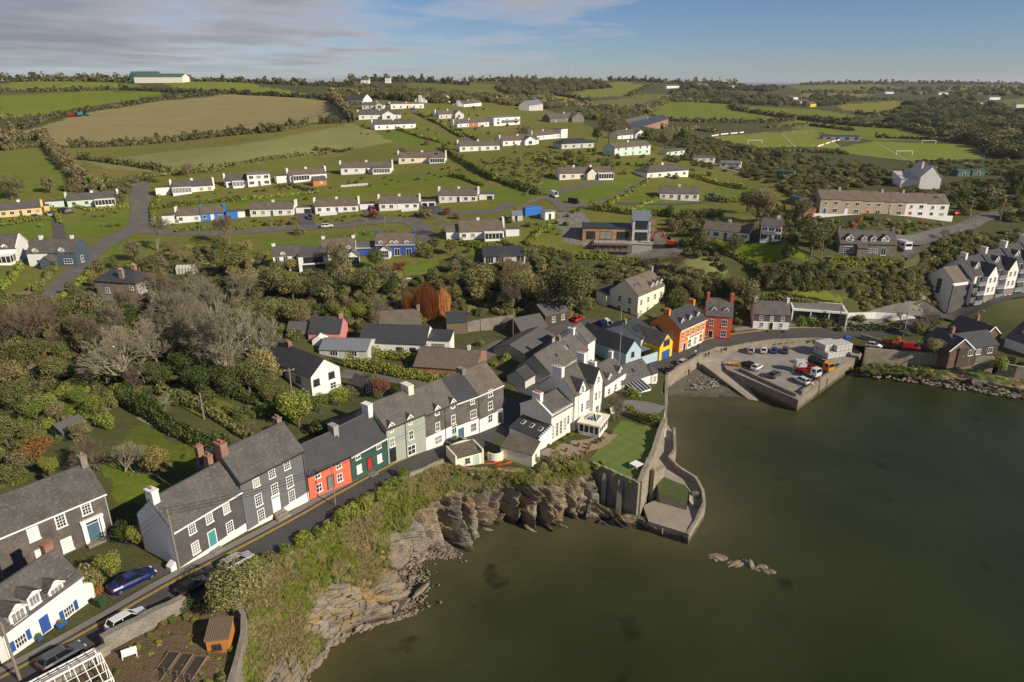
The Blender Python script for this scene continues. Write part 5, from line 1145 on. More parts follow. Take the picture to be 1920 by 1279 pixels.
# ------------------------------------------------------------------ village houses behind the villa and round the quay
def village():
 # long slate-roofed building with a grey gable
 h=House('long_slate_house','big old building with patchy brown slate roof and blank grey gable, behind the villa',(1032,728),(1101,686),za=7.0,zb=6.2,zl='a',depth=8.0,eave=3.1,rise=3.2,wall=M_CONC,roof=M_SLATE_M)
 for u,f in((.35,.5),(.62,.55),(.68,.55)):h.skylight(h.L*u,f,.8,1.2)
 for u in(.3,.55,.8):h.win(h.L*u,1.5,.9,1.1)
 h.chimney(h.L*.62,None,.8,.8,.9,2,M_STONE);h.chimney(h.L-.3,None,.9,1.4,1.0,2,M_WHITE)
 h.block(h.L,h.L+3.5,0,7.8,4.6,2.9,wall=M_WHITE);put_window(h.root,h.L+3.5,4.0,3.2,math.pi/2,1.6,2.6,2,3);put_window(h.root,h.L+3.5,2.0,1.5,math.pi/2,.9,1.4)
 h.block(-4.0,-.02,3.5,7.8,2.4,1.5,wall=M_GREYW,roof=M_SLATE_D)
 # dark weatherboarded houses in the yard
 a=House('timber_house','dark brown timber house with skylight, farther of the two in the yard',(1022,616),(1066,603),depth=7,eave=3.2,rise=2.0,wall=M_WOOD_D,roof=M_FELT,zl='min');a.skylight(a.L*.45,.5);a.win(a.L*.35,1.2,.9,1.3);a.win(a.L*.75,1.2,.9,1.3)
 a=House('timber_house','dark brown timber house with plain felt roof, nearer of the two in the yard',(976,640),(1026,634),depth=7,eave=3.0,rise=2.2,wall=M_WOOD_D,roof=M_FELT,zl='min');a.win(a.L*.8,.6,1.6,1.5,3,1);a.panel('brick_front',.3,a.L*.6,0,2.4,M_BRICK)
 b=House('shed_roof_house','low grey-roofed outbuilding in front of the dark timber houses',(985,690),(1040,652),za=6.6,zb=6.6,depth=8,eave=3.0,rise=1.5,wall=M_CONC,roof=M_FELT,zl='min')
 # blue house, yellow workshop
 h=House('pale_blue_house','pale blue gabled house with dark slate roof facing the street above the beach',(1172,697),(1200,687),za=4.2,zb=4.2,depth=15,eave=4.3,rise=2.6,wall=M_PBLUE,roof=M_SLATE_D,kind='cross',ov=.1)
 h.wpx(1186,669,.8,1.1,2,2,fr=M_DFRAME);h.wpx(1186,690,.8,1.2,2,2,fr=M_DFRAME)
 m=MB();m.box(h.L+.02,h.L+7,.3,.6,-1,1.9);h.part('yard_wall',m,M_PBLUE);m=MB();m.box(h.L+.3,h.L+6.5,2.0,6,2.3,2.42);h.part('glass_canopy',m,M_ZINC)
 w=House('grey_workshop','grey slate roofed building with solar panels between the blue and yellow houses',(1200,668),(1228,652),za=4.0,zb=4.0,depth=11,eave=4.2,rise=2.4,wall=M_GREYW,roof=M_SLATE_D)
 for i in range(2):o=w.skylight(w.L*(.3+.3*i),.5,1.6,1.8,M_SOLAR)
 w.chimney(w.L*.2,None,.7,.7,.9,2,M_STONE);w.chimney(w.L-.2,None,.7,.9,.9,2,M_CONC)
 y=House('yellow_workshop','bright yellow gabled workshop with blue roller door',(1235,679),(1259,668),za=3.6,zb=3.6,depth=10,eave=3.9,rise=2.5,wall=M_YELLOW,roof=M_SLATE,kind='cross',ov=.05)
 m=MB();m.box(y.L*.2,y.L*.8,-.04,0,0,2.3)
 for i in range(8):m.box(y.L*.2,y.L*.8,-.06,-.04,.1+i*.27,.28+i*.27)
 y.part('roller_door',m,M_DBLUE);put_window(y.root,y.L/2,0,3.3,0,y.L*.45,1.5,3,2,M_DFRAME,False)
 pts=[(y.L/2+y.L*.24*math.cos(math.pi*i/8),4.85+.55*math.sin(math.pi*i/8))for i in range(9)];m=MB();m.hull([(p[0],0,p[1])for p in pts],[(p[0],-.05,p[1])for p in pts]);y.part('arched_light',m,M_GLASS)
 # orange pub
 h=House('orange_pub','large orange pub with three slate dormers and pale shopfront on the corner',(1272,663),(1320,640),za=3.5,zb=3.5,depth=8.6,eave=6.0,rise=3.1,wall=M_ORANGE,roof=M_SLATE_D,gutter=M_WPAINT)
 for f in(.2,.5,.8):h.dormer(h.L*f,6.5,1.1,1.0,.6,1.2,M_SLATE_D)
 for f in(.1,.3,.5,.7,.9):h.win(h.L*f,3.6,.8,1.5,2,2)
 m=MB();m.box(h.L*.3,h.L*.9,-.12,0,0,2.9);m.box(h.L*.28,h.L*.92,-.25,0,2.9,3.3);h.part('shopfront',m,M_CPAINT)
 for f in(.38,.6,.82):h.win(h.L*f,.6,1.1,1.9,2,2,ex=.12)
 h.win(h.L*.1,.9,.9,1.5);h.door(h.L*.2,0,1,2.1,M_BLKDOOR);h.chimney(.4,None,.7,1.5,1.0,2,M_ORANGE);h.chimney(h.L-.4,None,.7,1.5,1.0,2,M_ORANGE)
 put_window(h.root,0,2.5,3.4,-math.pi/2,.9,1.5);h.block(-6.5,-.02,3.0,10,3.2,2.2,roof=M_SLATE_D)
 bd=MB();bd.box(h.L*.34,h.L*.86,-.29,-.25,2.98,3.24);h.part('name_board',bd,plain('dark_plum_paint',(0.08,0.03,0.06)))
 # red house
 h=House('red_house','brick-red rendered house with twin slate dormers left of the harbour road',(1319,628),(1369,637.5),za=4.2,zb=3.4,zl='b',depth=7.5,eave=6.2,rise=3.4,wall=M_RED,roof=M_SLATE)
 for f in(.3,.75):h.dormer(h.L*f,6.6,1.1,1.0,.55,1.0)
 for z,w in((3.5,1.2),(.7,1.2)):h.win(h.L*.72,z,1.2,1.7,3,2)
 h.win(h.L*.25,3.5,.9,1.6);h.door(h.L*.25,0,1.0,2.1);h.chimney(.4,None,.7,1.4,1.2,2,M_RED);h.chimney(h.L-.4,None,.8,1.6,1.3,2,M_RED)
 put_window(h.root,h.L,2.6,2.5,math.pi/2,.8,2.4,2,4);h.panel('red_plinth',0,h.L,-.5,.5,M_REDP)
 # little slate and white cottage
 h=House('slate_fronted_cottage','small cottage with slate-hung upper floor and white ground floor, on the harbour road',(1411,617),(1478,619),depth=5.8,eave=4.2,rise=2.6,wall=M_WHITE,roof=M_SLATE,zl='mean');h.panel('slate_hanging',0,h.L,2.2,h.eave,M_SHANG)
 for f in(.2,.5,.8):h.win(h.L*f,2.6,.8,1.1,2,2,ex=.03)
 for f in(.24,.78):h.win(h.L*f,.7,.75,1.1)
 h.door(h.L*.5,0,.9,1.9);h.chimney(.4,None,.6,.8,.9,1,M_WHITE);h.chimney(h.L-.4,None,.6,.8,.9,1,M_WHITE)
 # modern flat-roofed glass house
 m_=House('glass_house','modern flat-roofed white house with wide glass front below the grassy bank',(1482,607),(1585,615),za=5.2,zb=5.2,depth=7.5,bare=True,cat='house');L=m_.L
 b=MB();b.box(0,L,5.5,7.5,-2,4.0);m_.part('back_wall',b,M_WHITE)
 b=MB();b.box(0,L,-.4,7.6,3.8,4.25);m_.part('roof_slab',b,M_WHITE);b=MB();b.box(.5,L-.5,.3,7.0,4.25,4.3);m_.part('roof',b,M_PAVE)
 for f in(0,.33,.66,.985):b=MB();b.box(L*f,L*f+.25,-.3,.1,-2,3.8);m_.part('column',b,M_WHITE)
 b=MB();b.box(.2,L-.2,.5,.6,0,3.7);m_.part('glass_wall',b,M_GLASS);b=MB();b.box(0,L,-.1,5.5,-2,.02);m_.part('floor_slab',b,M_PAVE)
 b=MB();b.box(L*.28,L*.45,-.2,-.1,0,2.2);m_.part('white_panel',b,M_WHITE)
 wall_path('garden_wall','long white curving garden wall right of the modern glass house',[G(1586,596),G(1640,598),G(1690,600),G(1715,597)],[3]*4,[7.6,7.4,7.0,6.6],.3,M_WHITE)
 # cream guest house
 h=House('cream_house','tall cream house with grey-brown roof and row of white dormers, above the orange pub',(1194,602),(1243,573),za=6.4,zb=7.4,zl='a',depth=8.8,eave=6.8,rise=3.5,wall=M_CREAM,roof=M_SLATE_B)
 for f in(.58,.75,.92):h.dormer(h.L*f,7.2,1.0,1.0,.5,.6)
 for f in(.25,.55):h.skylight(h.L*f*.5,.55)
 for f in(.12,.38,.64,.88):
  h.win(h.L*f,4.0,.9,1.4);h.win(h.L*f,1.2,.9,1.4)
 for y in(2.5,5.6):put_window(h.root,0,y,4.2,-math.pi/2,.9,1.6);put_window(h.root,0,y,1.4,-math.pi/2,.9,1.6)
 h.block(-1.5,5,8.82,12,5.5,1.0,'mono',roof=M_SLATE_D);h.chimney(h.L-.4,None,.7,1.2,1.0,2,M_CONC)
 # low house with charcoal roof and white end
 h=House('charcoal_roof_house','long low white house with charcoal slate roof behind the clipped hedge',(674,660),(800,668),za=9.6,zb=9.2,depth=8.5,eave=2.6,rise=2.6,wall=M_WHITE,roof=M_SLATE_D);h.win(h.L*.6,.8,1.2,.8,2,1,fr=M_DFRAME);h.win(h.L*.8,.8,1.2,.8,2,1,fr=M_DFRAME)
 h.block(h.L,h.L+5,1.0,6,3.2,.6,'mono',roof=M_SLATE_D);put_window(h.root,h.L+2.4,1.0,.3,0,2.6,2.0,3,1,M_DFRAME);put_window(h.root,h.L,.5,.8,math.pi/2,1.0,1.8)
 # white gabled house behind the terrace
 h=House('white_gabled_house','two-storey white house with long dark roof, gable facing the terrace gardens',(588,757),(641,735),za=9.6,zb=9.6,depth=19,eave=5.3,rise=2.5,wall=M_WHITE,roof=M_SLATE_D,kind='cross',ov=.25)
 for q in((594,723),(622,709)):h.wpx(*q,1.2,1.2,2,2,fr=M_DFRAME)
 for q in((625,727),):h.wpx(*q,1.2,1.1,2,2)
 for y in(4,9,14):put_window(h.root,0,y,3.2,-math.pi/2,1.3,1.2,2,2,M_DFRAME);
 h.chimney(h.L/2,11,.8,1.4,.8,2,M_BRICK,zr=7.8)
 c=House('timber_conservatory_shed','garden building with bluish sheet roof beside the white gabled house',(600,672),(690,676),za=10.4,zb=10.2,depth=7,eave=2.1,rise=1.2,wall=M_GREYW,roof=M_ZINC,cat='outbuilding');c.win(c.L*.3,.8,1.6,1.0,3,1);c.win(c.L*.7,.8,1.6,1.0,3,1)
 # brown tiled bungalow seen from behind
 h=House('brown_tiled_bungalow','low bungalow with wide brown pantile roof behind the terrace',(776,704),(893,714),za=8.4,zb=8.2,depth=10.5,eave=2.2,rise=2.2,wall=M_BRICK,roof=bricks('brown_pantiles',(0.15,0.118,0.09),(0.2,0.16,0.125),(0.045,0.035,0.028),0.42,0.4,0.85,0.05,None,0.06));h.chimney(h.L*.8,None,.6,.6,.8,1,M_WHITE)
 h=House('pink_gabled_house','small house with pink gable end and dark roof among the trees',(580,647),(640,647),za=11,zb=11,depth=7,eave=2.8,rise=2.4,wall=M_PINK,roof=M_SLATE_D);h.block(-5,-.02,.5,6,2.4,1.8,wall=M_WOOD_D,roof=M_FELT);h.chimney(h.L-.4,None,.7,.9,.7,1,M_PINK)
 m=MB();m.box(h.L*.2,h.L*.6,-2.2,0,0,1.9);m.hull([(h.L*.2-.1,-2.3,1.9),(h.L*.6+.1,-2.3,1.9),(h.L*.6+.1,0,1.9),(h.L*.2-.1,0,1.9)],[(h.L*.4-.05,-2.3,2.9),(h.L*.4+.05,-2.3,2.9),(h.L*.4+.05,0,2.9),(h.L*.4-.05,0,2.9)]);h.part('porch',m,M_WPAINT)
 h=House('grey_roofed_cottage','plain cottage with faded grey slate roof beyond the charcoal-roofed house',(712,630),(789,628),za=10,zb=9.8,depth=6.5,eave=2.7,rise=2.4,wall=M_GREYW,roof=M_SLATE_B);h.chimney(h.L-.3,None,.7,1,.8,1,M_STONE)
 h=House('dark_roofed_shed','square shed with charcoal roof beside the old walled yard',(838,628),(876,628),za=8.8,zb=8.6,depth=7,eave=3.2,rise=1.4,wall=M_WOOD,roof=M_SLATE_D,cat='shed')
 wall_path('yard_wall','ruined pale stone wall of the old yard right of the dark-roofed shed',[G(876,622),G(920,618),G(962,617)],[7]*3,[11.2,11.4,11.6],.5,M_STONE,rough=.15)
 h=House('stone_farmhouse','old stone house with slate hip roof and cream chimney pots, among the trees',(188,572),(263,578),za=14.6,zb=14.6,depth=6.5,eave=6.0,rise=2.4,wall=M_STONE,roof=M_SLATE_D,kind='hip',hipx=2.5)
 h.wpx(203,549,.9,1.2,2,2);h.wpx(247,544,.9,1.2,2,2);h.chimney(h.L*.62,1.0,1.1,.7,1.2,3,M_STONE,zr=7.6,pot=M_POTC);h.chimney(h.L*.55,6.0,1.1,.7,1.2,3,M_BRICK,zr=7.4,pot=M_POTC)
 for y in(1.2,3.2,5.2):put_window(h.root,h.L,y,3.6,math.pi/2,.8,1.6,2,2)
 h.block(h.L,h.L+3.2,-.6,2.8,2.4,1.2,'hip',roof=M_SLATE_B,hipx=1.4);put_window(h.root,h.L+1.6,-.6,.6,0,2.0,1.4,3,1)
 # summer houses and sheds of the gardens
 s=House('summerhouse','small dark summerhouse with white window in the yard behind the terrace',(683,745),(700,738),za=10,zb=10,depth=3.6,eave=2.1,rise=1.3,wall=M_WOOD_D,roof=M_FELT,kind='cross',cat='shed');s.win(s.L/2,.8,.9,1.2,2,2)
 s=House('garden_shed','dark green glazed garden shed with grey felt roof in the left garden',(99,826),(122,835),za=15.6,zb=15.4,depth=3.6,eave=2.0,rise=.9,wall=M_GREENSHED,roof=M_FELT,kind='cross',cat='shed');s.door(s.L*.6,0,.9,1.8,M_GREENSHED,fr=M_GREENSHED)
 put_window(s.root,0,1.8,.9,-math.pi/2,1.6,.8,3,1,M_GREENSHED)
 o=House('orange_shed','orange-stained timber shed with corrugated roof at the cliff edge',(391,1232),(433,1227),za=11.6,zb=11.6,depth=2.4,eave=2.0,rise=.45,wall=M_CLAD if False else M_WOOD_O,roof=M_WOOD,kind='mono',cat='shed',sink=.6,ov=.12)
 for i in range(8):m=MB();m.box(o.L*i/8+.01,o.L*(i+1)/8-.012,-.025,-.001,-.4,1.98);o.part('board',m,M_WOOD_O)
 for i in range(13):m=MB();x=-.1+(o.L+.2)*i/12.5;m.hull([(x,-.12,2.09),(x+.09,-.12,2.09),(x+.09,2.45,2.57),(x,2.45,2.57)],[(x,-.12,2.15),(x+.09,-.12,2.15),(x+.09,2.45,2.63),(x,2.45,2.63)]);o.part('roof_rib',m,M_WOOD)
 put_window(o.root,o.L*.45,-.03,.85,0,.75,.6,2,1,M_WOOD_D)
 # white apartments on the right
 A0=at(1816,571,6.9);B0=A0+30*np.array((math.cos(R(20)),math.sin(R(20)),0))
 h=House('white_apartments','row of tall white apartments with steep gables and glass balconies at the right edge',A0,B0,depth=10,eave=9.0,rise=3.6,wall=M_WHITE,roof=M_SLATE_D,L=30,bare=True);L=30.0
 n=4;W=L/n
 for i in range(n):
  x0=i*W;up=1.1*i;h.eave=8.3+up;h.rise=4.0;h.d=10;h.L=W
  h.block(x0+.02 if i else 0,x0+W,0,10,8.3+up,4.0)
  h.block(x0+W*.45,x0+W*.98,-1.2,4.5,8.0+up,3.0,'cross',ov=.1)
  for z in(.4+up,3.1+up,5.8+up):
   w=h.win(0,z,1.9,2.1,2,1,ex=0);w.location=(x0+W*.24,0,z)
   b=MB();b.box(x0+W*.05,x0+W*.43,-1.3,0,z-.22,z-.05);h.part('balcony',b,M_GREYW)
   g=MB();g.box(x0+W*.05,x0+W*.43,-1.32,-1.27,z-.05,z+.95);h.part('balustrade',g,M_ZINC)
   for f in(.6,.83):w=h.win(0,z+.4,.6,1.3,1,2);w.location=(x0+W*f,-1.2,z+.4)
  b=MB();b.box(x0+W*.44,x0+W*.985,-1.26,-1.2,-2,2.6+up);h.part('stone_base',b,M_STONE)
  h.dormer(x0+W*.24,9.3+up,1.2,1.2,.9,1.6)
  h.chimney(x0+.3 if i else W*.02+.3,5,.7,1.8,1.4,2,M_WHITE,zr=12.0+up)
 h.panel('corner_cladding',-.01,1.6,-2,6.0,M_SHANG,.05)
 h.block(-6.6,-.02,1.0,9,6.8,3.2,'gable',M_WHITE,M_SLATE_B);put_window(h.root,-6.6,5.0,2.6,-math.pi/2,1.3,4.2,2,4,M_GREYW,False)
 m=MB();m.box(-6.62,-6.3,.7,1.0,-2,6.0);m.box(-6.5,-.02,.9,.997,-2,5.6);h.part('slate_cladding',m,M_SHANG)
 # dark cottages on the right shore
 for(A,B,d,lab)in(((1778,676),(1800,674),8,'low dark-roofed cottage with white bargeboards nearest the sea wall'),((1838,652),(1862,648),9,'dark-roofed cottage with tall pointed white-edged gable above the others on the shore')):
  h=House('dark_cottage',lab,A,B,za=5.0,zb=5.0,depth=d,eave=2.6,rise=2.4,wall=M_BRICK_D,roof=M_SLATE_D,kind='cross',ov=.5,L=6.0)
  h.win(h.L/2,.8,1.3,1.2,2,1);m=MB()
  for sg in(-1,1):m.beam((h.L/2+sg*3.5,-.2,2.25),(h.L/2,-.2,5.05),.08,.25)
  h.part('bargeboard',m,M_WPAINT);h.chimney(h.L*.7,d*.6,.7,.7,1,1,M_BRICK)
 h=House('dark_cottage','long dark-roofed cottage behind the shore cottages with veranda',(1795,674),(1868,664),za=5.2,zb=5.2,depth=7,eave=2.5,rise=2.2,wall=M_WOOD_D,roof=M_SLATE_D)
 for f in(.3,.5,.8):h.win(h.L*f,.6,1.3,1.3,2,1)
 h=House('dark_cottage','dark slate-roofed house with skylight cut off by the right edge',(1880,655),(1950,680),za=4.6,zb=4.6,depth=9,eave=3.2,rise=3.2,wall=M_WHITE,roof=M_SLATE_D);h.skylight(h.L*.25,.5)
village()
# ------------------------------------------------------------------ houses up the hill
BUNG='estate bungalows on the hillside'
def bungalow(nm,label,a,b,wall=None,roof=None,depth=7.5,eave=2.5,rise=1.9,n=4,fins='',chim=(.5,),ww=1.2,wh=1.1,door=True,kind='gable',group=None,cw=None,**k):
 h=House(nm,label,a,b,depth=depth,eave=eave,rise=rise,wall=wall or M_WHITE,roof=roof or M_TILE,kind=kind,group=group,**k)
 two=eave>4
 for i in range(n):
  u=h.L*(i+.5)/n
  if door and i==n//2:h.door(u,0,.95,2.0,random.choice([M_BLKDOOR,M_WPAINT,M_WOOD,M_SLBLUE]))
  else:h.win(u,.75 if not two else.8,ww,wh,random.choice((2,2,3)),1)
  if two:h.win(u,3.0,ww*.9,1.1,2,1)
 put_window(h.root,h.L,depth*.5,1.0,math.pi/2,1.0,1.0,2,1)
 if 'l'in fins:h.fin(-.3)
 if 'r'in fins:h.fin(h.L+.3)
 for f in chim:h.chimney(h.L*f,None,.9,.6,.6,1,cw or M_WHITE)
 return h
def sunroom(h,x0,x1,dep=2.6,top=2.3,mat=None,name='sunroom'):
 m=MB();n=max(2,int((x1-x0)/1.0));m.box(x0,x1,-dep,-.02,-1.5,.5)
 for i in range(n+1):x=x0+(x1-x0)*i/n;m.box(x-.06,x+.06,-dep-.02,-dep+.1,.5,top)
 for x in(x0,x1):m.box(x-.06,x+.06,-dep*.5-.06,-dep*.5+.06,.5,top);
 m.box(x0-.1,x1+.1,-dep-.1,-.02,top,top+.2);o=h.part(name,m,mat or M_WPAINT);g=MB();g.box(x0+.03,x1-.03,-dep+.05,-.05,.5,top);g.build('glass',M_GLASS,o);return o
def boxwing(h,x0,x1,y0,y1,z,wall,name='wall',roof=None):return h.block(x0,x1,y0,y1,z,0,'flat',wall,roof or M_FELT,ov=.05)
def estate():
 B=bungalow
 h=B('bungalow','peach-yellow bungalow at the far left edge of the estate',(0,408),(80,402),M_PEACH,M_TILE_G,fins='',n=5);h.fin(h.L+.4,mat=M_PEACH,top=.2);boxwing(h,h.L+.8,h.L+2.5,1,5,2.6,M_PEACH)
 h=B('bungalow','pale mint bungalow with blue sun room roof, left of the estate road',(128,389),(222,383),M_MINT,M_TILE_G,n=4,fins='r');h.fin(-.3,mat=M_MINT);boxwing(h,-7,-1.2,1.5,5.5,2.3,M_MINT);sunroom(h,h.L*.55,h.L*.95);h.skylight(h.L*.6,.45);h.skylight(h.L*.75,.45)
 h=B('bungalow','cream and white bungalow with wide sun room, first right of the road bend, upper row',(325,366),(401,357),M_CREAM2,M_TILE_G,n=5,fins='lr');sunroom(h,0,h.L*.45,1.5);boxwing(h,-6,-.8,2,6,2.4,M_WHITE)
 h=B('bungalow','small white bungalow with glazed bay, second in the upper row',(425,352),(464,349),M_WHITE,M_TILE_G,n=3,fins='l',chim=());sunroom(h,h.L*.3,h.L*.8,2)
 h=B('modern_house','white flat-roofed two-storey modern house in the upper row',(466,351),(508,346),M_WHITE,M_PAVE,eave=4.6,rise=0,kind='flat',n=3,ww=1.8,chim=())
 h=B('bungalow','white bungalow with long glazed porch, beside the orange garden shed',(545,343),(613,334),M_WHITE,M_TILE,n=4,fins='lr');sunroom(h,1,h.L*.5,1.2);boxwing(h,-5,-.8,2,6,2.3,M_WHITE)
 h=B('bungalow','white bungalow with dark hipped sun room on its right, upper row',(640,328),(735,322),M_WHITE,M_TILE,n=5,fins='lr');h.block(h.L*.62,h.L*.98,-3,.3,2.4,1.3,'hip',M_WHITE,M_TILE_G,hipx=1.4);sunroom(h,h.L*.64,h.L*.96,3.1,2.1)
 h=B('bungalow','cream bungalow with solar panels and hipped bay, last of the upper row',(748,308),(835,303),M_CREAM,M_TILE,n=5,fins='lr');h.block(h.L*.66,h.L,-3,.3,2.4,1.4,'hip',M_WHITE,M_TILE,hipx=1.4);sunroom(h,h.L*.68,h.L*.98,3.1,2.1);h.skylight(h.L*.8,.6,1.6,1.4,M_SOLAR)
 h=B('bungalow','white half of the white and bright blue pair of bungalows',(333,419),(377,415),M_WHITE,M_TILE,n=3,chim=());h.fin(-.3);boxwing(h,-4.5,-.8,-1,4,2.8,M_WHITE);h.win(0,0);
 h=B('bungalow','bright blue half of the white and blue pair of bungalows',(377.5,415),(421,411),M_BRBLUE,M_TILE,n=3,chim=(.02,),cw=M_BRBLUE);h.fin(h.L+.3,mat=M_BRBLUE);boxwing(h,h.L+.8,h.L+4.6,-.5,4,2.6,M_BRBLUE);boxwing(h,h.L+4.62,h.L+7,0,4,2.5,M_WHITE)
 for(a,b,lab,kk)in(((470,407),(551,403),'white bungalow with white carport block, right of the bright blue one',dict(fins='r',n=5)),
      ((592,402),(672,396),'white bungalow with front terrace, above the white car on the estate road',dict(fins='lr',n=5)),
      ((712,396),(786,391),'white bungalow with balcony deck, between the red car and the black car',dict(fins='lr',n=5)),
      ((824,381),(895,377),'white bungalow at the right end of the middle row, beside the green field',dict(fins='lr',n=5))):
  h=B('bungalow',lab,a,b,M_WHITE,M_TILE,group=BUNG,**kk);boxwing(h,h.L+.7,h.L+6.0,1.2,5.5,2.6,M_WHITE);m=MB();m.box(h.L+3.6,h.L+5.6,1.14,1.2,0,2.1);h.part('garage_door',m,M_DFRAME)
  if 'terrace'in lab or 'deck'in lab:m=MB();m.box(h.L*.1 if 'terrace'in lab else h.L*.55,h.L*.5 if 'terrace'in lab else h.L*.98,-2.2,-.02,-1.5,.2);m.box(h.L*.1 if 'terrace'in lab else h.L*.55,h.L*.5 if 'terrace'in lab else h.L*.98,-2.25,-2.15,.2,1.0);h.part('terrace',m,M_WHITE)
 h=B('bungalow','large bungalow with broad brown roof and grey conservatory, below the lane end',(862,451),(945,446),M_WHITE,M_TILE,n=5,depth=10,rise=2.6,chim=(.45,),fins='r');sunroom(h,h.L*.55,h.L*.95);boxwing(h,h.L+.8,h.L+5,1,6,2.6,M_WHITE);h.block(-4,-.02,2,8,2.3,1.5)
 # houses below the estate road
 h=B('two_storey_house','white two-storey house with modern glazed wing, left of the russet tree',(515,510),(562,506),M_WHITE,M_TILE_G,eave=4.4,rise=2,n=3,chim=(.05,));h.block(h.L,h.L+8,-2.5,6.5,4.4,.6,'mono',M_WHITE,M_TILE_G);put_window(h.root,h.L+4,-2.5,2.6,0,5.2,1.5,4,1,M_DFRAME);put_window(h.root,h.L+4,-2.5,0,0,6,1.9,5,1,M_DFRAME);h.dormer(h.L*.4,4.2,1.2,.8,.5,.1)
 h=B('two_storey_house','white gabled house with glazed gable sun room, partly behind the russet tree',(605,494),(668,489),M_WHITE,M_TILE,eave=3.6,rise=2.6,n=3,chim=(.05,.95));h.block(h.L*.72,h.L*1.1,-3.5,.5,2.3,1.5,'cross',M_WHITE,M_TILE);put_window(h.root,h.L*.91,-3.5,.1,0,3.6,2.1,5,2);h.dormer(h.L*.8,3.5,1.2,.8,.5,.1)
 h=House('blue_dormer_house','royal blue house with white dormers and small white-gabled porch',(705,481),(778,478),depth=7,eave=3.5,rise=2.6,wall=M_BLUE,roof=M_TILE,gutter=M_WPAINT)
 for f in(.14,.42,.54,.8):h.dormer(h.L*f,3.3,1.2,.8,.5,.1,M_WPAINT)
 h.block(h.L*.1,h.L*.4,-2.6,.3,2.1,1.3,'cross',M_WHITE,M_TILE);put_window(h.root,h.L*.25,-2.6,.2,0,2.4,1.9,4,2);h.chimney(.2,None,.7,.9,.7,1,M_BLUE);h.chimney(h.L-.2,None,.7,.9,.7,2,M_BLUE)
 for f in(.55,.85):h.win(h.L*f,.1,1.5,2.0,2,1)
 h.block(-6,-.02,1,6,2.4,1.2,wall=M_BLUE,roof=M_FELT)
 h=B('modern_bungalow','low modern bungalow with dark grey sheet roof, above the tall trees',(908,497),(985,498),M_GREYW,M_SLATE_D,n=4,ww=2.2,wh=1.8,eave=2.6,rise=.9,kind='mono',depth=9,chim=())
 h=House('two_tone_house','long dark-roofed house half white and half slate blue, left of the lane',(56,499),(147,501),depth=8,eave=4.0,rise=3.0,wall=M_SLBLUE,roof=M_TILE_G)
 h.panel('white_front',0,h.L*.42,-1,4.0,M_WHITE,.05)
 for f in(.18,.72):h.dormer(h.L*f,3.7,1.4,1.0,.6,.1)
 h.win(h.L*.22,.3,1.2,1.7,ex=.05);h.win(h.L*.82,.8,2.0,1.3,3,2);put_window(h.root,h.L,3,.5,math.pi/2,1.4,1.8,2,2);h.chimney(h.L*.2,None,.8,.8,.8,1,M_WHITE);h.chimney(h.L*.85,None,.8,.6,.7,1,M_WHITE)
 h.block(h.L*.38,h.L*.6,-3.6,-.02,2.4,1.2,'cross',M_SLBLUE,M_TILE_G)
 h=House('white_gabled_house','white house with glazed sun room at the left edge, beside the slate-blue house',(-50,492),(37,492),depth=8,eave=3.8,rise=3.0,wall=M_WHITE,roof=M_TILE_G);sunroom(h,h.L*.45,h.L*.95,3.5);h.dormer(h.L*.75,3.5,1.3,.9,.6,.1);h.parapet(h.L,M_WHITE,.25)
 # the upper estate
 h=B('white_gabled_house','tall white gabled house at the top left of the estate, under the trees',(651,198),(681,195),M_WHITE,M_TILE_G,eave=3.6,rise=3.6,n=3,depth=8)
 up=[((679,205),(729,203),'white bungalow with pale roof just right of the tall gabled house',M_WHITE,M_TILE,2.5,1.6),((733,205),(795,203),'white flat-fronted house with yellow door at the top of the estate',M_WHITE,M_PAVE,3.2,.4),
 ((673,225),(752,222),'white bungalow with grey roof and wide gables, left in the upper estate',M_WHITE,M_TILE_G,2.8,2.4),((703,244),(780,240),'white bungalow on the lawn below the upper estate lane',M_WHITE,M_TILE_G,2.8,2.0),
 ((823,223),(870,221),'pale grey bungalow with big front gable, right of the upper lane',M_GREYW,M_TILE,2.8,2.2),((858,239),(917,237),'white bungalow with brick-red garage door, right of the upper lane',M_WHITE,M_TILE,2.5,1.8),
 ((870,201),(903,199),'small white bungalow under dark trees, upper centre',M_WHITE,M_TILE,2.5,1.8),((799,193),(845,191),'white house with two gables in front of the wood, upper centre',M_WHITE,M_TILE,2.8,2.4),
 ((862,285),(937,281),'white bungalow with pale end wall beside the long hedge, centre of the estate',M_WHITE,M_TILE,2.5,1.9),((943,274),(1010,270),'white bungalow with cross roof, right of the one by the long hedge',M_WHITE,M_TILE,2.5,2.0),
 ((1006,263),(1050,259),'white bungalow joined to a tall white box, centre right of the estate',M_WHITE,M_TILE,2.5,1.9)]
 for a,b,lab,w,r,e,ri in up:
  h=B('bungalow',lab,a,b,w,r,eave=e,rise=ri,n=5,fins='l',depth=8.5)
  if 'gable'in lab or 'cross'in lab:h.block(h.L*.55,h.L*.85,-2.5,4,e,ri*.9,'cross',w,r);put_window(h.root,h.L*.7,-2.5,.5,0,2,1.6,3,1)
  if 'garage'in lab:h.panel('garage_door',h.L*.35,h.L*.65,-.2,2.3,M_POT,.05)
  if 'yellow door'in lab:h.panel('door_panel',h.L*.55,h.L*.62,-.2,2.2,M_YELLOW,.07)
  if 'tall white box'in lab:boxwing(h,h.L-.5,h.L+6.5,-1,6,4.8,M_WHITE)
 h=B('modern_house','white and grey modern house with glass balcony, upper centre right',(926,236),(975,233),M_WHITE,M_PAVE,eave=5.0,rise=.5,kind='mono',n=3,ww=2.0,wh=1.6,depth=9,chim=());m=MB();m.box(h.L*.3,h.L*.95,-1.6,0,2.3,3.3);h.part('balcony',m,M_ZINC)
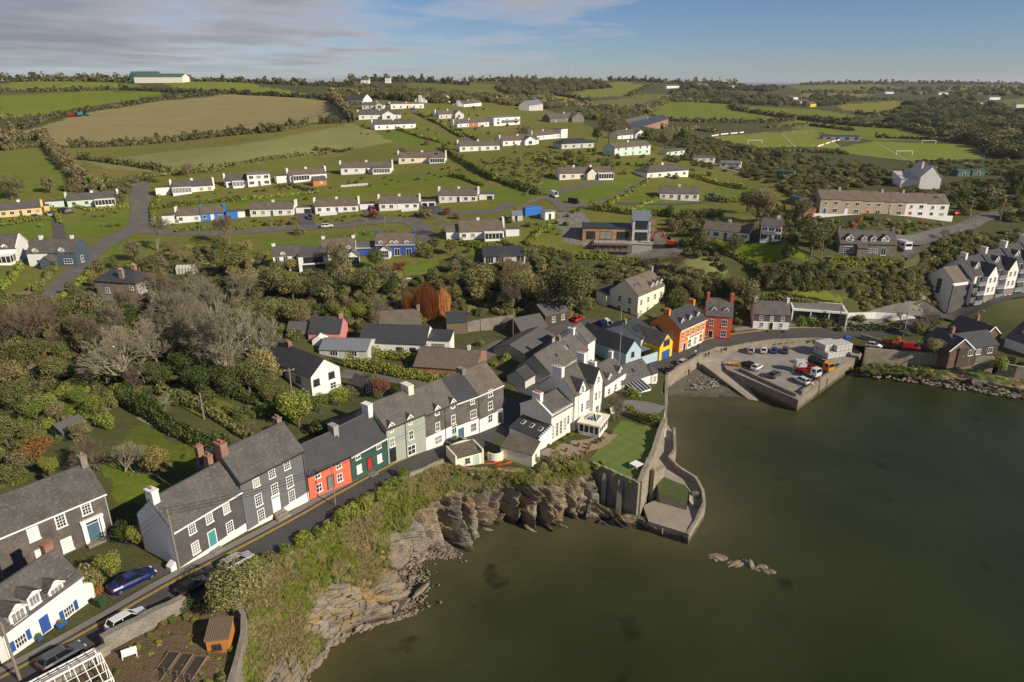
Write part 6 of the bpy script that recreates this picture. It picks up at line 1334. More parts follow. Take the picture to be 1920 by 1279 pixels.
 h=B('bungalow','grey hipped-roof bungalow among hedges, centre right of the estate',(1053,280),(1113,277),M_GREYW,M_SLATE_D,kind='hip',n=4,depth=9,rise=2.2,chim=())
 h=B('grey_house','small pale grey-blue gabled house in front of the far wood',(992,208),(1018,207),M_GREYW,M_ZINC,eave=5,rise=3.4,n=2,depth=9,chim=())
 h=B('brown_stone_house','long brown stone house with two gables under trees, upper right of the estate',(1031,230),(1095,228),M_STONE_D,M_TILE_G,eave=3,rise=3,n=3,depth=8);h.block(h.L*.55,h.L*.9,-3,4,3,3,'cross',M_STONE_D,M_TILE_G)
 h=B('brick_house','brown brick house with big dark slate roof, upper right',(1187,244),(1252,241),M_BRICK,M_SLATE_D,eave=4.4,rise=3.4,n=4,depth=10);h.block(h.L*.2,h.L*.8,9,17,5.5,3.4,roof=M_TILE_G)
 h=B('white_gabled_house','white gable-fronted bungalow with long dark roof and white boundary wall, right of the big tree',(1158,261),(1206,259),M_WHITE,M_TILE_G,n=3,rise=2.6);h.block(h.L*.6,h.L,-1.5,4,2.5,2.3,'cross',M_WHITE,M_TILE_G)
 h=B('mint_bungalow','pale mint two-level bungalow above the mobile homes',(1152,294),(1219,290),M_MINT,M_TILE,eave=4.3,rise=1.8,n=5)
 h=B('cream_bungalow','cream bungalow with projecting sun room on the big lawn',(1049,338),(1148,334),M_CREAM2,M_TILE,n=6,chim=(.3,.62));h.block(h.L*.5,h.L*.68,-2,4,2.5,1.9,'cross',M_CREAM2,M_TILE);sunroom(h,h.L*.7,h.L*.98,3)
 h=B('white_bungalow','white bungalow with grey hipped roof behind the clipped hedges, centre right',(1213,334),(1290,332),M_WHITE,M_TILE_G,kind='hip',n=5,depth=9,rise=2.4)
 h=B('white_bungalow','plain white bungalow with brown roof standing alone on the lawn, two cars beside it',(1237,373),(1310,377),M_WHITE,M_TILE,n=5,fins='',ww=1.1)
 h=B('white_bungalow','long white bungalow above the bright green lawn, right of the building site',(1316,446),(1404,452),M_WHITE,M_TILE,n=5,ww=1.5);boxwing(h,h.L+.02,h.L+3.4,.8,6,2.3,M_DFRAME)
 h=B('two_storey_house','white two-storey house with balcony at the right end of the green lawn',(1424,456),(1463,452),M_WHITE,M_TILE_G,eave=4.6,rise=1.6,n=3,ww=1.6,wh=1.6,chim=(.8,));m=MB();m.box(.2,h.L*.7,-1.5,0,2.4,3.3);h.part('balcony',m,M_ZINC)
 # terrace of council houses
 row=[('with slate-blue door and side shed, left end',M_TAN,M_DBLUE),('with white porch door, second from the left',M_TAN,M_WPAINT),('with dark red door, third from the left',M_TAN,M_REDP),('with sea-green garden panel, third from the right',M_TAN,M_TEAL),('white-fronted with red door, second from the right',M_WHITE,M_REDP),('white with roof windows, right end',M_WHITE,M_BLKDOOR)]
 for i,(lab,w,dm)in enumerate(row):
  f0,f1=i/6,(i+1)/6;E0,E1=at(1535,402,24.2),at(1775,407,23.2);A=E0*(1-f0)+E1*f0;Bp=E0*(1-f1)+E1*f1;A[2]=Bp[2]=24.2-1.5*i/5
  h=House('terraced_house','terraced house '+lab+' of its row',A,Bp,depth=7.5,eave=4.9,rise=2.5,wall=w,roof=M_TILE,group='terraced houses on the hillside',zl='mean',ov=.2)
  for f in(.25,.72):h.win(h.L*f,3.1,1.2 if f>.5 else.8,1.0,2,1)
  h.win(h.L*.72,.7,1.4,1.1,2,1);h.door(h.L*.25,0,.95,2.0,dm)
  if i in(1,3,4):h.chimney(.1,None,.8,1.1,.9,3,M_CONC)
  if i==5:h.skylight(h.L*.5,.6,1.8,.9);h.win(h.L*.5,0,.1,.1)
  if i==0:h.block(-4.5,-.02,.5,4,2.1,0,'flat',M_BRICK,M_FELT)
 wall_path('garden_wall','low white wall in front of the terraced houses',[at(1518,401,24.2)+(0,-3,0),at(1600,403.5,23.7)+(0,-3,0),at(1690,405,23.2)+(0,-3,0),at(1775,407,22.7)+(0,-3,0)],[18]*4,[24.9,24.5,24.1,23.6],.25,M_WHITE)
 # stone house with dormers
 h=House('stone_house','grey stone house with four white-edged dormers, caravan on its right',(1572,474.5),(1678,482),depth=7.5,eave=3.2,rise=3.0,wall=M_STONE_D,roof=M_TILE_G)
 for f,w in((.17,1.9),(.42,1.3),(.58,1.3),(.79,1.9)):h.dormer(h.L*f,3.6,w,1.0,.9 if w>1.5 else.6,.5,nx=2)
 h.win(h.L*.16,.6,2.4,1.6,4,3);h.win(h.L*.36,.1,1.2,2.0,2,1);h.win(h.L*.54,.7,.9,1.1);h.win(h.L*.64,.7,.9,1.1);h.win(h.L*.78,.1,1.2,2.0,2,1);h.chimney(.4,None,.7,.8,.8,1,M_STONE);h.chimney(h.L-.4,None,.7,.8,.8,1,M_STONE)
 h.block(h.L*.3,h.L*.48,-1.2,.4,2.3,.9,'mono',M_STONE_D,M_TILE_G)
 # white barn, green barn on the hill, club house, far houses
 h=House('white_barn','large white gabled barn-like house with pale sheet roof above the terraced houses',(1722,354),(1761,356),depth=16,eave=4.5,rise=4.2,wall=M_WHITE,roof=plain('pale_sheet_roof',(0.5,0.48,0.43),.6),kind='cross');h.block(-6,-.02,2,14,3.4,1.6,'mono');h.chimney(1.2,4,.7,.7,1.0,1,M_WHITE)
 h=House('green_barn','long dark green farm barn on the skyline at the top left',(252,152.5),(342,152),Zd=705,depth=18,eave=4.0,rise=3.2,wall=M_CREAM2,roof=M_GREENSHED);h.block(-14,h.L*.3,19,30,6.5,3,wall=M_GREENSHED,roof=M_GREENSHED)
 h=House('club_house','long low dark club building between the two football pitches',(1543,261),(1612,265),depth=8,eave=3.0,rise=.5,wall=M_ZINC,roof=M_SLATE_D,kind='mono')
 for f in(.15,.4,.65,.9):h.panel('shutter',h.L*f-1.6,h.L*f+1.6,.3,2.3,M_DFRAME,.05)
 for a,b,lab,w,r,e in(((1250,292),(1283,291),'pale green mobile home, leftmost of the three above the scrub',M_MINT,M_TILE_G,2.2),((1300,303),(1340,306),'grey mobile home in the middle of three above the scrub',M_GREYW,M_TILE_G,2.2),((1350,313),(1388,317),'white glazed mobile home, rightmost of three above the scrub',M_WHITE,M_PAVE,2.3)):
  B('mobile_home',lab,a,b,w,r,depth=4,eave=e,rise=.8,n=3,chim=(),ww=1.4,door=False,group='mobile homes above the scrub')
 far=[((1491,196),(1518,195),'long white farmhouse half hidden by trees, far right of centre',M_WHITE),((1519,201),(1530,200),'small bright yellow house among far trees',M_YELLOW),((1480,188),(1496,187),'small white gabled house among far trees beyond the yellow one',M_WHITE),
 ((1250,166),(1275,165),'white farmhouse on the far central ridge, left of its neighbour',M_WHITE),((1308,163),(1327,162),'white gabled house with dark roof on the far central ridge',M_WHITE),((1372,166),(1384,165),'tiny white house on the far ridge near the sea horizon',M_WHITE),
 ((1830,199),(1850,198),'pale house in the trees, far right',M_CREAM2),((1855,188),(1875,187),'white bungalow on the far right hillside',M_WHITE),((1760,178),(1785,177),'white house at the far right field edge',M_WHITE),((1660,176),(1676,176),'small white house in the far right village',M_WHITE),((1720,176),(1738,176),'low white house right of the small one in the far right village',M_WHITE),
 ((677,158),(692,157),'white house beside the stubble patch on the ridge',M_WHITE),((722,153),(732,152),'white house against the sky on the left central ridge',M_WHITE),((1905,202),(1940,201),'low pale house at the far right edge',M_CREAM2)]
 for a,b,lab,w in far:
  h=House('far_house',lab,a,b,depth=9,Zd={722:1050,677:860}.get(a[0]),eave=4.5,rise=3.0,wall=w,roof=M_TILE_G,sink=4);nn=max(2,int(h.L/4))
  for i in range(nn):h.win(h.L*(i+.5)/nn,1.0,1.3,1.5,1,1,sill=False)
 for a,b,lab in(((1457,331),(1487,333),'dark green garden hut on the lawn left of the terraced houses'),((1795,331),(1818,331),'dark green container shed, left of the two beyond the white barn'),((1822,330),(1846,330),'dark green container shed, right of the two beyond the white barn'),((1480,378),(1498,385),'small dark green shed beside the terraced houses')):
  s=House('shed',lab,a,b,depth=3.5,eave=2.3,rise=.5,wall=M_GREENSHED,roof=M_GREENSHED,cat='shed');s.door(s.L*.5,0,1.2,1.9,M_DFRAME)
 s=House('shed','orange timber garden shed behind the estate bungalows',(588,350),(613,347),depth=4,eave=2.3,rise=1.2,wall=M_WOOD_O,roof=M_FELT,cat='shed');s.win(s.L*.6,.9,1,.8)
 s=House('shed','grey garden shed at the building site edge, beside the blue container',(960,416),(980,414),depth=3.5,eave=2.2,rise=1.0,wall=M_GREYW,roof=M_ZINC,cat='shed');s.door(s.L*.4,0,.9,1.9)
 s=House('shed','white box cabin on the building site',(1022,413),(1040,410),depth=3.5,eave=2.6,rise=0,wall=M_WHITE,roof=M_ZINC,kind='flat',cat='cabin',zl='mean');s.door(s.L*.5,0,.9,2.0,M_DFRAME)
 s=House('container','bright blue shipping container on the building site',(985,406),(1016,401),depth=2.5,eave=2.5,rise=0,wall=M_BRBLUE,roof=M_BRBLUE,kind='flat',cat='container',ov=0)
 for i in range(14):s.panel('rib',s.L*(i+.3)/14,s.L*(i+.7)/14,.1,2.4,M_BRBLUE,.05)
 # house under construction
 h=House('unfinished_house','timber-clad house under construction with grey tower and scaffolding',(1092,448),(1184,450),za=19.2,zb=19.2,depth=8,eave=3.5,rise=0,wall=M_CLAD,roof=M_SLATE_D,kind='flat',cat='house',ov=.3)
 L=h.L
 for f,w in((.17,2.6),(.48,3.6),(.82,3.6)):h.win(L*f,.2,w,2.2,2,1,fr=M_DFRAME)
 for i in range(22):m=MB();x=L*(i+.5)/22;m.box(x-.05,x+.05,-.3,8.3,3.645,3.72);h.part('roof_seam',m,M_SLATE_D)
 h.block(L+.02,L+5.5,-1,6,6.2,1.8,'mono',M_GREYW,M_ZINC,z0=-3);put_window(h.root,L+2.7,-1,3.7,0,3.6,2.4,2,1,M_DFRAME);put_window(h.root,L+2.7,-1,.3,0,3.6,2.3,2,1,M_DFRAME)
 h.block(L*.25,L+.0,-4.2,-.02,-.35,0,'flat',M_STONE_D,M_CONC,z0=-4.5);h.block(L+.02,L+6,-4.0,-1.02,-.4,0,'flat',M_CONC,M_CONC,z0=-4.5)
 sc=thing('scaffolding','rusty brown scaffolding with plank decks around the unfinished house','scaffolding',h.A,h.rz);q=MB()
 for x in np.arange(L*.2,L+.5,1.8):q.tube((x,-5.2,-4),(x,-5.2,1.2),.05,n=4);q.tube((x,-4.4,-4),(x,-4.4,1.2),.05,n=4)
 for x in(L+5.9,L+7.2):
  for y in(-1.5,1,3.5,6):q.tube((x,y,-1),(x,y,7.8),.05,n=4)
 for z in(1,3,5,7):
  for x in(L+5.9,L+7.2):q.tube((x,-1.5,z),(x,6,z),.05,n=4)
 for z in(-2.6,-.6,.8):
  for y in(-5.2,-4.4):q.tube((L*.2,y,z),(L+.4,y,z),.05,n=4)
 q.build('poles',plain('scaffold_steel',(0.2,0.15,0.11),.6),sc)
 for z in(-2.5,-.5):
  for i in range(6):d=MB();x0=L*.2+(L*.8)*i/6;d.box(x0,x0+(L*.8)/6-.1,-5.15,-4.45,z,z+.06);d.build('plank',plain('scaffold_plank',(0.24,0.13,0.07),.9),sc)
 for z in(1.1,3.1,5.1):
  d=MB();d.box(L+5.95,L+7.15,-1.5,6,z,z+.07);d.build('plank',plain('scaffold_plank',(0.24,0.13,0.07),.9),sc)
estate()
# ------------------------------------------------------------------ plants
def leaf_cloud(P,N,size,rg,tri=False,jit=0.7,asp=0.65):
 """leaf-sized faces at points P, turned roughly to N"""
 n=len(P);N=N+rg.normal(0,jit,(n,3));N/=np.linalg.norm(N,axis=1,keepdims=True)+1e-9
 a=np.cross(N,rg.normal(0,1,(n,3)));a/=np.linalg.norm(a,axis=1,keepdims=True)+1e-9;b=np.cross(N,a)
 s=np.broadcast_to(size,(n,))*rg.uniform(.6,1.35,n);s=s[:,None]
 if tri:V=np.stack([P-a*s*.6-b*s*asp*.5,P+a*s*.6-b*s*asp*.5,P+b*s*asp],1)
 else:V=np.stack([P-a*s*.5-b*s*asp*.12,P+b*s*asp*-.5,P+a*s*.5+b*s*asp*.1,P+b*s*asp*.5],1)
 k=V.shape[1];return V.reshape(-1,3),np.arange(n*k).reshape(n,k)
def crown_points(rg,n,shape='round',lobes=14):
 """points through a lobed crown of unit radius standing on z = 0"""
 c=rg.normal(0,1,(lobes,3));c/=np.linalg.norm(c,axis=1,keepdims=True);c*=rg.uniform(.25,.62,(lobes,1));r=rg.uniform(.26,.5,lobes)
 if shape=='tall':c[:,2]*=1.25;c[:,:2]*=.8
 k=rg.choice(lobes,n,p=r**2/(r**2).sum());d=rg.normal(0,1,(n,3));d/=np.linalg.norm(d,axis=1,keepdims=True)
 P=c[k]+d*(r[k]*rg.uniform(.62,1.06,n)**.6)[:,None];
 P[:,2]=(P[:,2]+.95)*.98
 if shape=='bush':P[:,2]=np.abs(P[:,2]-.55)
 return P,d
_cm={}
LODS=[(.042,7500),(.064,3000),(.105,1150),(.2,330)]
def crown_mesh(lod,seed,shape='round'):
 key=(lod,seed,shape)
 if key not in _cm:
  rg=np.random.default_rng(100*lod+seed+(50 if shape=='bush'else 0));sz,n=LODS[lod]
  P,d=crown_points(rg,n,shape,16 if lod<2 else 9);V,F=leaf_cloud(P,d+np.array((0,0,.25)),sz*1.55,rg)
  _cm[key]=np_mesh('crown',V,F,M_LEAF['olive'])
 return _cm[key]
def trunk_mesh():
 if 'trunk'not in _cm:
  m=MB();rd=random.Random(5);m.tube((0,0,-.3),(.03,.02,.35),.075,.055,7);m.tube((.03,.02,.35),(0,.05,.9),.055,.03,6)
  for i in range(7):
   t=rd.uniform(0,6.28);m.tube((.02,.02,rd.uniform(.3,.7)),(math.cos(t)*.55,math.sin(t)*.55,rd.uniform(.8,1.3)),.032,.008,5)
  _cm['trunk']=m.mesh('trunk',M_BARK)
 return _cm['trunk']
def willow_mesh():
 if 'willow'in _cm:return _cm['willow']
 rg=np.random.default_rng(12);m=MB();n=520
 for i in range(n):
  a=rg.uniform(0,6.28);r=rg.uniform(.0,1.0)**.7;b=(math.cos(a)*r*.62,math.sin(a)*r*.45,rg.uniform(0,.5));h=(1.0-.35*r)*rg.uniform(1.35,2.0);t=(b[0]*1.35+rg.normal(0,.05),b[1]*1.3+rg.normal(0,.05),h);m.tube(b,t,.016,.004,3,cap=False)
 c=m.mesh('crown',M_TWIG['orange']);k=MB()
 for i in range(7):a=i*.9;k.tube((math.cos(a)*.15,math.sin(a)*.12,-.1),(math.cos(a)*.45,math.sin(a)*.32,.6),.05,.03,5)
 _cm['willow']=(k.mesh('trunk',M_BARK),c);return _cm['willow']
def bare_mesh(seed,spread=.55,depth=6,upright=.35):
 """leafless branching, unit height about 2"""
 key=('bare',seed,spread,depth,upright)
 if key in _cm:return _cm[key]
 rg=np.random.default_rng(900+seed);S=[]
 def grow(p,d,L,r,k):
  e=p+d*L;S.append((p,e,r,r*.66,k))
  if k==0:return
  nb=3 if k>1 else 4
  for i in range(nb):
   w=d+rg.normal(0,spread*.8,3)+np.array((0,0,upright*(.6 if k>2 else.3)));w/=np.linalg.norm(w)
   grow(p+d*L*rg.uniform(.55,1.0),w,L*rg.uniform(.62,.85),r*.56,k-1)
 for i in range(3):
  d=np.array((rg.normal(0,.35),rg.normal(0,.35),1.0));d/=np.linalg.norm(d);grow(np.zeros(3),d,.52,.042,depth)
 A=np.array([s[0]for s in S]);B=np.array([s[1]for s in S]);r0=np.maximum([s[2]for s in S],.0032);r1=np.maximum([s[3]for s in S],.0018)
 d=B-A;d/=np.linalg.norm(d,axis=1,keepdims=True);u=np.cross(d,np.array((.3,.8,.5)));u/=np.linalg.norm(u,axis=1,keepdims=True);w=np.cross(d,u)
 ang=np.array((0,2.094,4.189));ring=lambda C,r:C[:,None]+(u[:,None]*np.cos(ang)[None,:,None]+w[:,None]*np.sin(ang)[None,:,None])*r[:,None,None]
 V=np.concatenate([ring(A,r0),ring(B,r1)],1).reshape(-1,3);n=len(A);F=np.array([[0,1,4,3],[1,2,5,4],[2,0,3,5]])[None]+6*np.arange(n)[:,None,None]
 kk=np.repeat(np.array([s[4]for s in S]),3);big=kk>=depth-1;F=F.reshape(-1,4)
 zmax=V[:,2].max();V=V*(2.0/zmax)
 def sub(mask,nm):
  f=F[mask];uq,inv=np.unique(f,return_inverse=True);return np_mesh(nm,V[uq],inv.reshape(-1,4),M_TWIG['grey'])
 _cm[key]=(sub(big,'trunk'),sub(~big,'crown'));return _cm[key]
M_BARK=plain('grey_brown_bark',(0.12,0.10,0.08),0.9,scale=5,var=.4)
M_TWIG={'grey':plain('grey_twigs',(0.235,0.20,0.14),0.9,scale=1,var=.3),'pale':plain('pale_lichened_twigs',(0.30,0.26,0.185),0.9,scale=1,var=.25),'brown':plain('brown_twigs',(0.185,0.138,0.092),0.9,scale=1,var=.3),'tan':plain('tan_twigs',(0.24,0.18,0.11),0.9,scale=1,var=.3),'orange':plain('orange_willow_stems',(0.42,0.17,0.045),0.8,scale=1,var=.3)}
M_LEAF={'olive':leaf_mat('olive_leaves',(0.097,0.110,0.032),(0.165,0.174,0.054),(0.231,0.220,0.081)),'dark':leaf_mat('dark_evergreen_leaves',(0.037,0.063,0.019),(0.077,0.109,0.026),(0.120,0.150,0.037)),
'green':leaf_mat('green_leaves',(0.108,0.161,0.026),(0.179,0.248,0.040),(0.287,0.309,0.064)),'bright':leaf_mat('yellow_green_leaves',(0.149,0.193,0.028),(0.215,0.248,0.039),(0.275,0.264,0.059)),
'brown':leaf_mat('autumn_brown_leaves',(0.133,0.121,0.054),(0.202,0.177,0.083),(0.265,0.232,0.113)),'russet':leaf_mat('russet_leaves',(0.227,0.091,0.033),(0.358,0.156,0.051),(0.455,0.229,0.073)),'copper':leaf_mat('copper_leaves',(0.143,0.051,0.030),(0.239,0.088,0.048),(0.311,0.138,0.073)),
'gold':leaf_mat('old_gold_leaves',(0.171,0.154,0.045),(0.237,0.198,0.065),(0.286,0.231,0.092)),'greyolive':leaf_mat('grey_olive_leaves',(0.149,0.151,0.055),(0.275,0.257,0.093),(0.407,0.355,0.147)),'straw':leaf_mat('dry_grass_blades',(0.297,0.257,0.113),(0.418,0.354,0.166),(0.531,0.463,0.238)),'gorse':leaf_mat('dark_gorse',(0.074,0.077,0.031),(0.124,0.121,0.050),(0.177,0.161,0.071))}
LOOK={'olive':'olive green leafy','dark':'dark evergreen','green':'green leafy','bright':'yellow-green','brown':'brown autumn-leaved','russet':'russet-leaved','copper':'copper-leaved','gold':'golden-leaved','greyolive':'grey-olive','straw':'straw-coloured','gorse':'dark brown-green',
'grey':'bare grey-twigged','pale':'bare pale-twigged','browntw':'bare brown-twigged','tan':'bare tan-twigged','orange':'orange-stemmed'}
PLANTS=[]
def slot(o,mat):
 o.material_slots[0].link='OBJECT';o.material_slots[0].material=mat
def plant(px,py,hpx,kind,wide=None,form=None,z=None,group=None,depth=None):
 """px, py: where it meets the ground in the photo; hpx: its height there in pixels"""
 P=at(px,py,z)if z is not None else(at_depth(px,py,depth)if depth else G(px,py));Z=to_px(P)[2];h=hpx*Z/1280/.93
 return plant_at(P,h,kind,wide,form,hpx,group)
def plant_at(P,h,kind,wide=None,form=None,hpx=None,group=None):
 if hpx is None:hpx=h*1280*.93/to_px(P)[2]
 rz=random.uniform(0,6.28);bare=kind in('grey','pale','browntw','tan','orange')
 form=form or('tree'if(hpx>26 and h>3.2)else 'bush');wide=wide or random.uniform(.85,1.25)
 nm={'tree':'tree','bush':'bush'}[form];tw={'browntw':'brown'}.get(kind,kind)
 if bare:
  sp,dp,up=(.34,6,.7)if kind=='orange'else(.55,6,.35)
  if hpx<40:dp=5
  tm,cm=willow_mesh()if kind=='orange'else bare_mesh(random.randrange(3),sp,dp,up);s=h/2
  root=bpy.data.objects.new(nm,None);link(root);root.location=P;root.rotation_euler=(0,0,rz);root.scale=(s*wide*.85,s*wide*.85,s)
  for n2,me in(('trunk',tm),('crown',cm)):o=bpy.data.objects.new(n2,me);link(o,root);slot(o,M_TWIG[tw])
 else:
  rpx=hpx*.5*wide;lod=0 if rpx>42 else 1 if rpx>20 else 2 if rpx>9 else 3
  if form=='tree':
   cr=h*.42;root=bpy.data.objects.new('tree',None);link(root);root.location=P;root.rotation_euler=(0,0,rz)
   o=bpy.data.objects.new('crown',crown_mesh(lod,random.randrange(3)));link(o,root);slot(o,M_LEAF[kind]);o.location=(0,0,h-2*cr*.98);o.scale=(cr*wide,cr*wide,cr)
   t=bpy.data.objects.new('trunk',trunk_mesh());link(t,root);t.scale=(h*.5,h*.5,h*.55)
  else:
   root=bpy.data.objects.new('bush',crown_mesh(lod,random.randrange(3),'bush'));link(root);slot(root,M_LEAF[kind]);root.location=P;root.rotation_euler=(0,0,rz);root.scale=(h*.62*wide,h*.62*wide,h*.72)
 root['category']='tree'if form=='tree'else 'bush';PLANTS.append((root,LOOK[kind],'tree'if form=='tree'else 'bush',h));return root
BLOCKED=[]
def free_spot(x,y):
 return True
def scatter(poly,n,kinds,hm,form=None,minpx=12,wide=None,seed=0):
 rd=random.Random(seed+int(poly[0][0]));xs=[p[0]for p in poly];ys=[p[1]for p in poly];got=[];tries=0
 ks=[k for k,w in kinds.items()for _ in range(w)]
 while len(got)<n and tries<n*60:
  tries+=1;x=rd.uniform(min(xs),max(xs));y=rd.uniform(min(ys),max(ys))
  if not inpoly([x],[y],poly)[0]:continue
  if any(abs(x-a)<minpx and abs(y-b)<minpx*.6 for a,b in got):continue
  P=G(x,y)
  if occupied(P[0],P[1]):continue
  got.append((x,y));h=rd.uniform(*hm);plant_at(P,h,rd.choice(ks),rd.uniform(*wide)if wide else None,form)
def occupied(x,y,pad=0.6):
 for(A,t,n,L,d)in FOOT:
  q=np.array((x,y))-A[:2];u=q@t;v=q@n
  if-pad<u<L+pad and-pad<v<d+pad:return True
 for(P,w)in ROADS:
  if((P-np.array((x,y)))**2).sum(1).min()<(w/2+.5)**2:return True
 return False
HEDGES=[]
def hedge(pts,h=1.8,w=1.3,kind='green',label=None,lump=.35,z=None,dens_=1.0,px=True,depth=None):
 P=np.array([(G(*p)if depth is None else at_depth(*p,depth))if px else p for p in pts]);P=P[:,:2];d=np.linalg.norm(np.diff(P,axis=0),axis=1);L=d.sum()
 mid=P[len(P)//2];zc=float(H(mid[0],mid[1]));Z=to_px((mid[0],mid[1],zc))[2];rg=np.random.default_rng(int(abs(P[0][0]*10))+7)
 leaf=max(.17,Z/1280*3.0);n=int(min(9000,max(150,2.3*dens_*L*(2*h+w)/leaf**2*.9)))
 t=rg.uniform(0,d.sum(),n);cd=np.r_[0,np.cumsum(d)];C=np.stack([np.interp(t,cd,P[:,k])for k in(0,1)],-1);k=np.clip(np.searchsorted(cd,t)-1,0,len(d)-1);T=np.diff(P,axis=0)[k]/d[k][:,None];N=np.stack([-T[:,1],T[:,0]],-1)
 th=1+lump*vnoise(np.stack([t/2.6,t*0+3,t*0],-1))+lump*.6*vnoise(np.stack([t/.9,t*0+9,t*0],-1));hh=h*np.maximum(th,.25);ww=w*np.maximum(1+lump*.6*vnoise(np.stack([t/2.1,t*0+21,t*0],-1)),.4)
 a=rg.uniform(0,math.pi,n);r=rg.uniform(.72,1.04,n);e=.45
 ox=np.sign(np.cos(a))*np.abs(np.cos(a))**e*ww*.5*r;oz=np.abs(np.sin(a))**e*hh*r*rg.uniform(.15,1,n)**(.35*(np.abs(np.cos(a))>.3))
 X=C+N*ox[:,None];V0=np.stack([X[:,0],X[:,1],H(X[:,0],X[:,1])+oz],-1);nn=np.stack([N[:,0]*np.cos(a),N[:,1]*np.cos(a),np.sin(a)+.15],-1)
 o3=np.array((mid[0],mid[1],zc));V,F=leaf_cloud(V0-o3,nn,leaf*1.5,rg,tri=Z>330)
 o=bpy.data.objects.new('hedge',np_mesh('hedge',V,F,M_LEAF[kind]));link(o);o.location=o3;o['category']='hedge'
 if label:tag(o,label,'hedge')
 else:PLANTS.append((o,LOOK[kind],'hedge',h))
 return o
def gn_scatter(name,pts,scl,proto,mat):
 """uncountable growth: many copies of one clump standing at points"""
 me=bpy.data.meshes.new(name);me.from_pydata([tuple(map(float,p))for p in pts],[],[])
 a=me.attributes.new('size','FLOAT_VECTOR','POINT');a.data.foreach_set('vector',np.asarray(scl,np.float32).ravel())
 b=me.attributes.new('turn','FLOAT_VECTOR','POINT');q=np.zeros((len(pts),3),np.float32);q[:,2]=np.random.default_rng(len(pts)).uniform(0,6.28,len(pts));b.data.foreach_set('vector',q.ravel())
 o=bpy.data.objects.new(name,me);link(o);stuff(o)
 g=bpy.data.node_groups.new(name,'GeometryNodeTree');g.interface.new_socket('Geometry',in_out='INPUT',socket_type='NodeSocketGeometry');g.interface.new_socket('Geometry',in_out='OUTPUT',socket_type='NodeSocketGeometry')
 N=g.nodes;Lk=g.links;i=N.new('NodeGroupInput');u=N.new('NodeGroupOutput');oi=N.new('GeometryNodeObjectInfo');oi.inputs['Object'].default_value=proto;oi.transform_space='ORIGINAL';oi.inputs['As Instance'].default_value=True
 ip=N.new('GeometryNodeInstanceOnPoints');sm=N.new('GeometryNodeSetMaterial');sm.inputs['Material'].default_value=mat
 for nm,sock in(('size','Scale'),('turn','Rotation')):
  na=N.new('GeometryNodeInputNamedAttribute');na.data_type='FLOAT_VECTOR';na.inputs['Name'].default_value=nm;Lk.new(na.outputs['Attribute'],ip.inputs[sock])
 Lk.new(i.outputs[0],ip.inputs['Points']);Lk.new(oi.outputs['Geometry'],sm.inputs['Geometry']);Lk.new(sm.outputs[0],ip.inputs['Instance']);Lk.new(ip.outputs[0],u.inputs[0])
 md=o.modifiers.new('growth','NODES');md.node_group=g;return o
def scrub(name,poly,n,kinds,hm,proto,seed=1,surf=None):
 rd=np.random.default_rng(seed+abs(int(poly[0][0])));xs=np.array([p[0]for p in poly]);ys=np.array([p[1]for p in poly]);pts=[];scl=[]
 c=0
 while len(pts)<n and c<n*20:
  c+=1;x=rd.uniform(xs.min(),xs.max());y=rd.uniform(ys.min(),ys.max())
  if not inpoly([x],[y],poly)[0]:continue
  P=G(x,y)
  if occupied(P[0],P[1],.2):continue
  h=rd.uniform(*hm);pts.append(P-np.array((0,0,.15)));w=rd.uniform(.8,1.4);scl.append((h*.8*w,h*.8*w,h*.7))
 pts=np.array(pts);scl=np.array(scl)
 if len(pts)==0:return
 ks=list(kinds.items());pk=rd.choice(len(ks),len(pts),p=np.array([w for _,w in ks],float)/sum(w for _,w in ks))
 for i,(k,w)in enumerate(ks):
  m=pk==i
  if m.any():gn_scatter(name,pts[m],scl[m],proto,M_LEAF[k])
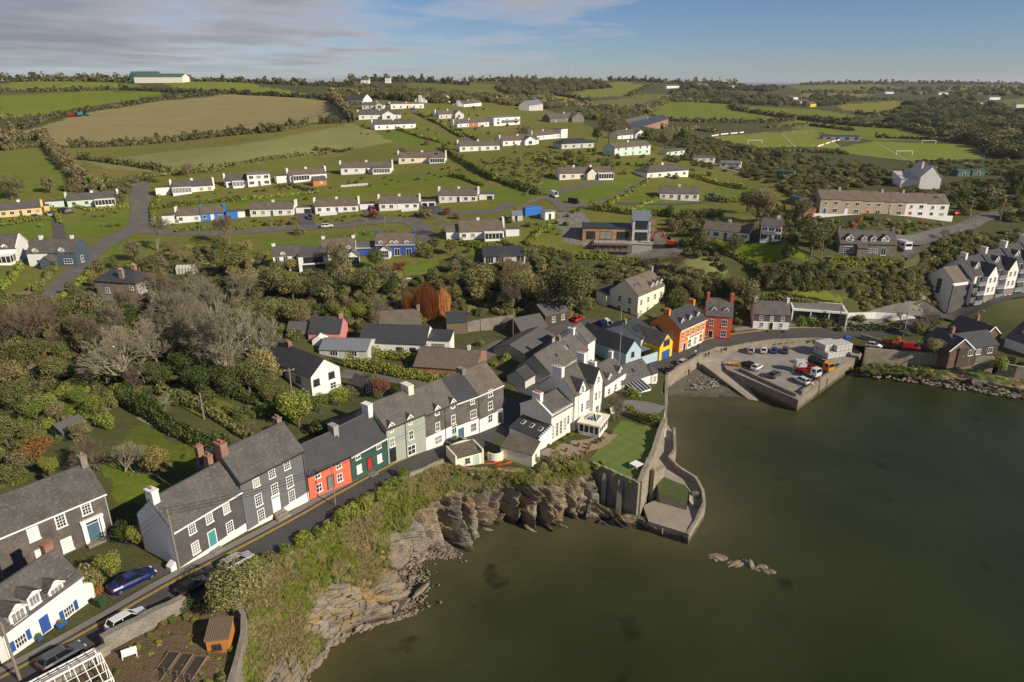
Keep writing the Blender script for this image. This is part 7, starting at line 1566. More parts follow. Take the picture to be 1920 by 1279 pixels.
# ------------------------------------------------------------------ planting
def planting():
 P=plant
 # the bare wood at the left
 for q in((440,735,185,'pale',.8),(385,705,150,'grey',.85),(335,668,120,'grey',1.0),(300,690,95,'pale',1.0),(255,722,112,'pale',1.25),(480,690,115,'pale',.9),(210,640,85,'grey',1.1),(405,610,95,'grey',1.2),(350,600,85,'grey',1.3),(300,590,80,'browntw',1.2),(70,668,110,'browntw',1.2),(18,690,115,'browntw',1.1),(120,650,95,'browntw',1.1),(160,665,80,'browntw',1.1),(-30,660,120,'browntw',1.2),(250,600,70,'tan',1.2),(170,600,62,'brown',1.3),(445,590,75,'grey',1.2),(495,640,60,'brown',1.2),
   (255,750,60,'browntw',.8),(245,690,60,'dark',1.1),(305,735,60,'dark',1.0),(345,715,62,'dark',1.1),(375,745,70,'dark',1.0),(430,745,75,'olive',1.0),(470,745,85,'olive',.95),(500,720,70,'greyolive',1.0),(310,770,35,'pale',1.1),(200,718,55,'browntw',1.2),(60,700,70,'olive',1.3),(110,720,58,'olive',1.2),(20,735,62,'brown',1.2),(155,712,45,'dark',1.2),(190,640,70,'dark',1.1),(240,625,60,'dark',1.1),(130,600,50,'olive',1.3),(70,600,50,'brown',1.3),(10,600,50,'olive',1.3),(330,560,40,'olive',1.3),(372,548,42,'grey',1.2)):
  P(q[0],q[1],q[2],q[3],q[4])
 scatter([(-60,560),(180,575),(420,575),(470,620),(500,690),(420,735),(300,680),(200,690),(-60,720)],54,{'olive':5,'dark':2,'brown':4,'greyolive':3,'browntw':2,'grey':1},(3.5,6.5),'tree',20)
 scatter([(200,690),(420,690),(520,720),(540,790),(470,800),(380,760),(260,760),(190,740)],22,{'dark':3,'olive':3,'green':2},(1.5,3.2),None,15)
 # belt of trees between the estate and the village
 P(800,597,78,'orange',1.1);P(765,592,52,'orange',.9);P(832,594,60,'orange',.9)
 P(1062,597,112,'olive',1.25);P(1018,590,80,'brown',1.1);P(985,585,88,'greyolive',1.0);P(948,588,60,'grey',1.0);P(960,560,85,'tan',.9);P(900,560,70,'greyolive',1.1);P(640,512,66,'brown',.85);P(690,560,60,'olive',1.2);P(550,570,62,'olive',1.2);P(600,568,58,'brown',1.2);P(470,560,60,'greyolive',1.2);P(510,552,55,'olive',1.2)
 P(715,605,52,'grey',1.0);P(700,640,60,'tan',.55);P(672,605,40,'bright',1.2);P(645,608,35,'green',1.3);P(600,600,32,'dark',1.2);P(560,615,60,'olive',1.1);P(510,610,55,'olive',1.2);P(465,610,50,'brown',1.2);P(780,620,38,'green',1.0);P(735,560,42,'dark',1.2);P(705,505,42,'dark',1.1)
 P(430,460,55,'tan',1.1);P(295,470,60,'grey',1.0);P(420,482,45,'olive',1.2);P(255,490,42,'brown',1.3);P(290,520,48,'brown',1.3);P(340,490,30,'tan',1.2);P(440,520,58,'olive',1.2);P(405,490,38,'dark',.8)
 scatter([(400,490),(520,505),(620,520),(720,520),(880,495),(1000,480),(1085,490),(1130,560),(1110,600),(980,592),(900,592),(870,580),(720,545),(690,620),(560,640),(440,600)],80,{'olive':5,'brown':4,'greyolive':3,'dark':2,'tan':1,'gorse':1},(3.5,6.5),'tree',17)
 scatter([(300,455),(490,470),(500,560),(420,560),(300,540)],22,{'olive':3,'brown':3,'greyolive':2,'dark':1},(2.0,5),None,16)
 scatter([(150,505),(300,495),(300,560),(180,560),(60,600),(0,600),(0,560),(100,560)],24,{'olive':3,'brown':3,'dark':1,'gorse':1},(2.0,4.5),None,16)
 # gardens at the lower left
 P(180,782,46,'bright',1.1);P(235,885,58,'pale',1.3);P(298,893,62,'gold',1.0);P(185,882,72,'browntw',1.0);P(75,872,60,'russet',1.3);P(96,895,46,'bright',1.1);P(30,770,60,'olive',1.4);P(70,790,46,'green',1.3);P(15,840,60,'olive',1.3);P(110,790,40,'brown',1.2);P(150,760,38,'green',1.2);P(45,885,55,'brown',1.2);P(155,830,45,'brown',1.1);P(125,735,28,'bright',1.2);P(10,720,50,'olive',1.4);P(200,800,30,'green',1.1);P(60,830,45,'olive',1.2);P(25,905,40,'olive',1.3)
 scatter([(-60,740),(60,700),(215,745),(230,790),(150,830),(100,800),(60,860),(-60,880)],26,{'olive':4,'green':3,'brown':2,'bright':1},(1.2,2.8),'bush',16)
 hedge([(232,752),(280,780),(330,812),(385,838),(428,846)],2.6,2.4,'dark','thick dark laurel hedge beside the sloping garden path behind the grey house')
 hedge([(300,738),(345,755),(400,780),(440,806),(470,826)],1.6,1.6,'greyolive');hedge([(380,722),(440,745),(520,775),(560,790)],2.2,2.2,'dark')
 P(465,812,30,'tan',1.1);P(352,860,14,'green',1.2)
 # behind the terrace
 P(562,800,84,'green',1.0);P(525,770,60,'olive',1.1);P(497,745,50,'olive',1.1);P(600,775,42,'green',1.0);P(635,762,44,'green',1.1);P(660,752,34,'olive',1.1);P(716,750,45,'copper',1.0);P(745,738,28,'dark',1.2);P(595,812,28,'dark',1.2);P(520,812,26,'dark',1.3);P(690,722,24,'olive',1.3);P(770,735,22,'green',1.2)
 hedge([(650,686),(690,694),(735,704),(790,712),(842,722)],2.3,2.2,'bright','long clipped yellow-green hedge along the lane behind the terrace');hedge([(700,668),(760,676),(860,684)],1.8,1.8,'bright')
 P(905,700,26,'dark',1.3);P(925,722,22,'green',1.3);P(950,675,18,'green',1.2);P(900,650,16,'olive',1.2);P(955,620,28,'grey',1.0)
 scatter([(870,690),(960,680),(960,740),(920,740)],8,{'dark':2,'green':3,'olive':2},(1.0,2.0),'bush',10)
 # house fronts on the street
 P(168,1098,46,'greyolive',1.1);P(210,1085,62,'bright',1.1);P(265,1025,54,'bright',.9);P(236,1020,50,'dark',1.1);P(222,1000,26,'olive',1.0);P(185,1112,20,'russet',1.0)
 # cliff top
 P(452,1150,104,'greyolive',1.55,'tree');P(345,1142,28,'dark',1.2);P(410,1095,22,'green',1.2);P(385,1125,14,'green',1.2);P(505,1050,26,'gold',1.2);P(470,1066,20,'gold',1.3);P(455,1076,18,'green',1.3);P(490,1056,20,'green',1.2);P(430,1090,20,'bright',1.2);P(446,1082,22,'greyolive',1.4);P(470,1070,22,'green',1.3);P(425,1098,22,'green',1.3);P(480,1058,18,'bright',1.2);P(535,1035,24,'green',1.2);P(305,1175,14,'gold',1.3);P(325,1165,16,'bright',1.2);P(260,1215,12,'green',1.2);P(235,1290,14,'green',1.2);P(415,1275,16,'dark',1.2)
 for i in range(26):
  f=i/25;x=560+200*f+random.uniform(-8,8);y=1015-118*f+random.uniform(0,14);P(x,y,random.uniform(16,26),random.choice(('bright','bright','green')),random.uniform(1.0,1.5),'bush')
 P(1045,868,26,'greyolive',1.0);P(1005,868,16,'greyolive',1.0);P(1078,862,18,'green',.8);P(1128,872,12,'green',1.2)
 # villa garden
 P(1150,790,58,'tan',.8);P(1160,785,48,'browntw',.75);P(1185,745,26,'green',1.1)
 hedge([(1172,776),(1205,788),(1236,800)],1.6,1.6,'bright','low yellow-green shrub border at the far end of the chequered lawn')
 for x,y in((1213,872),(1218,858),(1205,888)):P(x,y,12,'bright',1.1,'bush',7.2)
 for x,y in((1046,838),(1056,828),(1072,818),(1028,838),(1120,832),(1130,826),(1148,812),(1038,842)):P(x,y,10,'green',1.1,'bush',7.3)
 scrub('weeds',[(200,1225),(330,1155),(440,1130),(450,1200),(430,1290),(300,1290)],130,{'green':2,'olive':3,'straw':2,'bright':1},(.12,.5),CLUMP)
 scrub('weeds',[(800,880),(860,884),(960,886),(1020,890),(1050,870),(1095,868),(1110,880),(1000,900),(900,895)],90,{'green':2,'olive':2,'straw':2},(.2,.6),CLUMP)
 for x,y,h,k in((300,1180,10,'gold'),(280,1192,9,'green'),(330,1166,13,'olive'),(350,1160,15,'gold'),(365,1165,12,'green'),(296,1206,9,'bright'),(222,1262,12,'green'),(390,1285,16,'green'),(420,1286,14,'olive'),(1060,872,24,'greyolive'),(1020,882,20,'greyolive'),(1038,880,22,'olive'),(1120,880,12,'green'),(1150,893,9,'olive'),(1180,905,8,'green')):P(x,y,h,k,1.2,'bush')
 scrub('weeds',[(1112,874),(1196,912),(1196,935),(1150,925),(1112,905)],60,{'olive':2,'green':2,'straw':1},(.3,.8),CLUMP)if False else None
 # bank behind the harbour road
 P(1395,590,70,'brown',1.1);P(1375,560,45,'olive',1.2);P(1300,560,40,'brown',1.2);P(1270,570,36,'olive',1.2);P(1345,575,22,'bright',1.2);P(1285,590,26,'gold',1.1);P(1262,520,40,'browntw',.9);P(1310,520,22,'olive',1.1);P(1375,485,48,'olive',1.0)
 scatter([(1245,545),(1290,525),(1340,530),(1400,540),(1412,600),(1385,600),(1320,560),(1260,590)],26,{'olive':3,'brown':4,'dark':2,'gorse':2},(2.5,4.5),None,12)
 scatter([(1590,510),(1700,500),(1740,560),(1720,585),(1620,580),(1580,540)],34,{'olive':4,'greyolive':3,'gold':2,'brown':2},(1.5,3.2),'bush',12)
 scatter([(1410,500),(1580,505),(1590,540),(1500,548),(1415,540)],30,{'olive':3,'brown':3,'dark':2},(2,3.8),None,12)
 for x,y,h,k in((1500,608,22,'green'),(1522,610,24,'green'),(1545,612,22,'olive'),(1562,612,18,'green'),(1470,624,6,'bright'),(1440,622,6,'green'),(1375,622,9,'bright'),(1385,606,16,'olive'),(1612,604,20,'olive'),(1575,622,14,'green'),(1735,622,46,'tan'),(1720,630,34,'gold'),(1715,655,22,'green'),(1680,650,20,'russet'),(1660,648,20,'russet'),(1750,668,36,'greyolive'),(1775,662,34,'greyolive'),(1820,630,22,'gold'),(1845,625,20,'gold'),(1875,690,22,'green'),(1895,680,20,'olive'),(1690,610,26,'tan')):P(x,y,h,k,1.15,'bush'if h<24 else None)
 hedge([(1590,618),(1650,620),(1700,616)],1.4,1.6,'dark');hedge([(1420,561),(1500,563),(1580,577)],1.0,1.5,'olive')
 scatter([(1555,412),(1640,412),(1790,424),(1745,448),(1690,455),(1600,442),(1560,432)],34,{'olive':3,'straw':2,'russet':2,'bright':2,'green':2},(1.2,2.4),'bush',10)
 hedge([(1555,492),(1620,494),(1690,497)],1.2,1.5,'bright','clipped green hedge in front of the stone house with dormers');hedge([(1335,455),(1370,478),(1420,500),(1440,515)],1.4,1.6,'bright','sloping clipped hedge below the bright lawn of the long white bungalow')
 P(1520,478,62,'olive',1.2);P(1480,480,26,'dark',1.0);P(1545,470,36,'dark',1.1);P(1498,420,50,'brown',1.0);P(1530,400,40,'brown',1.0);P(1460,420,40,'olive',1.0);P(1420,418,72,'brown',1.25);P(1400,400,45,'olive',1.1);P(1345,405,20,'dark',1.0)
 scatter([(1430,400),(1520,395),(1535,440),(1480,450),(1440,440)],14,{'olive':3,'brown':3,'dark':1},(2.5,4.5),None,12)
 scatter([(1255,400),(1350,405),(1320,470),(1280,460),(1245,425)],20,{'olive':3,'dark':2,'brown':2},(2.5,5),None,12)
 scatter([(1270,470),(1345,480),(1360,510),(1300,480)],8,{'olive':3,'brown':2},(2,3.5),None,11)
 hedge([(1105,392),(1150,398),(1200,404),(1260,404)],2.4,2.2,'bright','tall clipped hedge behind the unfinished house');hedge([(1085,484),(1140,488),(1200,491)],1.8,2.0,'green');hedge([(1060,480),(1000,470),(985,455)],1.6,1.8,'olive')
 scatter([(1780,380),(1919,350),(1960,420),(1860,420),(1800,400)],24,{'dark':4,'olive':3,'brown':1},(3,6),None,14)
 P(1900,358,50,'dark',1.2);P(1935,360,60,'dark',1.2);P(1850,372,26,'brown',1.2);P(1770,450,22,'tan',1.1)
 scatter([(1700,455),(1830,440),(1920,440),(1800,500),(1740,530),(1690,520),(1680,500)],26,{'olive':4,'brown':3,'dark':2,'greyolive':2},(1.5,3.5),None,12)
 # estate gardens
 P(22,375,48,'brown',1.3);P(95,362,34,'brown',1.1);P(172,356,30,'green',1.1);P(140,352,26,'brown',1.1);P(225,382,22,'brown',.9);P(215,360,24,'olive',1.1);P(355,332,28,'browntw',1.1);P(590,358,9,'russet',1.1);P(802,272,12,'brown',1.0);P(755,288,14,'olive',.9);P(700,408,18,'copper',1.0);P(798,408,24,'brown',1.1);P(840,402,16,'copper',1.2);P(857,410,16,'brown',1.1);P(830,440,34,'grey',1.1);P(575,375,8,'green',1)
 for q in((815,470,30,'olive'),(845,478,34,'gold'),(800,480,26,'olive'),(860,490,22,'brown'),(900,468,10,'bright'),(930,468,10,'green'),(880,474,12,'green'),(785,470,26,'greyolive'),(745,506,20,'copper'),(760,497,10,'russet'),(690,515,24,'dark'),(870,505,24,'dark'),(760,520,14,'bright'),(540,470,14,'green'),(560,440,20,'brown'),(500,424,12,'green'),(545,422,12,'olive')):P(*q,1.15)
 scatter([(0,425),(120,440),(95,395),(240,396),(300,400),(460,425),(300,425)],16,{'green':3,'bright':2,'olive':2,'brown':1},(.9,1.8),'bush',12)
 scatter([(470,412),(800,400),(900,395),(800,410),(470,426)],26,{'green':3,'bright':2,'olive':2,'brown':2,'russet':1},(.8,1.7),'bush',9)
 scatter([(290,370),(520,356),(640,340),(860,310),(870,330),(640,360),(520,372)],30,{'green':3,'bright':2,'olive':3,'brown':2},(.9,2.0),'bush',9)
 scatter([(640,212),(800,205),(900,200),(1010,240),(1100,262),(1020,285),(900,290),(800,262),(680,255)],46,{'green':3,'bright':2,'olive':4,'brown':2},(1.0,2.6),'bush',9)
 scatter([(1000,290),(1160,280),(1240,300),(1330,330),(1230,345),(1150,330),(1010,320)],36,{'green':3,'olive':4,'brown':3,'bright':1},(1.2,3.2),None,9)
 scatter([(900,410),(1000,400),(1100,380),(1060,440),(1000,450),(930,440)],18,{'green':3,'olive':4,'brown':2},(1.0,2.4),'bush',9)
 P(1142,268,52,'brown',1.1);P(1248,283,38,'brown',1.1);P(1212,262,26,'dark',1.1);P(1120,268,30,'dark',1.0);P(1280,262,22,'dark',1.0);P(1430,300,20,'brown',1.2);P(1395,288,24,'brown',1.2);P(985,250,18,'brown',1.1);P(1095,310,22,'olive',1.2);P(1140,318,22,'olive',1.2);P(1460,300,24,'dark',1.2);P(1065,300,18,'olive',1.2)
 for q in(([(745,243),(790,258),(830,268)],1.2),([(783,214),(830,236),(868,258)],1.6),([(818,226),(860,246),(905,268)],1.4),([(830,278),(858,300),(905,328)],2.4),([(880,312),(925,338),(1010,358)],2.2),([(905,328),(960,350),(1012,366)],2.0),([(840,330),(870,336),(905,350)],1.6),([(290,392),(360,384),(450,376)],1.5),([(450,376),(520,368),(600,362)],1.2),([(520,352),(545,350),(590,360)],1.2),([(300,372),(285,392),(290,425)],1.4),([(100,378),(170,396),(240,388)],1.3),([(0,425),(50,416),(92,412)],1.8),([(98,395),(108,410),(112,420)],1.5),([(330,436),(352,432),(460,430)],1.1),([(1140,386),(1180,364),(1218,340)],1.6),([(1190,312),(1240,318),(1300,326)],1.8),([(1290,330),(1340,345),(1400,356)],1.8),([(1320,375),(1360,380),(1400,378)],1.6),([(1030,425),(1010,440),(985,458)],1.5),([(940,455),(965,468),(1000,472)],1.4),([(860,460),(900,465),(940,466)],1.6),([(40,505),(20,530),(0,545)],2.0),([(105,505),(85,530),(60,548)],1.8),([(170,520),(130,548),(90,580)],1.4),([(640,448),(690,440),(745,436)],1.0),([(1000,300),(1050,310),(1100,300)],1.5),([(1230,376),(1190,392),(1150,396)],1.2)):
  hedge(q[0],q[1],1.4,random.choice(('bright','green','green','olive')))
 # field hedges and far woods
 FH=[([(80,262),(108,295),(140,330),(165,352),(190,372)],4.5,5,'brown'),([(130,276),(220,274),(320,266),(430,254),(520,247),(575,236)],3.4,5,'gorse'),([(600,232),(640,230),(665,228)],3.2,4,'gorse'),([(622,180),(640,205),(660,230)],5,4,'brown'),([(40,243),(75,228),(150,211)],3.2,4,'gorse'),([(150,212),(250,196),(330,183),(430,176)],2.6,3,'gorse'),([(0,173),(110,171),(220,169)],3.0,4,'gorse'),([(225,168),(300,172),(440,176),(560,183),(620,184)],2.8,3,'gorse'),([(0,224),(30,220),(60,218)],2,3,'olive'),([(0,283),(40,278),(80,275)],3,4,'brown'),([(0,265),(40,262),(90,262)],6,6,'brown'),
 ([(150,298),(240,310),(330,325)],2.2,3,'olive'),([(170,352),(230,340),(300,330),(420,320)],2.4,3,'olive'),([(400,318),(500,300),(620,288)],1.6,2,'olive'),([(590,282),(640,285),(660,280)],1.4,2,'gorse'),
 ([(1212,216),(1232,202),(1252,190),(1370,193)],5,5,'olive'),([(1215,224),(1300,230),(1440,230),(1490,226)],3.5,4,'gorse'),([(1372,198),(1380,207),(1452,218),(1600,236),(1700,242),(1790,263)],4.5,6,'olive'),([(1520,222),(1600,226),(1650,218)],3,4,'gorse'),([(1605,214),(1650,217),(1722,202)],4,5,'olive'),([(1100,200),(1190,208),(1240,190),(1275,178)],4,4,'brown'),([(1105,190),(1040,178),(1000,178)],4,5,'brown'),([(1180,180),(1220,160)],4,5,'olive'),([(1100,200),(1000,195),(930,190)],5,6,'brown'),([(1500,186),(1600,189),(1690,187)],4,4,'olive'),([(1505,174),(1640,176)],5,5,'olive'),
 ([(1400,283),(1500,285),(1590,290)],2.2,3,'olive'),([(1640,258),(1740,262),(1850,272)],2.4,3,'olive'),([(1440,240),(1520,236),(1600,246)],2.5,3,'brown'),([(1240,242),(1300,244),(1345,250)],3,4,'brown')]
 for pts,h,w,k in FH:hedge(pts,h,w,k,lump=.6)
 sk=[([(0,150),(60,148.5),(130,147.5),(245,149.5)],4.5,720),([(345,151),(420,152),(500,156),(565,160)],4,760),([(560,160),(620,160),(668,157)],6,850),([(655,155),(720,153),(800,152),(880,151.5)],6.5,1150),([(880,152),(960,149),(1040,147.5),(1130,148.5)],6.5,1450),([(1140,151),(1220,153.5),(1300,156)],7,1650),([(1300,157),(1340,158),(1380,161)],10,1700),([(1500,159),(1600,157.5),(1720,156.5),(1919,157)],9,2900)]
 for pts,h,Z in sk:hedge(pts,h,14,'gorse',lump=.9,depth=Z)
 for x,y,h in((35,150,11),(65,150,16),(90,149,10),(125,149,8),(160,149,8),(195,149,9),(570,161,6),(600,160,8),(690,156,7),(780,153,7),(830,152,8)):plant(x,y,h,random.choice(('gorse','dark')),1.3,'tree',depth=720 if x<300 else 900 if x<650 else 1150)
 W=[('distant_wood',[(600,180),(690,165),(760,172),(860,178),(930,190),(880,198),(760,190),(700,190),(640,200)],240,{'brown':3,'olive':3,'gorse':2},(6,10)),('distant_wood',[(950,152),(1090,150),(1150,165),(1060,172),(1040,178),(960,180),(930,170)],300,{'gorse':3,'brown':3,'olive':1},(7,12)),('distant_wood',[(1090,205),(1200,208),(1215,225),(1120,228),(1080,218)],130,{'olive':3,'brown':3},(5,8)),
 ('distant_wood',[(1260,172),(1370,176),(1480,185),(1500,200),(1380,196),(1260,190)],220,{'olive':3,'gorse':3,'brown':2},(7,12)),('distant_wood',[(1530,178),(1610,186),(1570,200),(1500,200)],90,{'olive':2,'gorse':3},(7,12)),('distant_wood',[(1660,232),(1700,196),(1800,182),(1860,196),(1930,215),(1930,300),(1850,292),(1800,262),(1740,240)],380,{'dark':3,'gorse':3,'olive':2,'brown':2},(8,13)),
 ('distant_wood',[(1240,155),(1400,160),(1480,165),(1440,172),(1280,168)],160,{'gorse':3,'olive':1},(8,12)),('distant_wood',[(1600,166),(1930,162),(1930,182),(1700,178)],160,{'gorse':3,'olive':2},(7,11)),('distant_wood',[(880,182),(990,183),(1090,198),(1020,206),(930,196)],130,{'brown':3,'olive':3},(5,9))]
 for nm,poly,n,ks,hm in W:scrub(nm,poly,n,ks,hm,CLUMP)
 S=[([(1235,300),(1300,275),(1420,282),(1560,298),(1700,322),(1690,345),(1600,352),(1510,392),(1440,342),(1340,318)],620,{'gorse':3,'olive':4,'brown':2,'greyolive':1},(1.5,3.2)),([(1700,345),(1790,340),(1930,330),(1930,380),(1800,385),(1700,370)],260,{'gorse':2,'olive':3,'brown':2},(1.2,2.6)),([(890,300),(1050,280),(1080,300),(1010,345),(930,330)],220,{'olive':3,'gorse':2,'brown':2,'greyolive':2},(.7,1.5)),([(1210,250),(1340,262),(1420,285),(1300,285),(1240,270)],150,{'gorse':3,'brown':3,'olive':2},(2,4)),
 ([(1690,300),(1930,300),(1930,332),(1720,325)],130,{'gorse':2,'olive':3,'straw':1},(1.5,3)),([(120,355),(260,335),(300,340),(250,360),(200,378)],140,{'olive':3,'brown':3,'gorse':1},(1.5,3.5)),([(480,470),(640,460),(660,470),(540,478)],30,{'olive':1,'green':1},(.6,1.2)),([(1190,495),(1350,520),(1400,545),(1330,545),(1250,530),(1140,540),(1120,500)],240,{'olive':3,'brown':3,'gorse':2,'greyolive':2},(1.5,3)),([(1420,502),(1580,503),(1590,542),(1420,542)],150,{'brown':3,'olive':3},(1.0,2.2)),([(1585,515),(1745,500),(1760,575),(1620,588)],320,{'greyolive':3,'olive':3,'gold':2,'brown':2,'straw':1},(.8,1.9)),
 ([(-100,560),(170,570),(420,560),(520,640),(520,720),(380,700),(200,720),(-100,760)],420,{'dark':2,'olive':3,'brown':3,'gorse':2},(1.5,3.2)),([(410,500),(700,520),(1000,480),(1130,560),(1110,600),(870,590),(690,620),(560,640),(430,600)],560,{'olive':4,'brown':4,'gorse':2,'greyolive':2},(1.2,3.0)),([(300,455),(500,470),(500,545),(300,545)],130,{'olive':3,'brown':2,'greyolive':2},(.8,2.2)),([(1400,40+380),(1560,410),(1560,440),(1500,455),(1420,440)],100,{'olive':3,'brown':3},(1.2,2.6)),([(-60,690),(120,690),(210,745),(150,830),(60,870),(-60,900)],160,{'olive':3,'green':3,'brown':2},(.8,1.8)),([(1690,455),(1920,435),(1920,470),(1800,505),(1740,540),(1685,515)],230,{'olive':3,'brown':2,'greyolive':2,'dark':1},(1.0,2.6)),([(200,690),(420,690),(520,720),(540,790),(470,800),(380,760),(260,760)],110,{'dark':3,'olive':3,'green':1},(.8,1.9))]
 for poly,n,ks,hm in S:scrub('scrub',poly,n,ks,hm,CLUMP)
 # plants on the cliff: many tufts and clumps, none of them countable
 rg=np.random.default_rng(77);Pc=CL_P[:,1:];rk=CL_RK;nu,nv=rk.shape;pick=[]
 for _ in range(90000):
  i,j=rg.integers(nu),rg.integers(nv)
  if rk[i,j]<.35 and j>0 and j<nv*.86:pick.append(Pc[i,j]+rg.normal(0,.15,3)*(1,1,.1))
  if len(pick)>15000:break
 pick=np.array(pick);n1=fbm(pick*.2+31,4);n2=fbm(pick*.55+11,4)
 cls=np.where(n1+.5*n2>.12,0,np.where(n2<-.42,2,np.where(n1<-.08,3,1)))
 for c,(k,lo,hi)in enumerate((('straw',.25,.6),('green',.15,.42),('greyolive',.2,.6),('bright',.15,.45))):
  p=pick[cls==c];s=rg.uniform(lo,hi,(len(p),1));gn_scatter('cliff_plants',p,np.hstack([s,s,s*1.1]),TUFT if k=='straw'else CLUMP,M_LEAF[k])
 for poly,n in(([(1590,690),(1700,682),(1850,698),(1925,708),(1925,730),(1800,712),(1650,700)],150),):scrub('shore_plants',poly,0,{'olive':1},(.3,.6),CLUMP)
 q=[at(rg.uniform(1615,1920),0,2.0)for _ in range(0)]
 pts=[]
 for _ in range(260):
  f=rg.uniform(0,1);x=1612+310*f;yy=687+24*f*f+rg.uniform(-2,14);pts.append(at(x,yy,2.1-.06*(yy-690)))
 s=rg.uniform(.4,1.0,(260,1));gn_scatter('shore_plants',pts[:130],np.hstack([s,s,s*.8])[:130],CLUMP,M_LEAF['olive']);gn_scatter('shore_plants',pts[130:],np.hstack([s,s,s*.8])[130:],CLUMP,M_LEAF['green'])
# one bush and one grass tuft beside the orange shed supply the shapes repeated by the undergrowth
def tuft_obj():
 rg=np.random.default_rng(4);n=46;a=rg.uniform(0,6.28,n);r=rg.uniform(0,.45,n);B=np.stack([np.cos(a)*r,np.sin(a)*r,np.zeros(n)],-1);T=B+np.stack([np.cos(a)*rg.uniform(.1,.5,n),np.sin(a)*rg.uniform(.1,.5,n),rg.uniform(.5,1.1,n)],-1);w=.06
 d=np.stack([-np.sin(a),np.cos(a),np.zeros(n)],-1)*w;V=np.stack([B-d,B+d,T],1).reshape(-1,3)
 return link(bpy.data.objects.new('grass_tuft',np_mesh('grass_tuft',V,np.arange(n*3).reshape(n,3),M_LEAF['straw'])))
CLUMP=bpy.data.objects.new('shrub',crown_mesh(2,9,'bush').copy());link(CLUMP);CLUMP.location=G(436,1222);CLUMP.scale=(.7,.7,.6);CLUMP.data.materials[0]=M_LEAF['green'];tag(CLUMP,'small green shrub close behind the orange shed inside the curved wall','bush')
TUFT=tuft_obj();TUFT.location=G(380,1268);TUFT.scale=(.5,.5,.5);tag(TUFT,'tuft of dry grass in front of the orange shed','grass')
planting()
# ------------------------------------------------------------------ vehicles
M_TYRE=plain('tyre_rubber',(0.015,0.015,0.015),0.9);M_RIM=plain('alloy_rim',(0.35,0.35,0.36),0.35,0.8);M_CGLASS=plain('car_window_glass',(0.008,0.01,0.012),0.12,var=.1,spec=.35);M_LAMP=plain('headlamp_glass',(0.6,0.6,0.58),0.15);M_TAIL=plain('tail_lamp_red',(0.35,0.015,0.012),0.25)
def paint(name,c):
 key=('paint',name)
 if key in _mats:return _mats[key]
 m,nt,N,L,B=_new(name);B.inputs['Base Color'].default_value=(*c,1);B.inputs['Roughness'].default_value=0.28;B.inputs['Coat Weight'].default_value=0.6;B.inputs['Metallic'].default_value=0.2;_mats[key]=m;return m
PAINT={'white':paint('white_car_paint',(0.72,0.72,0.71)),'silver':paint('silver_car_paint',(0.38,0.39,0.40)),'grey':paint('dark_grey_car_paint',(0.07,0.075,0.08)),'black':paint('black_car_paint',(0.012,0.012,0.014)),'blue':paint('blue_car_paint',(0.03,0.10,0.26)),'navy':paint('deep_blue_car_paint',(0.008,0.018,0.10)),'red':paint('red_car_paint',(0.42,0.012,0.012))}
SHAPES={
'hatch':([(-1.92,.34,.82,.70),(-1.78,.22,.90,.80),(-1.1,.2,.93,.84),(.3,.2,.90,.84),(1.1,.2,.84,.83),(1.72,.22,.70,.78),(1.95,.32,.58,.62)],(-1.80,-1.25,.25,1.02,1.43)),
'estate':([(-2.12,.36,.85,.72),(-2.0,.24,.94,.82),(-1.2,.22,.97,.87),(.3,.22,.95,.87),(1.2,.22,.90,.86),(1.92,.24,.76,.80),(2.15,.34,.62,.64)],(-1.98,-1.72,.25,1.08,1.55)),
'saloon':([(-2.38,.36,.80,.70),(-2.25,.24,.92,.82),(-1.3,.2,.94,.88),(.4,.2,.90,.88),(1.35,.2,.82,.87),(2.12,.22,.68,.80),(2.38,.32,.55,.60)],(-1.75,-.85,.30,1.15,1.38)),
'van':([(-2.45,.32,1.0,.88),(-2.4,.25,1.05,.95),(-1.2,.25,1.1,.97),(.8,.25,1.1,.97),(1.6,.25,1.05,.96),(2.25,.25,.90,.90),(2.5,.35,.72,.75)],(-2.42,-2.36,1.05,1.75,2.05))}
_vm={}
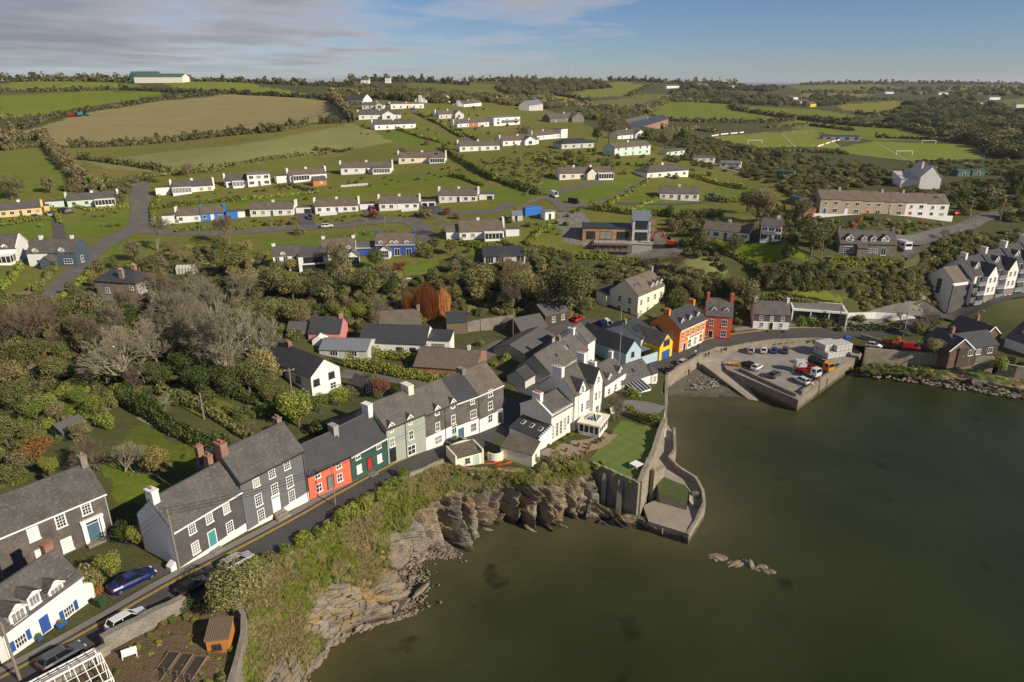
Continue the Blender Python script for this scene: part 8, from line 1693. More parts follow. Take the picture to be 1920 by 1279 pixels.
def car_meshes(shape):
 if shape in _vm:return _vm[shape]
 st,(b0,r0,r1,b1,rz)=SHAPES[shape];m=MB();rings=[]
 for x,zl,zh,w in st:rings.append([(x,-w*.88,zl),(x,-w,zl+(zh-zl)*.3),(x,-w,zl+(zh-zl)*.72),(x,-w*.86,zh),(x,w*.86,zh),(x,w,zl+(zh-zl)*.72),(x,w,zl+(zh-zl)*.3),(x,w*.88,zl)])
 for A,Bq in zip(rings[:-1],rings[1:]):
  for i in range(8):j=(i+1)%8;m.face([A[j],A[i],Bq[i],Bq[j]][::-1])
 m.face(rings[0]);m.face(rings[-1][::-1])
 W=max(s[3]for s in st);zb=.88 if shape!='van'else 1.05;wb,wr=W*.86,W*.66 if shape!='van'else W*.84
 m.hull([(r0,-wr,rz-.05),(r1,-wr,rz-.05),(r1,wr,rz-.05),(r0,wr,rz-.05)],[(r0+.08,-wr*.9,rz),(r1-.08,-wr*.9,rz),(r1-.08,wr*.9,rz),(r0+.08,wr*.9,rz)])
 for sg in(-1,1):
  for a,b in(((b0,wb),(r0,wr)),((b1,wb),(r1,wr)),((b0*.15+b1*.85-1.3,wb),(r0*.4+r1*.6-.3,wr))):m.beam((a[0],sg*a[1],zb-.05),(b[0],sg*b[1],rz-.03),.07,.07)
  if shape=='van':m.hull([(b0,sg*wb-.02,zb-.1),(.55,sg*wb-.02,zb-.1),(.55,sg*wb+.02,zb-.1),(b0,sg*wb+.02,zb-.1)],[(r0,sg*wr-.02,rz-.02),(.35,sg*wr-.02,rz-.02),(.35,sg*wr+.02,rz-.02),(r0,sg*wr+.02,rz-.02)])
 g=MB();e=.012;g.hull([(b0,-wb+e,zb-.06),(b1,-wb+e,zb-.06),(b1,wb-e,zb-.06),(b0,wb-e,zb-.06)],[(r0,-wr+e,rz-.045),(r1,-wr+e,rz-.045),(r1,wr-e,rz-.045),(r0,wr-e,rz-.045)])
 t=MB();t.tube((0,-.11,0),(0,.11,0),.31,n=12);r=MB();r.tube((0,-.125,0),(0,.125,0),.19,n=10)
 hl=MB();hl.box(-.12,.05,-.16,.16,-.07,.07);bm=m.mesh('body',PAINT['white'],False)
 _vm[shape]=(bm,g.mesh('car_window',M_CGLASS),t.mesh('tyre',M_TYRE),r.mesh('rim',M_RIM),hl.mesh('headlight',M_LAMP),hl.mesh('tail_light',M_TAIL));return _vm[shape]
def car(px,py,tx,ty,shape,colour,label,z=None,scale=.93,group='parked cars',cat='car'):
 P=at(px,py,z)if z is not None else G(px,py);Q=at(tx,ty,P[2])if z is not None else G(tx,ty);d=Q-P;rz=math.atan2(d[1],d[0])
 root=thing('parked_car'if cat=='car'else 'parked_van',label,cat,P+np.array((0,0,.11 if z is None else.02)),rz,group);root.scale=(scale,)*3
 slope=math.atan2(d[2],math.hypot(d[0],d[1]))if z is None else 0;root.rotation_euler=(0,-max(-.15,min(.15,slope)),rz)
 b,g,t,r,hl,tl=car_meshes(shape);o=link(bpy.data.objects.new('body',b),root);slot(o,PAINT[colour]);link(bpy.data.objects.new('car_window',g),root)
 st=SHAPES[shape][0];W=max(s[3]for s in st);xf,xr=st[-1][0]-.72,st[0][0]+.72
 for x in(xr,xf):
  for sg in(-1,1):w=link(bpy.data.objects.new('wheel',t),root);w.location=(x,sg*(W-.09),.31);link(bpy.data.objects.new('rim',r),w)
 for sg in(-1,1):
  q=link(bpy.data.objects.new('headlight',hl),root);q.location=(st[-1][0]-.14,sg*W*.62,st[-1][2]+.06);q=link(bpy.data.objects.new('tail_light',tl),root);q.location=(st[0][0]+.1,sg*W*.72,st[0][2]-.05)
 return root
def vehicles():
 car(250,1096,300,1071,'saloon','navy','glossy deep blue saloon parked beside the yellow-green bushes on the street',scale=1.02)
 car(362,1107,410,1078,'hatch','black','black car half hidden by the dark bush on the cliff side of the street');car(445,1061,478,1043,'estate','silver','silver car partly behind hedge on the cliff side, opposite the slate-hung teal-door house')
 car(240,1172,285,1146,'estate','white','white car behind the rubble wall at the lower left of the street');car(118,1240,175,1206,'estate','grey','dark grey car behind the wall, lowest on the street')
 car(856,834,880,823,'hatch','grey','dark grey car parked by the slate and white house near the garage')
 Q=2.77
 for x,c,s,lab in((1408,'silver','estate','silver car, leftmost of four along the back wall of the quay'),(1432,'white','hatch','white car, second of four along the back wall of the quay'),(1451,'blue','hatch','mid-blue car along the back wall of the quay'),(1472,'grey','estate','dark grey car, rightmost of four along the back wall of the quay')):car(x,660,x+3,648,s,c,lab,Q)
 car(1402,687,1390,682,'hatch','black','black car nearest the yellow boat on the quay',Q);car(1419,692,1434,684,'hatch','white','white car beside the black one on the slip side of the quay',Q);car(1452,706,1466,697,'estate','grey','dark grey car alone in the middle of the quay',Q);car(1502,717,1488,710,'estate','white','white car in front of the truck near the quay corner',Q)
 car(1256,698,1276,687,'estate','black','black car parked on the street above the pebble beach');car(1281,684,1298,674,'estate','silver','silver car ahead of the black one on the street above the beach')
 car(1084,602,1093,598,'hatch','red','red car in the yard beside the timber houses');car(1140,611,1148,618,'estate','white','white car in the yard below the cream house');car(1129,613,1137,621,'hatch','navy','dark blue car next to the white one in the yard below the cream house')
 car(1707,656,1722,657,'van','red','red van in front of the shore cottages',scale=.85,cat='van');car(1638,652,1652,654,'hatch','white','white car by the road wall right of the quay');car(1788,620,1806,614,'hatch','white','white car behind the hedge at the shore cottages')
 car(614,427,626,426,'estate','white','white car driving on the estate road');car(699,395,703,400,'hatch','red','bright red car in a bungalow driveway');car(797,389,801,394,'estate','black','black car in the driveway right of the balcony bungalow');car(581,410,585,416,'hatch','navy','dark blue car in the driveway right of the white carport')
 car(68,409,78,408,'hatch','navy','dark blue car in front of the peach bungalow');car(93,404,97,409,'estate','silver','silver car at the hedge right of the peach bungalow');car(120,397,126,396,'estate','black','black car left in front of the mint sun-room bungalow');car(131,400,139,399,'hatch','grey','dark grey car in front of the mint sun-room bungalow')
 car(1039,369,1048,374,'van','white','white van at the lane bend above the building site',scale=.95,cat='van',group='vans on the hillside');car(1076,381,1088,383,'van','black','black van beside the building site hedge',scale=.85,cat='van',group='vans on the hillside');car(1262,334,1272,334,'van','white','white van in front of the hip-roofed bungalow',scale=.8,cat='van',group='vans on the hillside')
 car(1334,370,1340,372,'hatch','grey','grey car left of two beside the lone white bungalow');car(1346,373,1353,375,'estate','silver','silver car right of two beside the lone white bungalow');car(1794,403,1806,402,'hatch','red','red car on the lane right of the terraced houses');car(775,206,783,205,'hatch','blue','blue car in front of the topmost flat-fronted estate house')
 # truck with a red load bed, tanker truck
 def lorry(px,py,tx,ty,name,label,kind):
  P=at(px,py,Q);D=at(tx,ty,Q)-P;r=thing(name,label,'truck',P,math.atan2(D[1],D[0]));r.scale=(.9,)*3
  c=MB();c.hull([(1.5,-1.1,.6),(3.2,-1.1,.6),(3.2,1.1,.6),(1.5,1.1,.6)],[(1.5,-1.1,1.7),(3.3,-1.1,1.7),(3.3,1.1,1.7),(1.5,1.1,1.7)]);c.hull([(1.5,-1.1,1.7),(3.3,-1.1,1.7),(3.3,1.1,1.7),(1.5,1.1,1.7)],[(1.6,-1.0,2.6),(2.9,-1.0,2.6),(2.9,1.0,2.6),(1.6,1.0,2.6)]);c.build('cab',PAINT['white']if kind=='flat'else M_ORANGEP,r)
  w=MB();w.hull([(3.29,-.98,1.75),(3.34,-.98,1.75),(3.34,.98,1.75),(3.29,.98,1.75)],[(2.95,-.9,2.5),(3.0,-.9,2.5),(3.0,.9,2.5),(2.95,.9,2.5)]);w.box(2.0,2.8,-1.12,1.12,1.75,2.35);w.build('windscreen',M_CGLASS,r)
  f=MB();f.box(-3.4,1.6,-.5,.5,.55,.8);f.build('chassis',M_BPAINT,r)
  if kind=='flat':
   b=MB();b.box(-3.5,1.3,-1.15,1.15,.82,1.0);b.box(1.1,1.25,-1.15,1.15,1.0,1.9);b.box(-3.5,1.1,-1.15,-1.08,1.0,1.35);b.box(-3.5,1.1,1.08,1.15,1.0,1.35);b.build('load_bed',PAINT['red'],r)
   k=MB();k.box(.6,1.05,-.2,.2,1.0,2.6);k.beam((.8,0,2.5),(-.9,0,3.1),.2,.25);k.build('crane_arm',PAINT['red'],r)
  else:
   t=MB();t.tube((-3.4,0,1.75),(1.3,0,1.75),1.0,n=18);t.build('tank',PAINT['black'],r);e=MB();e.tube((1.28,0,1.75),(1.36,0,1.75),1.03,n=18);e.tube((-3.48,0,1.75),(-3.38,0,1.75),1.03,n=18);e.box(-3.4,1.4,-1.1,1.1,.8,1.0);e.build('tank_frame',M_ORANGEP,r)
  for x in(2.4,-1.4,-2.5):
   for sg in(-1,1):y=MB();y.tube((x,sg*.8,.48),(x,sg*1.12,.48),.48,n=12);o=y.build('wheel',M_TYRE,r);h=MB();h.tube((x,sg*.8,.48),(x,sg*1.14,.48),.24,n=8);h.build('rim',M_RIM,o)
 lorry(1513,702,1528,708,'truck','flatbed truck with white cab and red crane bed on the quay','flat');lorry(1538,692,1552,698,'tanker_truck','black tank truck with orange frame and cab near the pallets','tank')
 # load on the truck
 m=MB();p=at(1500,686,4.0);m.box(-1.2,1.2,-.9,.9,0,1.4);m.box(-1.15,1.15,-.85,.85,1.4,1.46);o=m.build('bulk_bag',M_WRAP);o.location=p;tag(o,'big white wrapped bale resting on the red truck bed','bale')
 # wrapped pallets at the back of the quay
 k=0;A=at(1556,672,Q);Bx=at(1606,676,Q)
 e1=np.array((.72,.70));e1/=np.linalg.norm(e1);base=at(1545,672,Q)[:2];ex=np.array((.93,-.12));ey=np.array((.40,.92))
 pm=MB();pm.box(-.55,.55,-.55,.55,.12,1.55);pmesh=pm.mesh('pallet_load',M_WRAP);fm=MB()
 for y in(-.5,0,.5):fm.box(-.55,.55,y-.06,y+.06,0,.1)
 fmesh=fm.mesh('pallet_base',M_WOOD);sm=MB()
 for z in(.5,1.0):sm.box(-.56,.56,-.56,.56,z,z+.05)
 smesh=sm.mesh('strap',M_BPAINT)
 def pallet(x,y,z,lab):
  t=thing('wrapped_pallet',lab,'pallet',(x,y,z),.35,'plastic wrapped pallets stacked on the quay')
  for nm,me in(('pallet_load',pmesh),('pallet_base',fmesh)):link(bpy.data.objects.new(nm,me),t)
  link(bpy.data.objects.new('strap',smesh),t)
 u=np.array((math.cos(.35),math.sin(.35)));v=np.array((-math.sin(.35),math.cos(.35)));b0=at(1552,672,Q)[:2]
 lay=[(i,j,kz)for j in range(4)for i in range(6 if j<3 else 4)for kz in range(2 if(j>0 or i>1)else 1)]
 for i,j,kz in lay:
  x,y=b0+u*1.2*i+v*1.25*j
  pallet(x,y,Q+1.6*kz,'%s wrapped pallet, %s from the left in the %s row of the stack'%('upper'if kz else 'lower',('first','second','third','fourth','fifth','sixth')[i],('front','second','third','back')[j]))
 # beached boat, excavator, caravan
 P=at(1377,686,Q);b=thing('small_boat','little orange-yellow rowing boat ashore at the top of the slip','boat',P,2.9);m=MB();st=[(-1.5,.45,.2),(-.6,.62,.1),(.5,.6,.1),(1.3,.35,.2),(1.75,.04,.4)];rg_=[[(x,-w,.6),(x,-w*.6,z),(x,w*.6,z),(x,w,.6)]for x,w,z in st]
 for a,c in zip(rg_[:-1],rg_[1:]):
  for i in range(3):m.face([a[i],a[i+1],c[i+1],c[i]]);m.face([c[i]+np.array((0,0,.03)),c[i+1]+np.array((0,0,.03)),a[i+1]+np.array((0,0,.03)),a[i]+np.array((0,0,.03))])
 m.face(rg_[0]);m.build('hull',plain('orange_boat_paint',(0.6,0.27,0.04),.5),b);q=MB();q.box(-.7,-.45,-.55,.55,.45,.5);q.box(.4,.65,-.5,.5,.45,.5);q.build('thwart',M_WOOD,b)
 P=at(1256,464,15.4);P=G(1256,462);e=thing('excavator','orange-red tracked excavator with raised arm beside the unfinished house','excavator',P,2.7);m=MB()
 for sg in(-1,1):m.box(-1.5,1.5,sg*.95-.25,sg*.95+.25,0,.7)
 m.build('tracks',M_BPAINT,e);m=MB();m.box(-1.6,1.1,-1.1,1.1,.8,1.9);m.build('body',PAINT_EX,e);m=MB();m.box(.1,1.3,-1.1,0,1.9,2.8);m.build('cab',M_CGLASS,e)
 m=MB();m.beam((1.0,.3,1.6),(2.6,.3,4.4),.35,.5);m.beam((2.6,.3,4.4),(4.6,.3,4.0),.3,.45);m.build('boom',PAINT_EX,e);m=MB();m.beam((4.6,.3,4.1),(5.4,.3,1.9),.25,.35);m.build('arm',PAINT_EX,e);m=MB();m.hull([(5.0,-.2,1.2),(5.8,-.2,1.2),(5.8,.8,1.2),(5.0,.8,1.2)],[(5.2,-.2,2.0),(5.5,-.2,2.0),(5.5,.8,2.0),(5.2,.8,2.0)]);m.build('bucket',M_BPAINT,e)
 P=G(1692,467);c=thing('caravan','white touring caravan in the drive right of the dormered stone house','caravan',P,1.7);m=MB();m.hull([(-2.4,-1.05,.4),(2.4,-1.05,.4),(2.4,1.05,.4),(-2.4,1.05,.4)],[(-2.2,-1.05,2.5),(2.0,-1.05,2.5),(2.0,1.05,2.5),(-2.2,1.05,2.5)]);m.build('body',PAINT['white'],c);m=MB();m.box(-2.44,-2.3,-.8,.8,1.3,2.0);m.box(-1.6,-.4,-1.08,1.08,1.3,1.9);m.box(.5,1.4,-1.08,1.08,1.3,1.9);m.build('caravan_window',M_CGLASS,c)
 for sg in(-1,1):m=MB();m.tube((0,sg*.85,.33),(0,sg*1.07,.33),.33,n=10);m.build('wheel',M_TYRE,c)
 for x,y,lab,mt,rz in((145,219,'red tractor working in the stubble field',PAINT['red'],.2),(161,217,'teal tractor with trailer ahead of the red one in the stubble field',M_TEAL,.1)):
  P=G(x,y);t=thing('tractor',lab,'tractor',P,rz,'tractors in the stubble field');m=MB();m.box(-.4,2.2,-.5,.5,.8,1.6);m.box(-5.5,-1.6,-1.2,1.2,.8,2.4);m.box(-1.6,-.4,-.1,.1,.7,.9);m.build('body',mt,t);m=MB();m.box(-1.2,.3,-.8,.8,1.4,3.0);m.build('cab',M_CGLASS,t)
  for xx,r in((-.5,.9),(1.7,.6),(-3.5,.7)):
   for sg in(-1,1):m=MB();m.tube((xx,sg*.75,r),(xx,sg*1.15,r),r,n=10);m.build('wheel',M_TYRE,t)
M_ORANGEP=plain('orange_machine_paint',(0.55,0.22,0.02),.45);PAINT_EX=plain('excavator_orange',(0.52,0.10,0.03),.5);M_WRAP=plain('white_plastic_wrap',(0.55,0.55,0.54),.35,scale=3,var=.35)
vehicles()
# ------------------------------------------------------------------ people: one continuous skinned body each
def person_mesh(key,shirt,trousers,hair,arm=.1,stride=.12):
 me=bpy.data.meshes.new('person');J=[(0,0,.92),(0,0,1.12),(0,0,1.38),(0,.0,1.5),(0,-.01,1.6),(0,-.02,1.72),(.1,0,.88),(.11,-stride,.48),(.11,-stride*.6,.07),(.11,-stride*.6-.15,.04),(-.1,0,.88),(-.11,stride*.4,.48),(-.11,stride*1.4,.09),(-.11,stride*1.4-.15,.04),(.2,0,1.4),(.27,.04,1.12),(.28,-.1-arm,.9),(.28,-.14-arm,.82),(-.2,0,1.4),(-.27,.04,1.12),(-.28,-.06,.88),(-.28,-.09,.8)]
 E=[(0,1),(1,2),(2,3),(3,4),(4,5),(0,6),(6,7),(7,8),(8,9),(0,10),(10,11),(11,12),(12,13),(2,14),(14,15),(15,16),(16,17),(2,18),(18,19),(19,20),(20,21)]
 rad=[(.15,.11),(.14,.1),(.17,.11),(.055,.055),(.085,.1),(.07,.08),(.09,.09),(.065,.065),(.045,.045),(.04,.03),(.09,.09),(.065,.065),(.045,.045),(.04,.03),(.065,.06),(.048,.048),(.036,.036),(.03,.03),(.065,.06),(.048,.048),(.036,.036),(.03,.03)]
 me.from_pydata(J,E,[]);o=bpy.data.objects.new('person',me);link(o);s=o.modifiers.new('skin','SKIN');sv=me.skin_vertices[0].data
 for v,r in zip(sv,rad):v.radius=r
 sv[0].use_root=True;o.modifiers.new('sub','SUBSURF').levels=1;dg=bpy.context.evaluated_depsgraph_get();dg.update();nm=bpy.data.meshes.new_from_object(o.evaluated_get(dg));bpy.data.objects.remove(o);
 for q in(shirt,trousers,M_SKIN,hair,M_TYRE):nm.materials.append(q)
 mi=[]
 for p in nm.polygons:
  c=p.center;z=c.z
  mi.append(4 if z<.1 else 3 if(z>1.68 or(z>1.58 and c.y>.03))else 2 if z>1.47 else 2 if(abs(c.x)>.2 and z<.9)else 1 if z<.93 else 0)
 nm.polygons.foreach_set('material_index',mi);nm.polygons.foreach_set('use_smooth',[True]*len(mi));return nm
M_SKIN=plain('skin',(0.52,0.32,0.24),.6);M_HAIR=plain('dark_hair',(0.04,0.028,0.02),.7)
CL={'black':plain('black_cloth',(0.02,0.02,0.022),.9),'navy':plain('navy_cloth',(0.03,0.045,0.09),.9),'white':plain('white_cloth',(0.6,0.6,0.58),.9),'red':plain('red_cloth',(0.4,0.05,0.04),.9),'grey':plain('grey_cloth',(0.2,0.2,0.2),.9),'jeans':plain('blue_denim',(0.06,0.09,0.16),.9)}
def people():
 for i,(x,y,z,a,b,rz,lab)in enumerate(((1322,673,None,'black','black',.3,'person in black standing at the head of the slip, left of two'),(1328,671,None,'black','jeans',2.4,'person in a black top and jeans at the head of the slip, right of two'),(1303,668,None,'white','jeans',1.2,'person in white walking on the street by the pub corner'),(1308,656,None,'navy','black',.6,'person in navy on the road in front of the orange pub'),(1352,664,None,'grey','black',2,'person in grey near the road junction at the quay'),
  (1291,704,1.5,'black','black',.5,'person in black down on the pebble beach'),(1485,701,2.77,'black','jeans',1,'person in black beside the tail of the flatbed truck'),(1521,728,2.77,'white','black',-.5,'person in white at the quay parapet, left of the two at the water side'),(1536,719,2.77,'red','jeans',-.9,'person in red at the quay parapet, right of the two at the water side'),(1502,742,2.77,'grey','jeans',.2,'person in grey at the very corner of the quay'))):
  P=at(x,y,z)if z is not None else G(x,y);o=bpy.data.objects.new('person',person_mesh(i,CL[a],CL[b],M_HAIR,.1+.03*(i%3),.06+.03*(i%4)));link(o);o.location=P+np.array((0,0,.1 if z is None else.01));o.rotation_euler=(0,0,rz+i);o.scale=(.98,)*3;tag(o,lab,'person','people around the quay')
people()
# ------------------------------------------------------------------ poles, wires, lamps
M_POLE=plain('grey_timber_pole',(0.22,0.19,0.155),.9,scale=4);M_STEELP=plain('galvanised_pole',(0.42,0.42,0.41),.5);M_WIRE=plain('black_cable',(0.03,0.03,0.03),.6)
TOPS={}
def pole(key,bx,by,top,label,arm=True,lamp=False,mat=None,r=.14,z=None,depth=None,cat='pole',white=False):
 P=at(bx,by,z)if z is not None else(at_depth(bx,by,depth)if depth else G(bx,by));lo,hi=0,80
 for _ in range(40):
  m_=(lo+hi)/2
  if to_px(P+np.array((0,0,m_)))[1]>top:lo=m_
  else:hi=m_
 h=lo;t=thing('street_lamp'if lamp else 'utility_pole',label,'street lamp'if lamp else cat,P,.3,'street lamps'if lamp else 'utility poles');m=MB();m.tube((0,0,-.5),(0,0,h),r,r*.7,8);m.build('pole',mat or(M_STEELP if lamp else M_POLE),t)
 if lamp:m=MB();m.tube((0,0,h-.05),(0,-1.1,h+.15),.05,n=5);m.build('lamp_arm',M_STEELP,t);m=MB();m.box(-.16,.16,-1.6,-1.0,h+.08,h+.22);m.build('lamp_head',M_STEELP,t)
 elif arm:
  m=MB();m.box(-.9,.9,-.06,.06,h-.5,h-.36);m.build('crossarm',M_POLE,t)
  for x in(-.75,0,.75):m=MB();m.tube((x,0,h-.36),(x,0,h-.18),.05,.04,6);m.build('insulator',M_WPAINT,t)
 TOPS[key]=P+np.array((0,0,h-.15));return t
def wire(a,b,label,n=3,sag=.03,sp=.7):
 A,B_=np.array(TOPS[a]if isinstance(a,str)else a),np.array(TOPS[b]if isinstance(b,str)else b);d=B_-A;L=np.linalg.norm(d);s=np.array((-d[1],d[0],0));s/=np.linalg.norm(s)+1e-9;m=MB()
 for k in range(n):
  o=s*(k-(n-1)/2)*sp;pts=[A+o+d*f-np.array((0,0,4*sag*L*f*(1-f)))for f in np.linspace(0,1,13)]
  for p,q in zip(pts[:-1],pts[1:]):m.tube(p,q,.018,n=3,cap=False)
 tag(m.build('overhead_wire',M_WIRE),label,'wire','overhead wires')
def poles():
 pole('a',38,1276,1166,'tall timber pole at the street edge in the lower left corner',arm=False);pole('b',337,1069,955,'timber pole at the corner of the teal-door slate-hung house',arm=False);pole('c',629,948,872,'slim pole with short lamp arm in front of the coral cottage',arm=False,r=.09);pole('d',383,786,736,'brown timber pole on the grass strip behind the dark grey house',arm=False)
 pole('e',549,750,690,'timber pole with crossarm at the left wall of the white gabled house');pole('f',690,528,500,'pole with crossarm in the garden below the blue dormer house, left of two');pole('g',723,524,482,'pole below the blue dormer house, right of two',arm=False);pole('h',575,560,532,'pole among the olive trees left of the garden lawn',arm=False)
 pole('i',1538,489,446,'pole left of the dormered stone house, taller of two',arm=False);pole('j',1520,482,450,'pole left of the dormered stone house, farther from it',arm=False);pole('k',1815,419,372,'timber pole at the bend of the upper lane',arm=False);pole('l',1820,457,418,'timber pole on the grass below the upper lane',arm=False);pole('m',1663,412,365,'pole in front of the terraced houses',arm=False);pole('n',1874,417,365,'dark timber pole with crossarm by the dark trees at upper right')
 pole('o',1694,630,575,'tall pale pole beside the harbour road below the white garden wall',arm=False,mat=M_STEELP,r=.11);pole('p',1570,623,570,'dark brown timber pole in front of the glass-fronted house',arm=False,mat=M_WOOD_D);pole('q',1829,608,581,'road side lamp post below the white apartments',lamp=True,r=.07);pole('r',64,603,577,'street lamp at the wood edge on the far left',lamp=True,r=.08)
 pole('s',1164,605,578,'pale pole in the yard left of the orange pub',arm=False,mat=M_STEELP,r=.08);pole('t',1160,700,621,'white flag pole rising beside the pale blue house',arm=False,mat=M_STEELP,r=.07,z=4.5,cat='flag pole');pole('u',962,640,560,'slim pole beside the timber houses, left',arm=False,r=.09)
 for k,(x,y,tp,lab)in enumerate(((383,176,150,'pole at the top edge of the stubble field'),(435,206,184,'pole in the middle of the stubble field'),(472,244,209,'pole at the hedge below the stubble field'),(380,271,245,'pole in the rough field below the gorse hedge'),(230,313,292,'pole at the low left of the rough field'),(485,311,295,'pole above the upper row of bungalows'),(722,425,401,'lamp-like pole beside the estate road below the red car drive'),(605,442,428,'short pole on the grass below the white car'),(667,462,425,'pole on the verge left of the blue dormer house'),(510,425,405,'pole at the left end of the estate road'))):pole('f%d'%k,x,y,tp,lab,arm=False,r=.11)
 for x,y,tp,lab,r in((1066,139,121,'taller radio mast on the far ridge',.5),(1078,141,130,'shorter radio mast on the far ridge',.5)):
  P=at_depth(x,148,1545);lo,hi=0,120
  h=(148-tp)*1545/1280;t=thing('radio_mast',lab,'mast',P,0,'radio masts');m=MB()
  for a in range(3):c,s=math.cos(a*2.09)*.9,math.sin(a*2.09)*.9;m.tube((c,s,-5),(c*.5,s*.5,h),.22,n=4)
  m.build('lattice',M_STEELP,t);m=MB();m.tube((0,0,h*.6),(0,0,h+2),.5,n=6);m.build('antenna',M_STEELP,t)
 wire('a','b','black cables along the street from the lower left pole to the teal-door house pole');wire('b','c','black cables along the street from the teal-door house pole to the coral cottage pole');wire('c',at(800,795,15.5),'black cables from the coral cottage pole towards the slate and white houses',2)
 wire('h','f','grey cables crossing the tree belt left of the blue house garden',2);wire('f','g','short cables between the two poles below the blue dormer house',2);wire('g',at(890,470,22),'cables running right from the pole below the blue house',2);wire(at(110,645,26),'h','cables crossing the bare wood at the left',2);wire('f0','f1','thin cable over the stubble field, upper span',2);wire('f1','f2','thin cable over the stubble field, lower span',2);wire('e','d','cables from the white gabled house pole to the garden pole',2);wire('k','l','cables between the two lane poles',2)
poles()
# ------------------------------------------------------------------ garden and harbour things
def small_things():
 # glasshouse frame at the lower left
 z=13.6;C1=at(177,1216,z+2.0);C2=at(210,1266,z+2.0);w=C2-C1;W=float(np.linalg.norm(w[:2]));wd=w[:2]/W;ld=np.array((wd[1],-wd[0]));ld=ld if ld[0]<0 else-ld;g=thing('glasshouse','white timber glasshouse frame in the lower left corner below the street wall','greenhouse',(C1[0],C1[1],z),math.atan2(ld[1],ld[0]));L=9.0
 sgn=1 if np.dot(np.array((-ld[1],ld[0])),wd)>0 else-1;yy=lambda f:sgn*W*f
 for nm,y,zz in(('eave_beam',0,2.0),('eave_beam',1,1.7),('ridge_beam',.5,3.0)):m=MB();m.beam((0,yy(y),zz),(L,yy(y),zz),.12,.14);m.build(nm,M_WPAINT,g)
 for i in range(13):
  x=L*i/12
  for y,zz in((0,2.0),(1,1.7)):m=MB();m.beam((x,yy(y),zz+.02),(x,yy(.5),3.0),.06,.08);m.build('rafter',M_WPAINT,g)
  if i%3==0:
   for y,zz in((0,2.0),(1,1.7)):m=MB();m.box(x-.05,x+.05,yy(y)-.05,yy(y)+.05,-1.5,zz);m.build('post',M_WPAINT,g)
 for y,zz in((.17,2.34),(.33,2.67),(.83,2.13),(.67,2.57)):m=MB();m.beam((0,yy(y),zz),(L,yy(y),zz),.04,.05);m.build('glazing_bar',M_WPAINT,g)
 for f in(.25,.5,.75):m=MB();m.beam((-.02,yy(f),-1),(-.02,yy(f),2.0+(.5-abs(f-.5))*1.6),.06,.06);m.build('end_post',M_WPAINT,g)
 m=MB();m.box(0,L,min(yy(0),yy(1)),max(yy(0),yy(1)),-2,-.2);m.build('base',M_BRICK,g)
 # raised beds
 A=G(330,1224);Bv=G(300,1262);d=(Bv-A)[:2];L=float(np.linalg.norm(d));ang=math.atan2(d[1],d[0])
 for k,(x,y,lab)in enumerate(((328,1226,'raised timber bed nearest the street wall, left of three'),(353,1229,'raised timber bed in the middle of three near the orange shed'),(378,1234,'raised timber bed nearest the orange shed'))):
  P=G(x,y);t=thing('raised_bed',lab,'raised bed',P,ang,'raised garden beds');Lb=3.6
  for nm,a in(('plank',(0,Lb,-.6,-.54)),('plank',(0,Lb,.54,.6)),('plank',(0,.06,-.539,.539)),('plank',(Lb-.06,Lb,-.539,.539))):m=MB();m.box(a[0],a[1],a[2],a[3],-.3,.35);m.build(nm,M_WOOD,t)
  m=MB();m.box(.06,Lb-.06,-.54,.54,-.3,.25);m.build('soil',plain('dark_soil',(0.05,0.04,0.03),.95,scale=5,var=.5),t)
 P=G(340,1275);t=thing('trellis','low pale trellis frame in front of the raised beds','trellis',P,ang+1.4)
 for i in range(6):m=MB();m.box(-1.8+.7*i,-1.74+.7*i,-.03,.03,-.2,1.1);m.build('upright',M_WOOD,t)
 for zz in(.4,1.0):m=MB();m.box(-1.85,1.85,-.05,-.032,zz,zz+.06);m.build('rail',M_WOOD,t)
 P=G(244,1232);t=thing('garden_bench','white garden bench on the gravel behind the glasshouse','bench',P,.5)
 for nm,a in(('seat',(-.65,.65,-.25,.2,.4,.45)),('backrest',(-.65,.65,.2,.25,.45,.9))):m=MB();m.box(*a);m.build(nm,M_WPAINT,t)
 for x in(-.6,.6):
  for y in(-.22,.18):m=MB();m.box(x-.03,x+.03,y-.03,y+.03,0,.4);m.build('leg',M_WPAINT,t)
 # street furniture
 P=G(190,1139);t=thing('wheelie_bin','green wheelie bin at the right corner of the shuttered cottage','bin',P+np.array((0,0,.1)),1.2);m=MB();m.hull([(-.22,-.25,.05),(.22,-.25,.05),(.22,.25,.05),(-.22,.25,.05)],[(-.29,-.32,1.0),(.29,-.32,1.0),(.29,.32,1.0),(-.29,.32,1.0)]);m.build('body',plain('green_plastic',(0.02,0.07,0.03),.5),t);m=MB();m.box(-.31,.31,-.35,.34,1.0,1.08);m.build('lid',plain('green_plastic',(0.02,0.07,0.03),.5),t)
 for x,y,lab in((75,1202,'blue flower tub left of the blue front door'),(117,1176,'blue flower trough right of the blue front door')):
  P=G(x,y);t=thing('planter',lab,'planter',P+np.array((0,0,.17)),1.2,'blue planters at the shuttered cottage');m=MB();m.box(-.45 if x>100 else-.25,.45 if x>100 else.25,-.22,.22,0,.4);m.build('tub',M_DBLUE,t);o=link(bpy.data.objects.new('foliage',crown_mesh(2,3,'bush')),t);o.location=(0,0,.35);o.scale=(.4,.3,.35);slot(o,M_LEAF['green'])
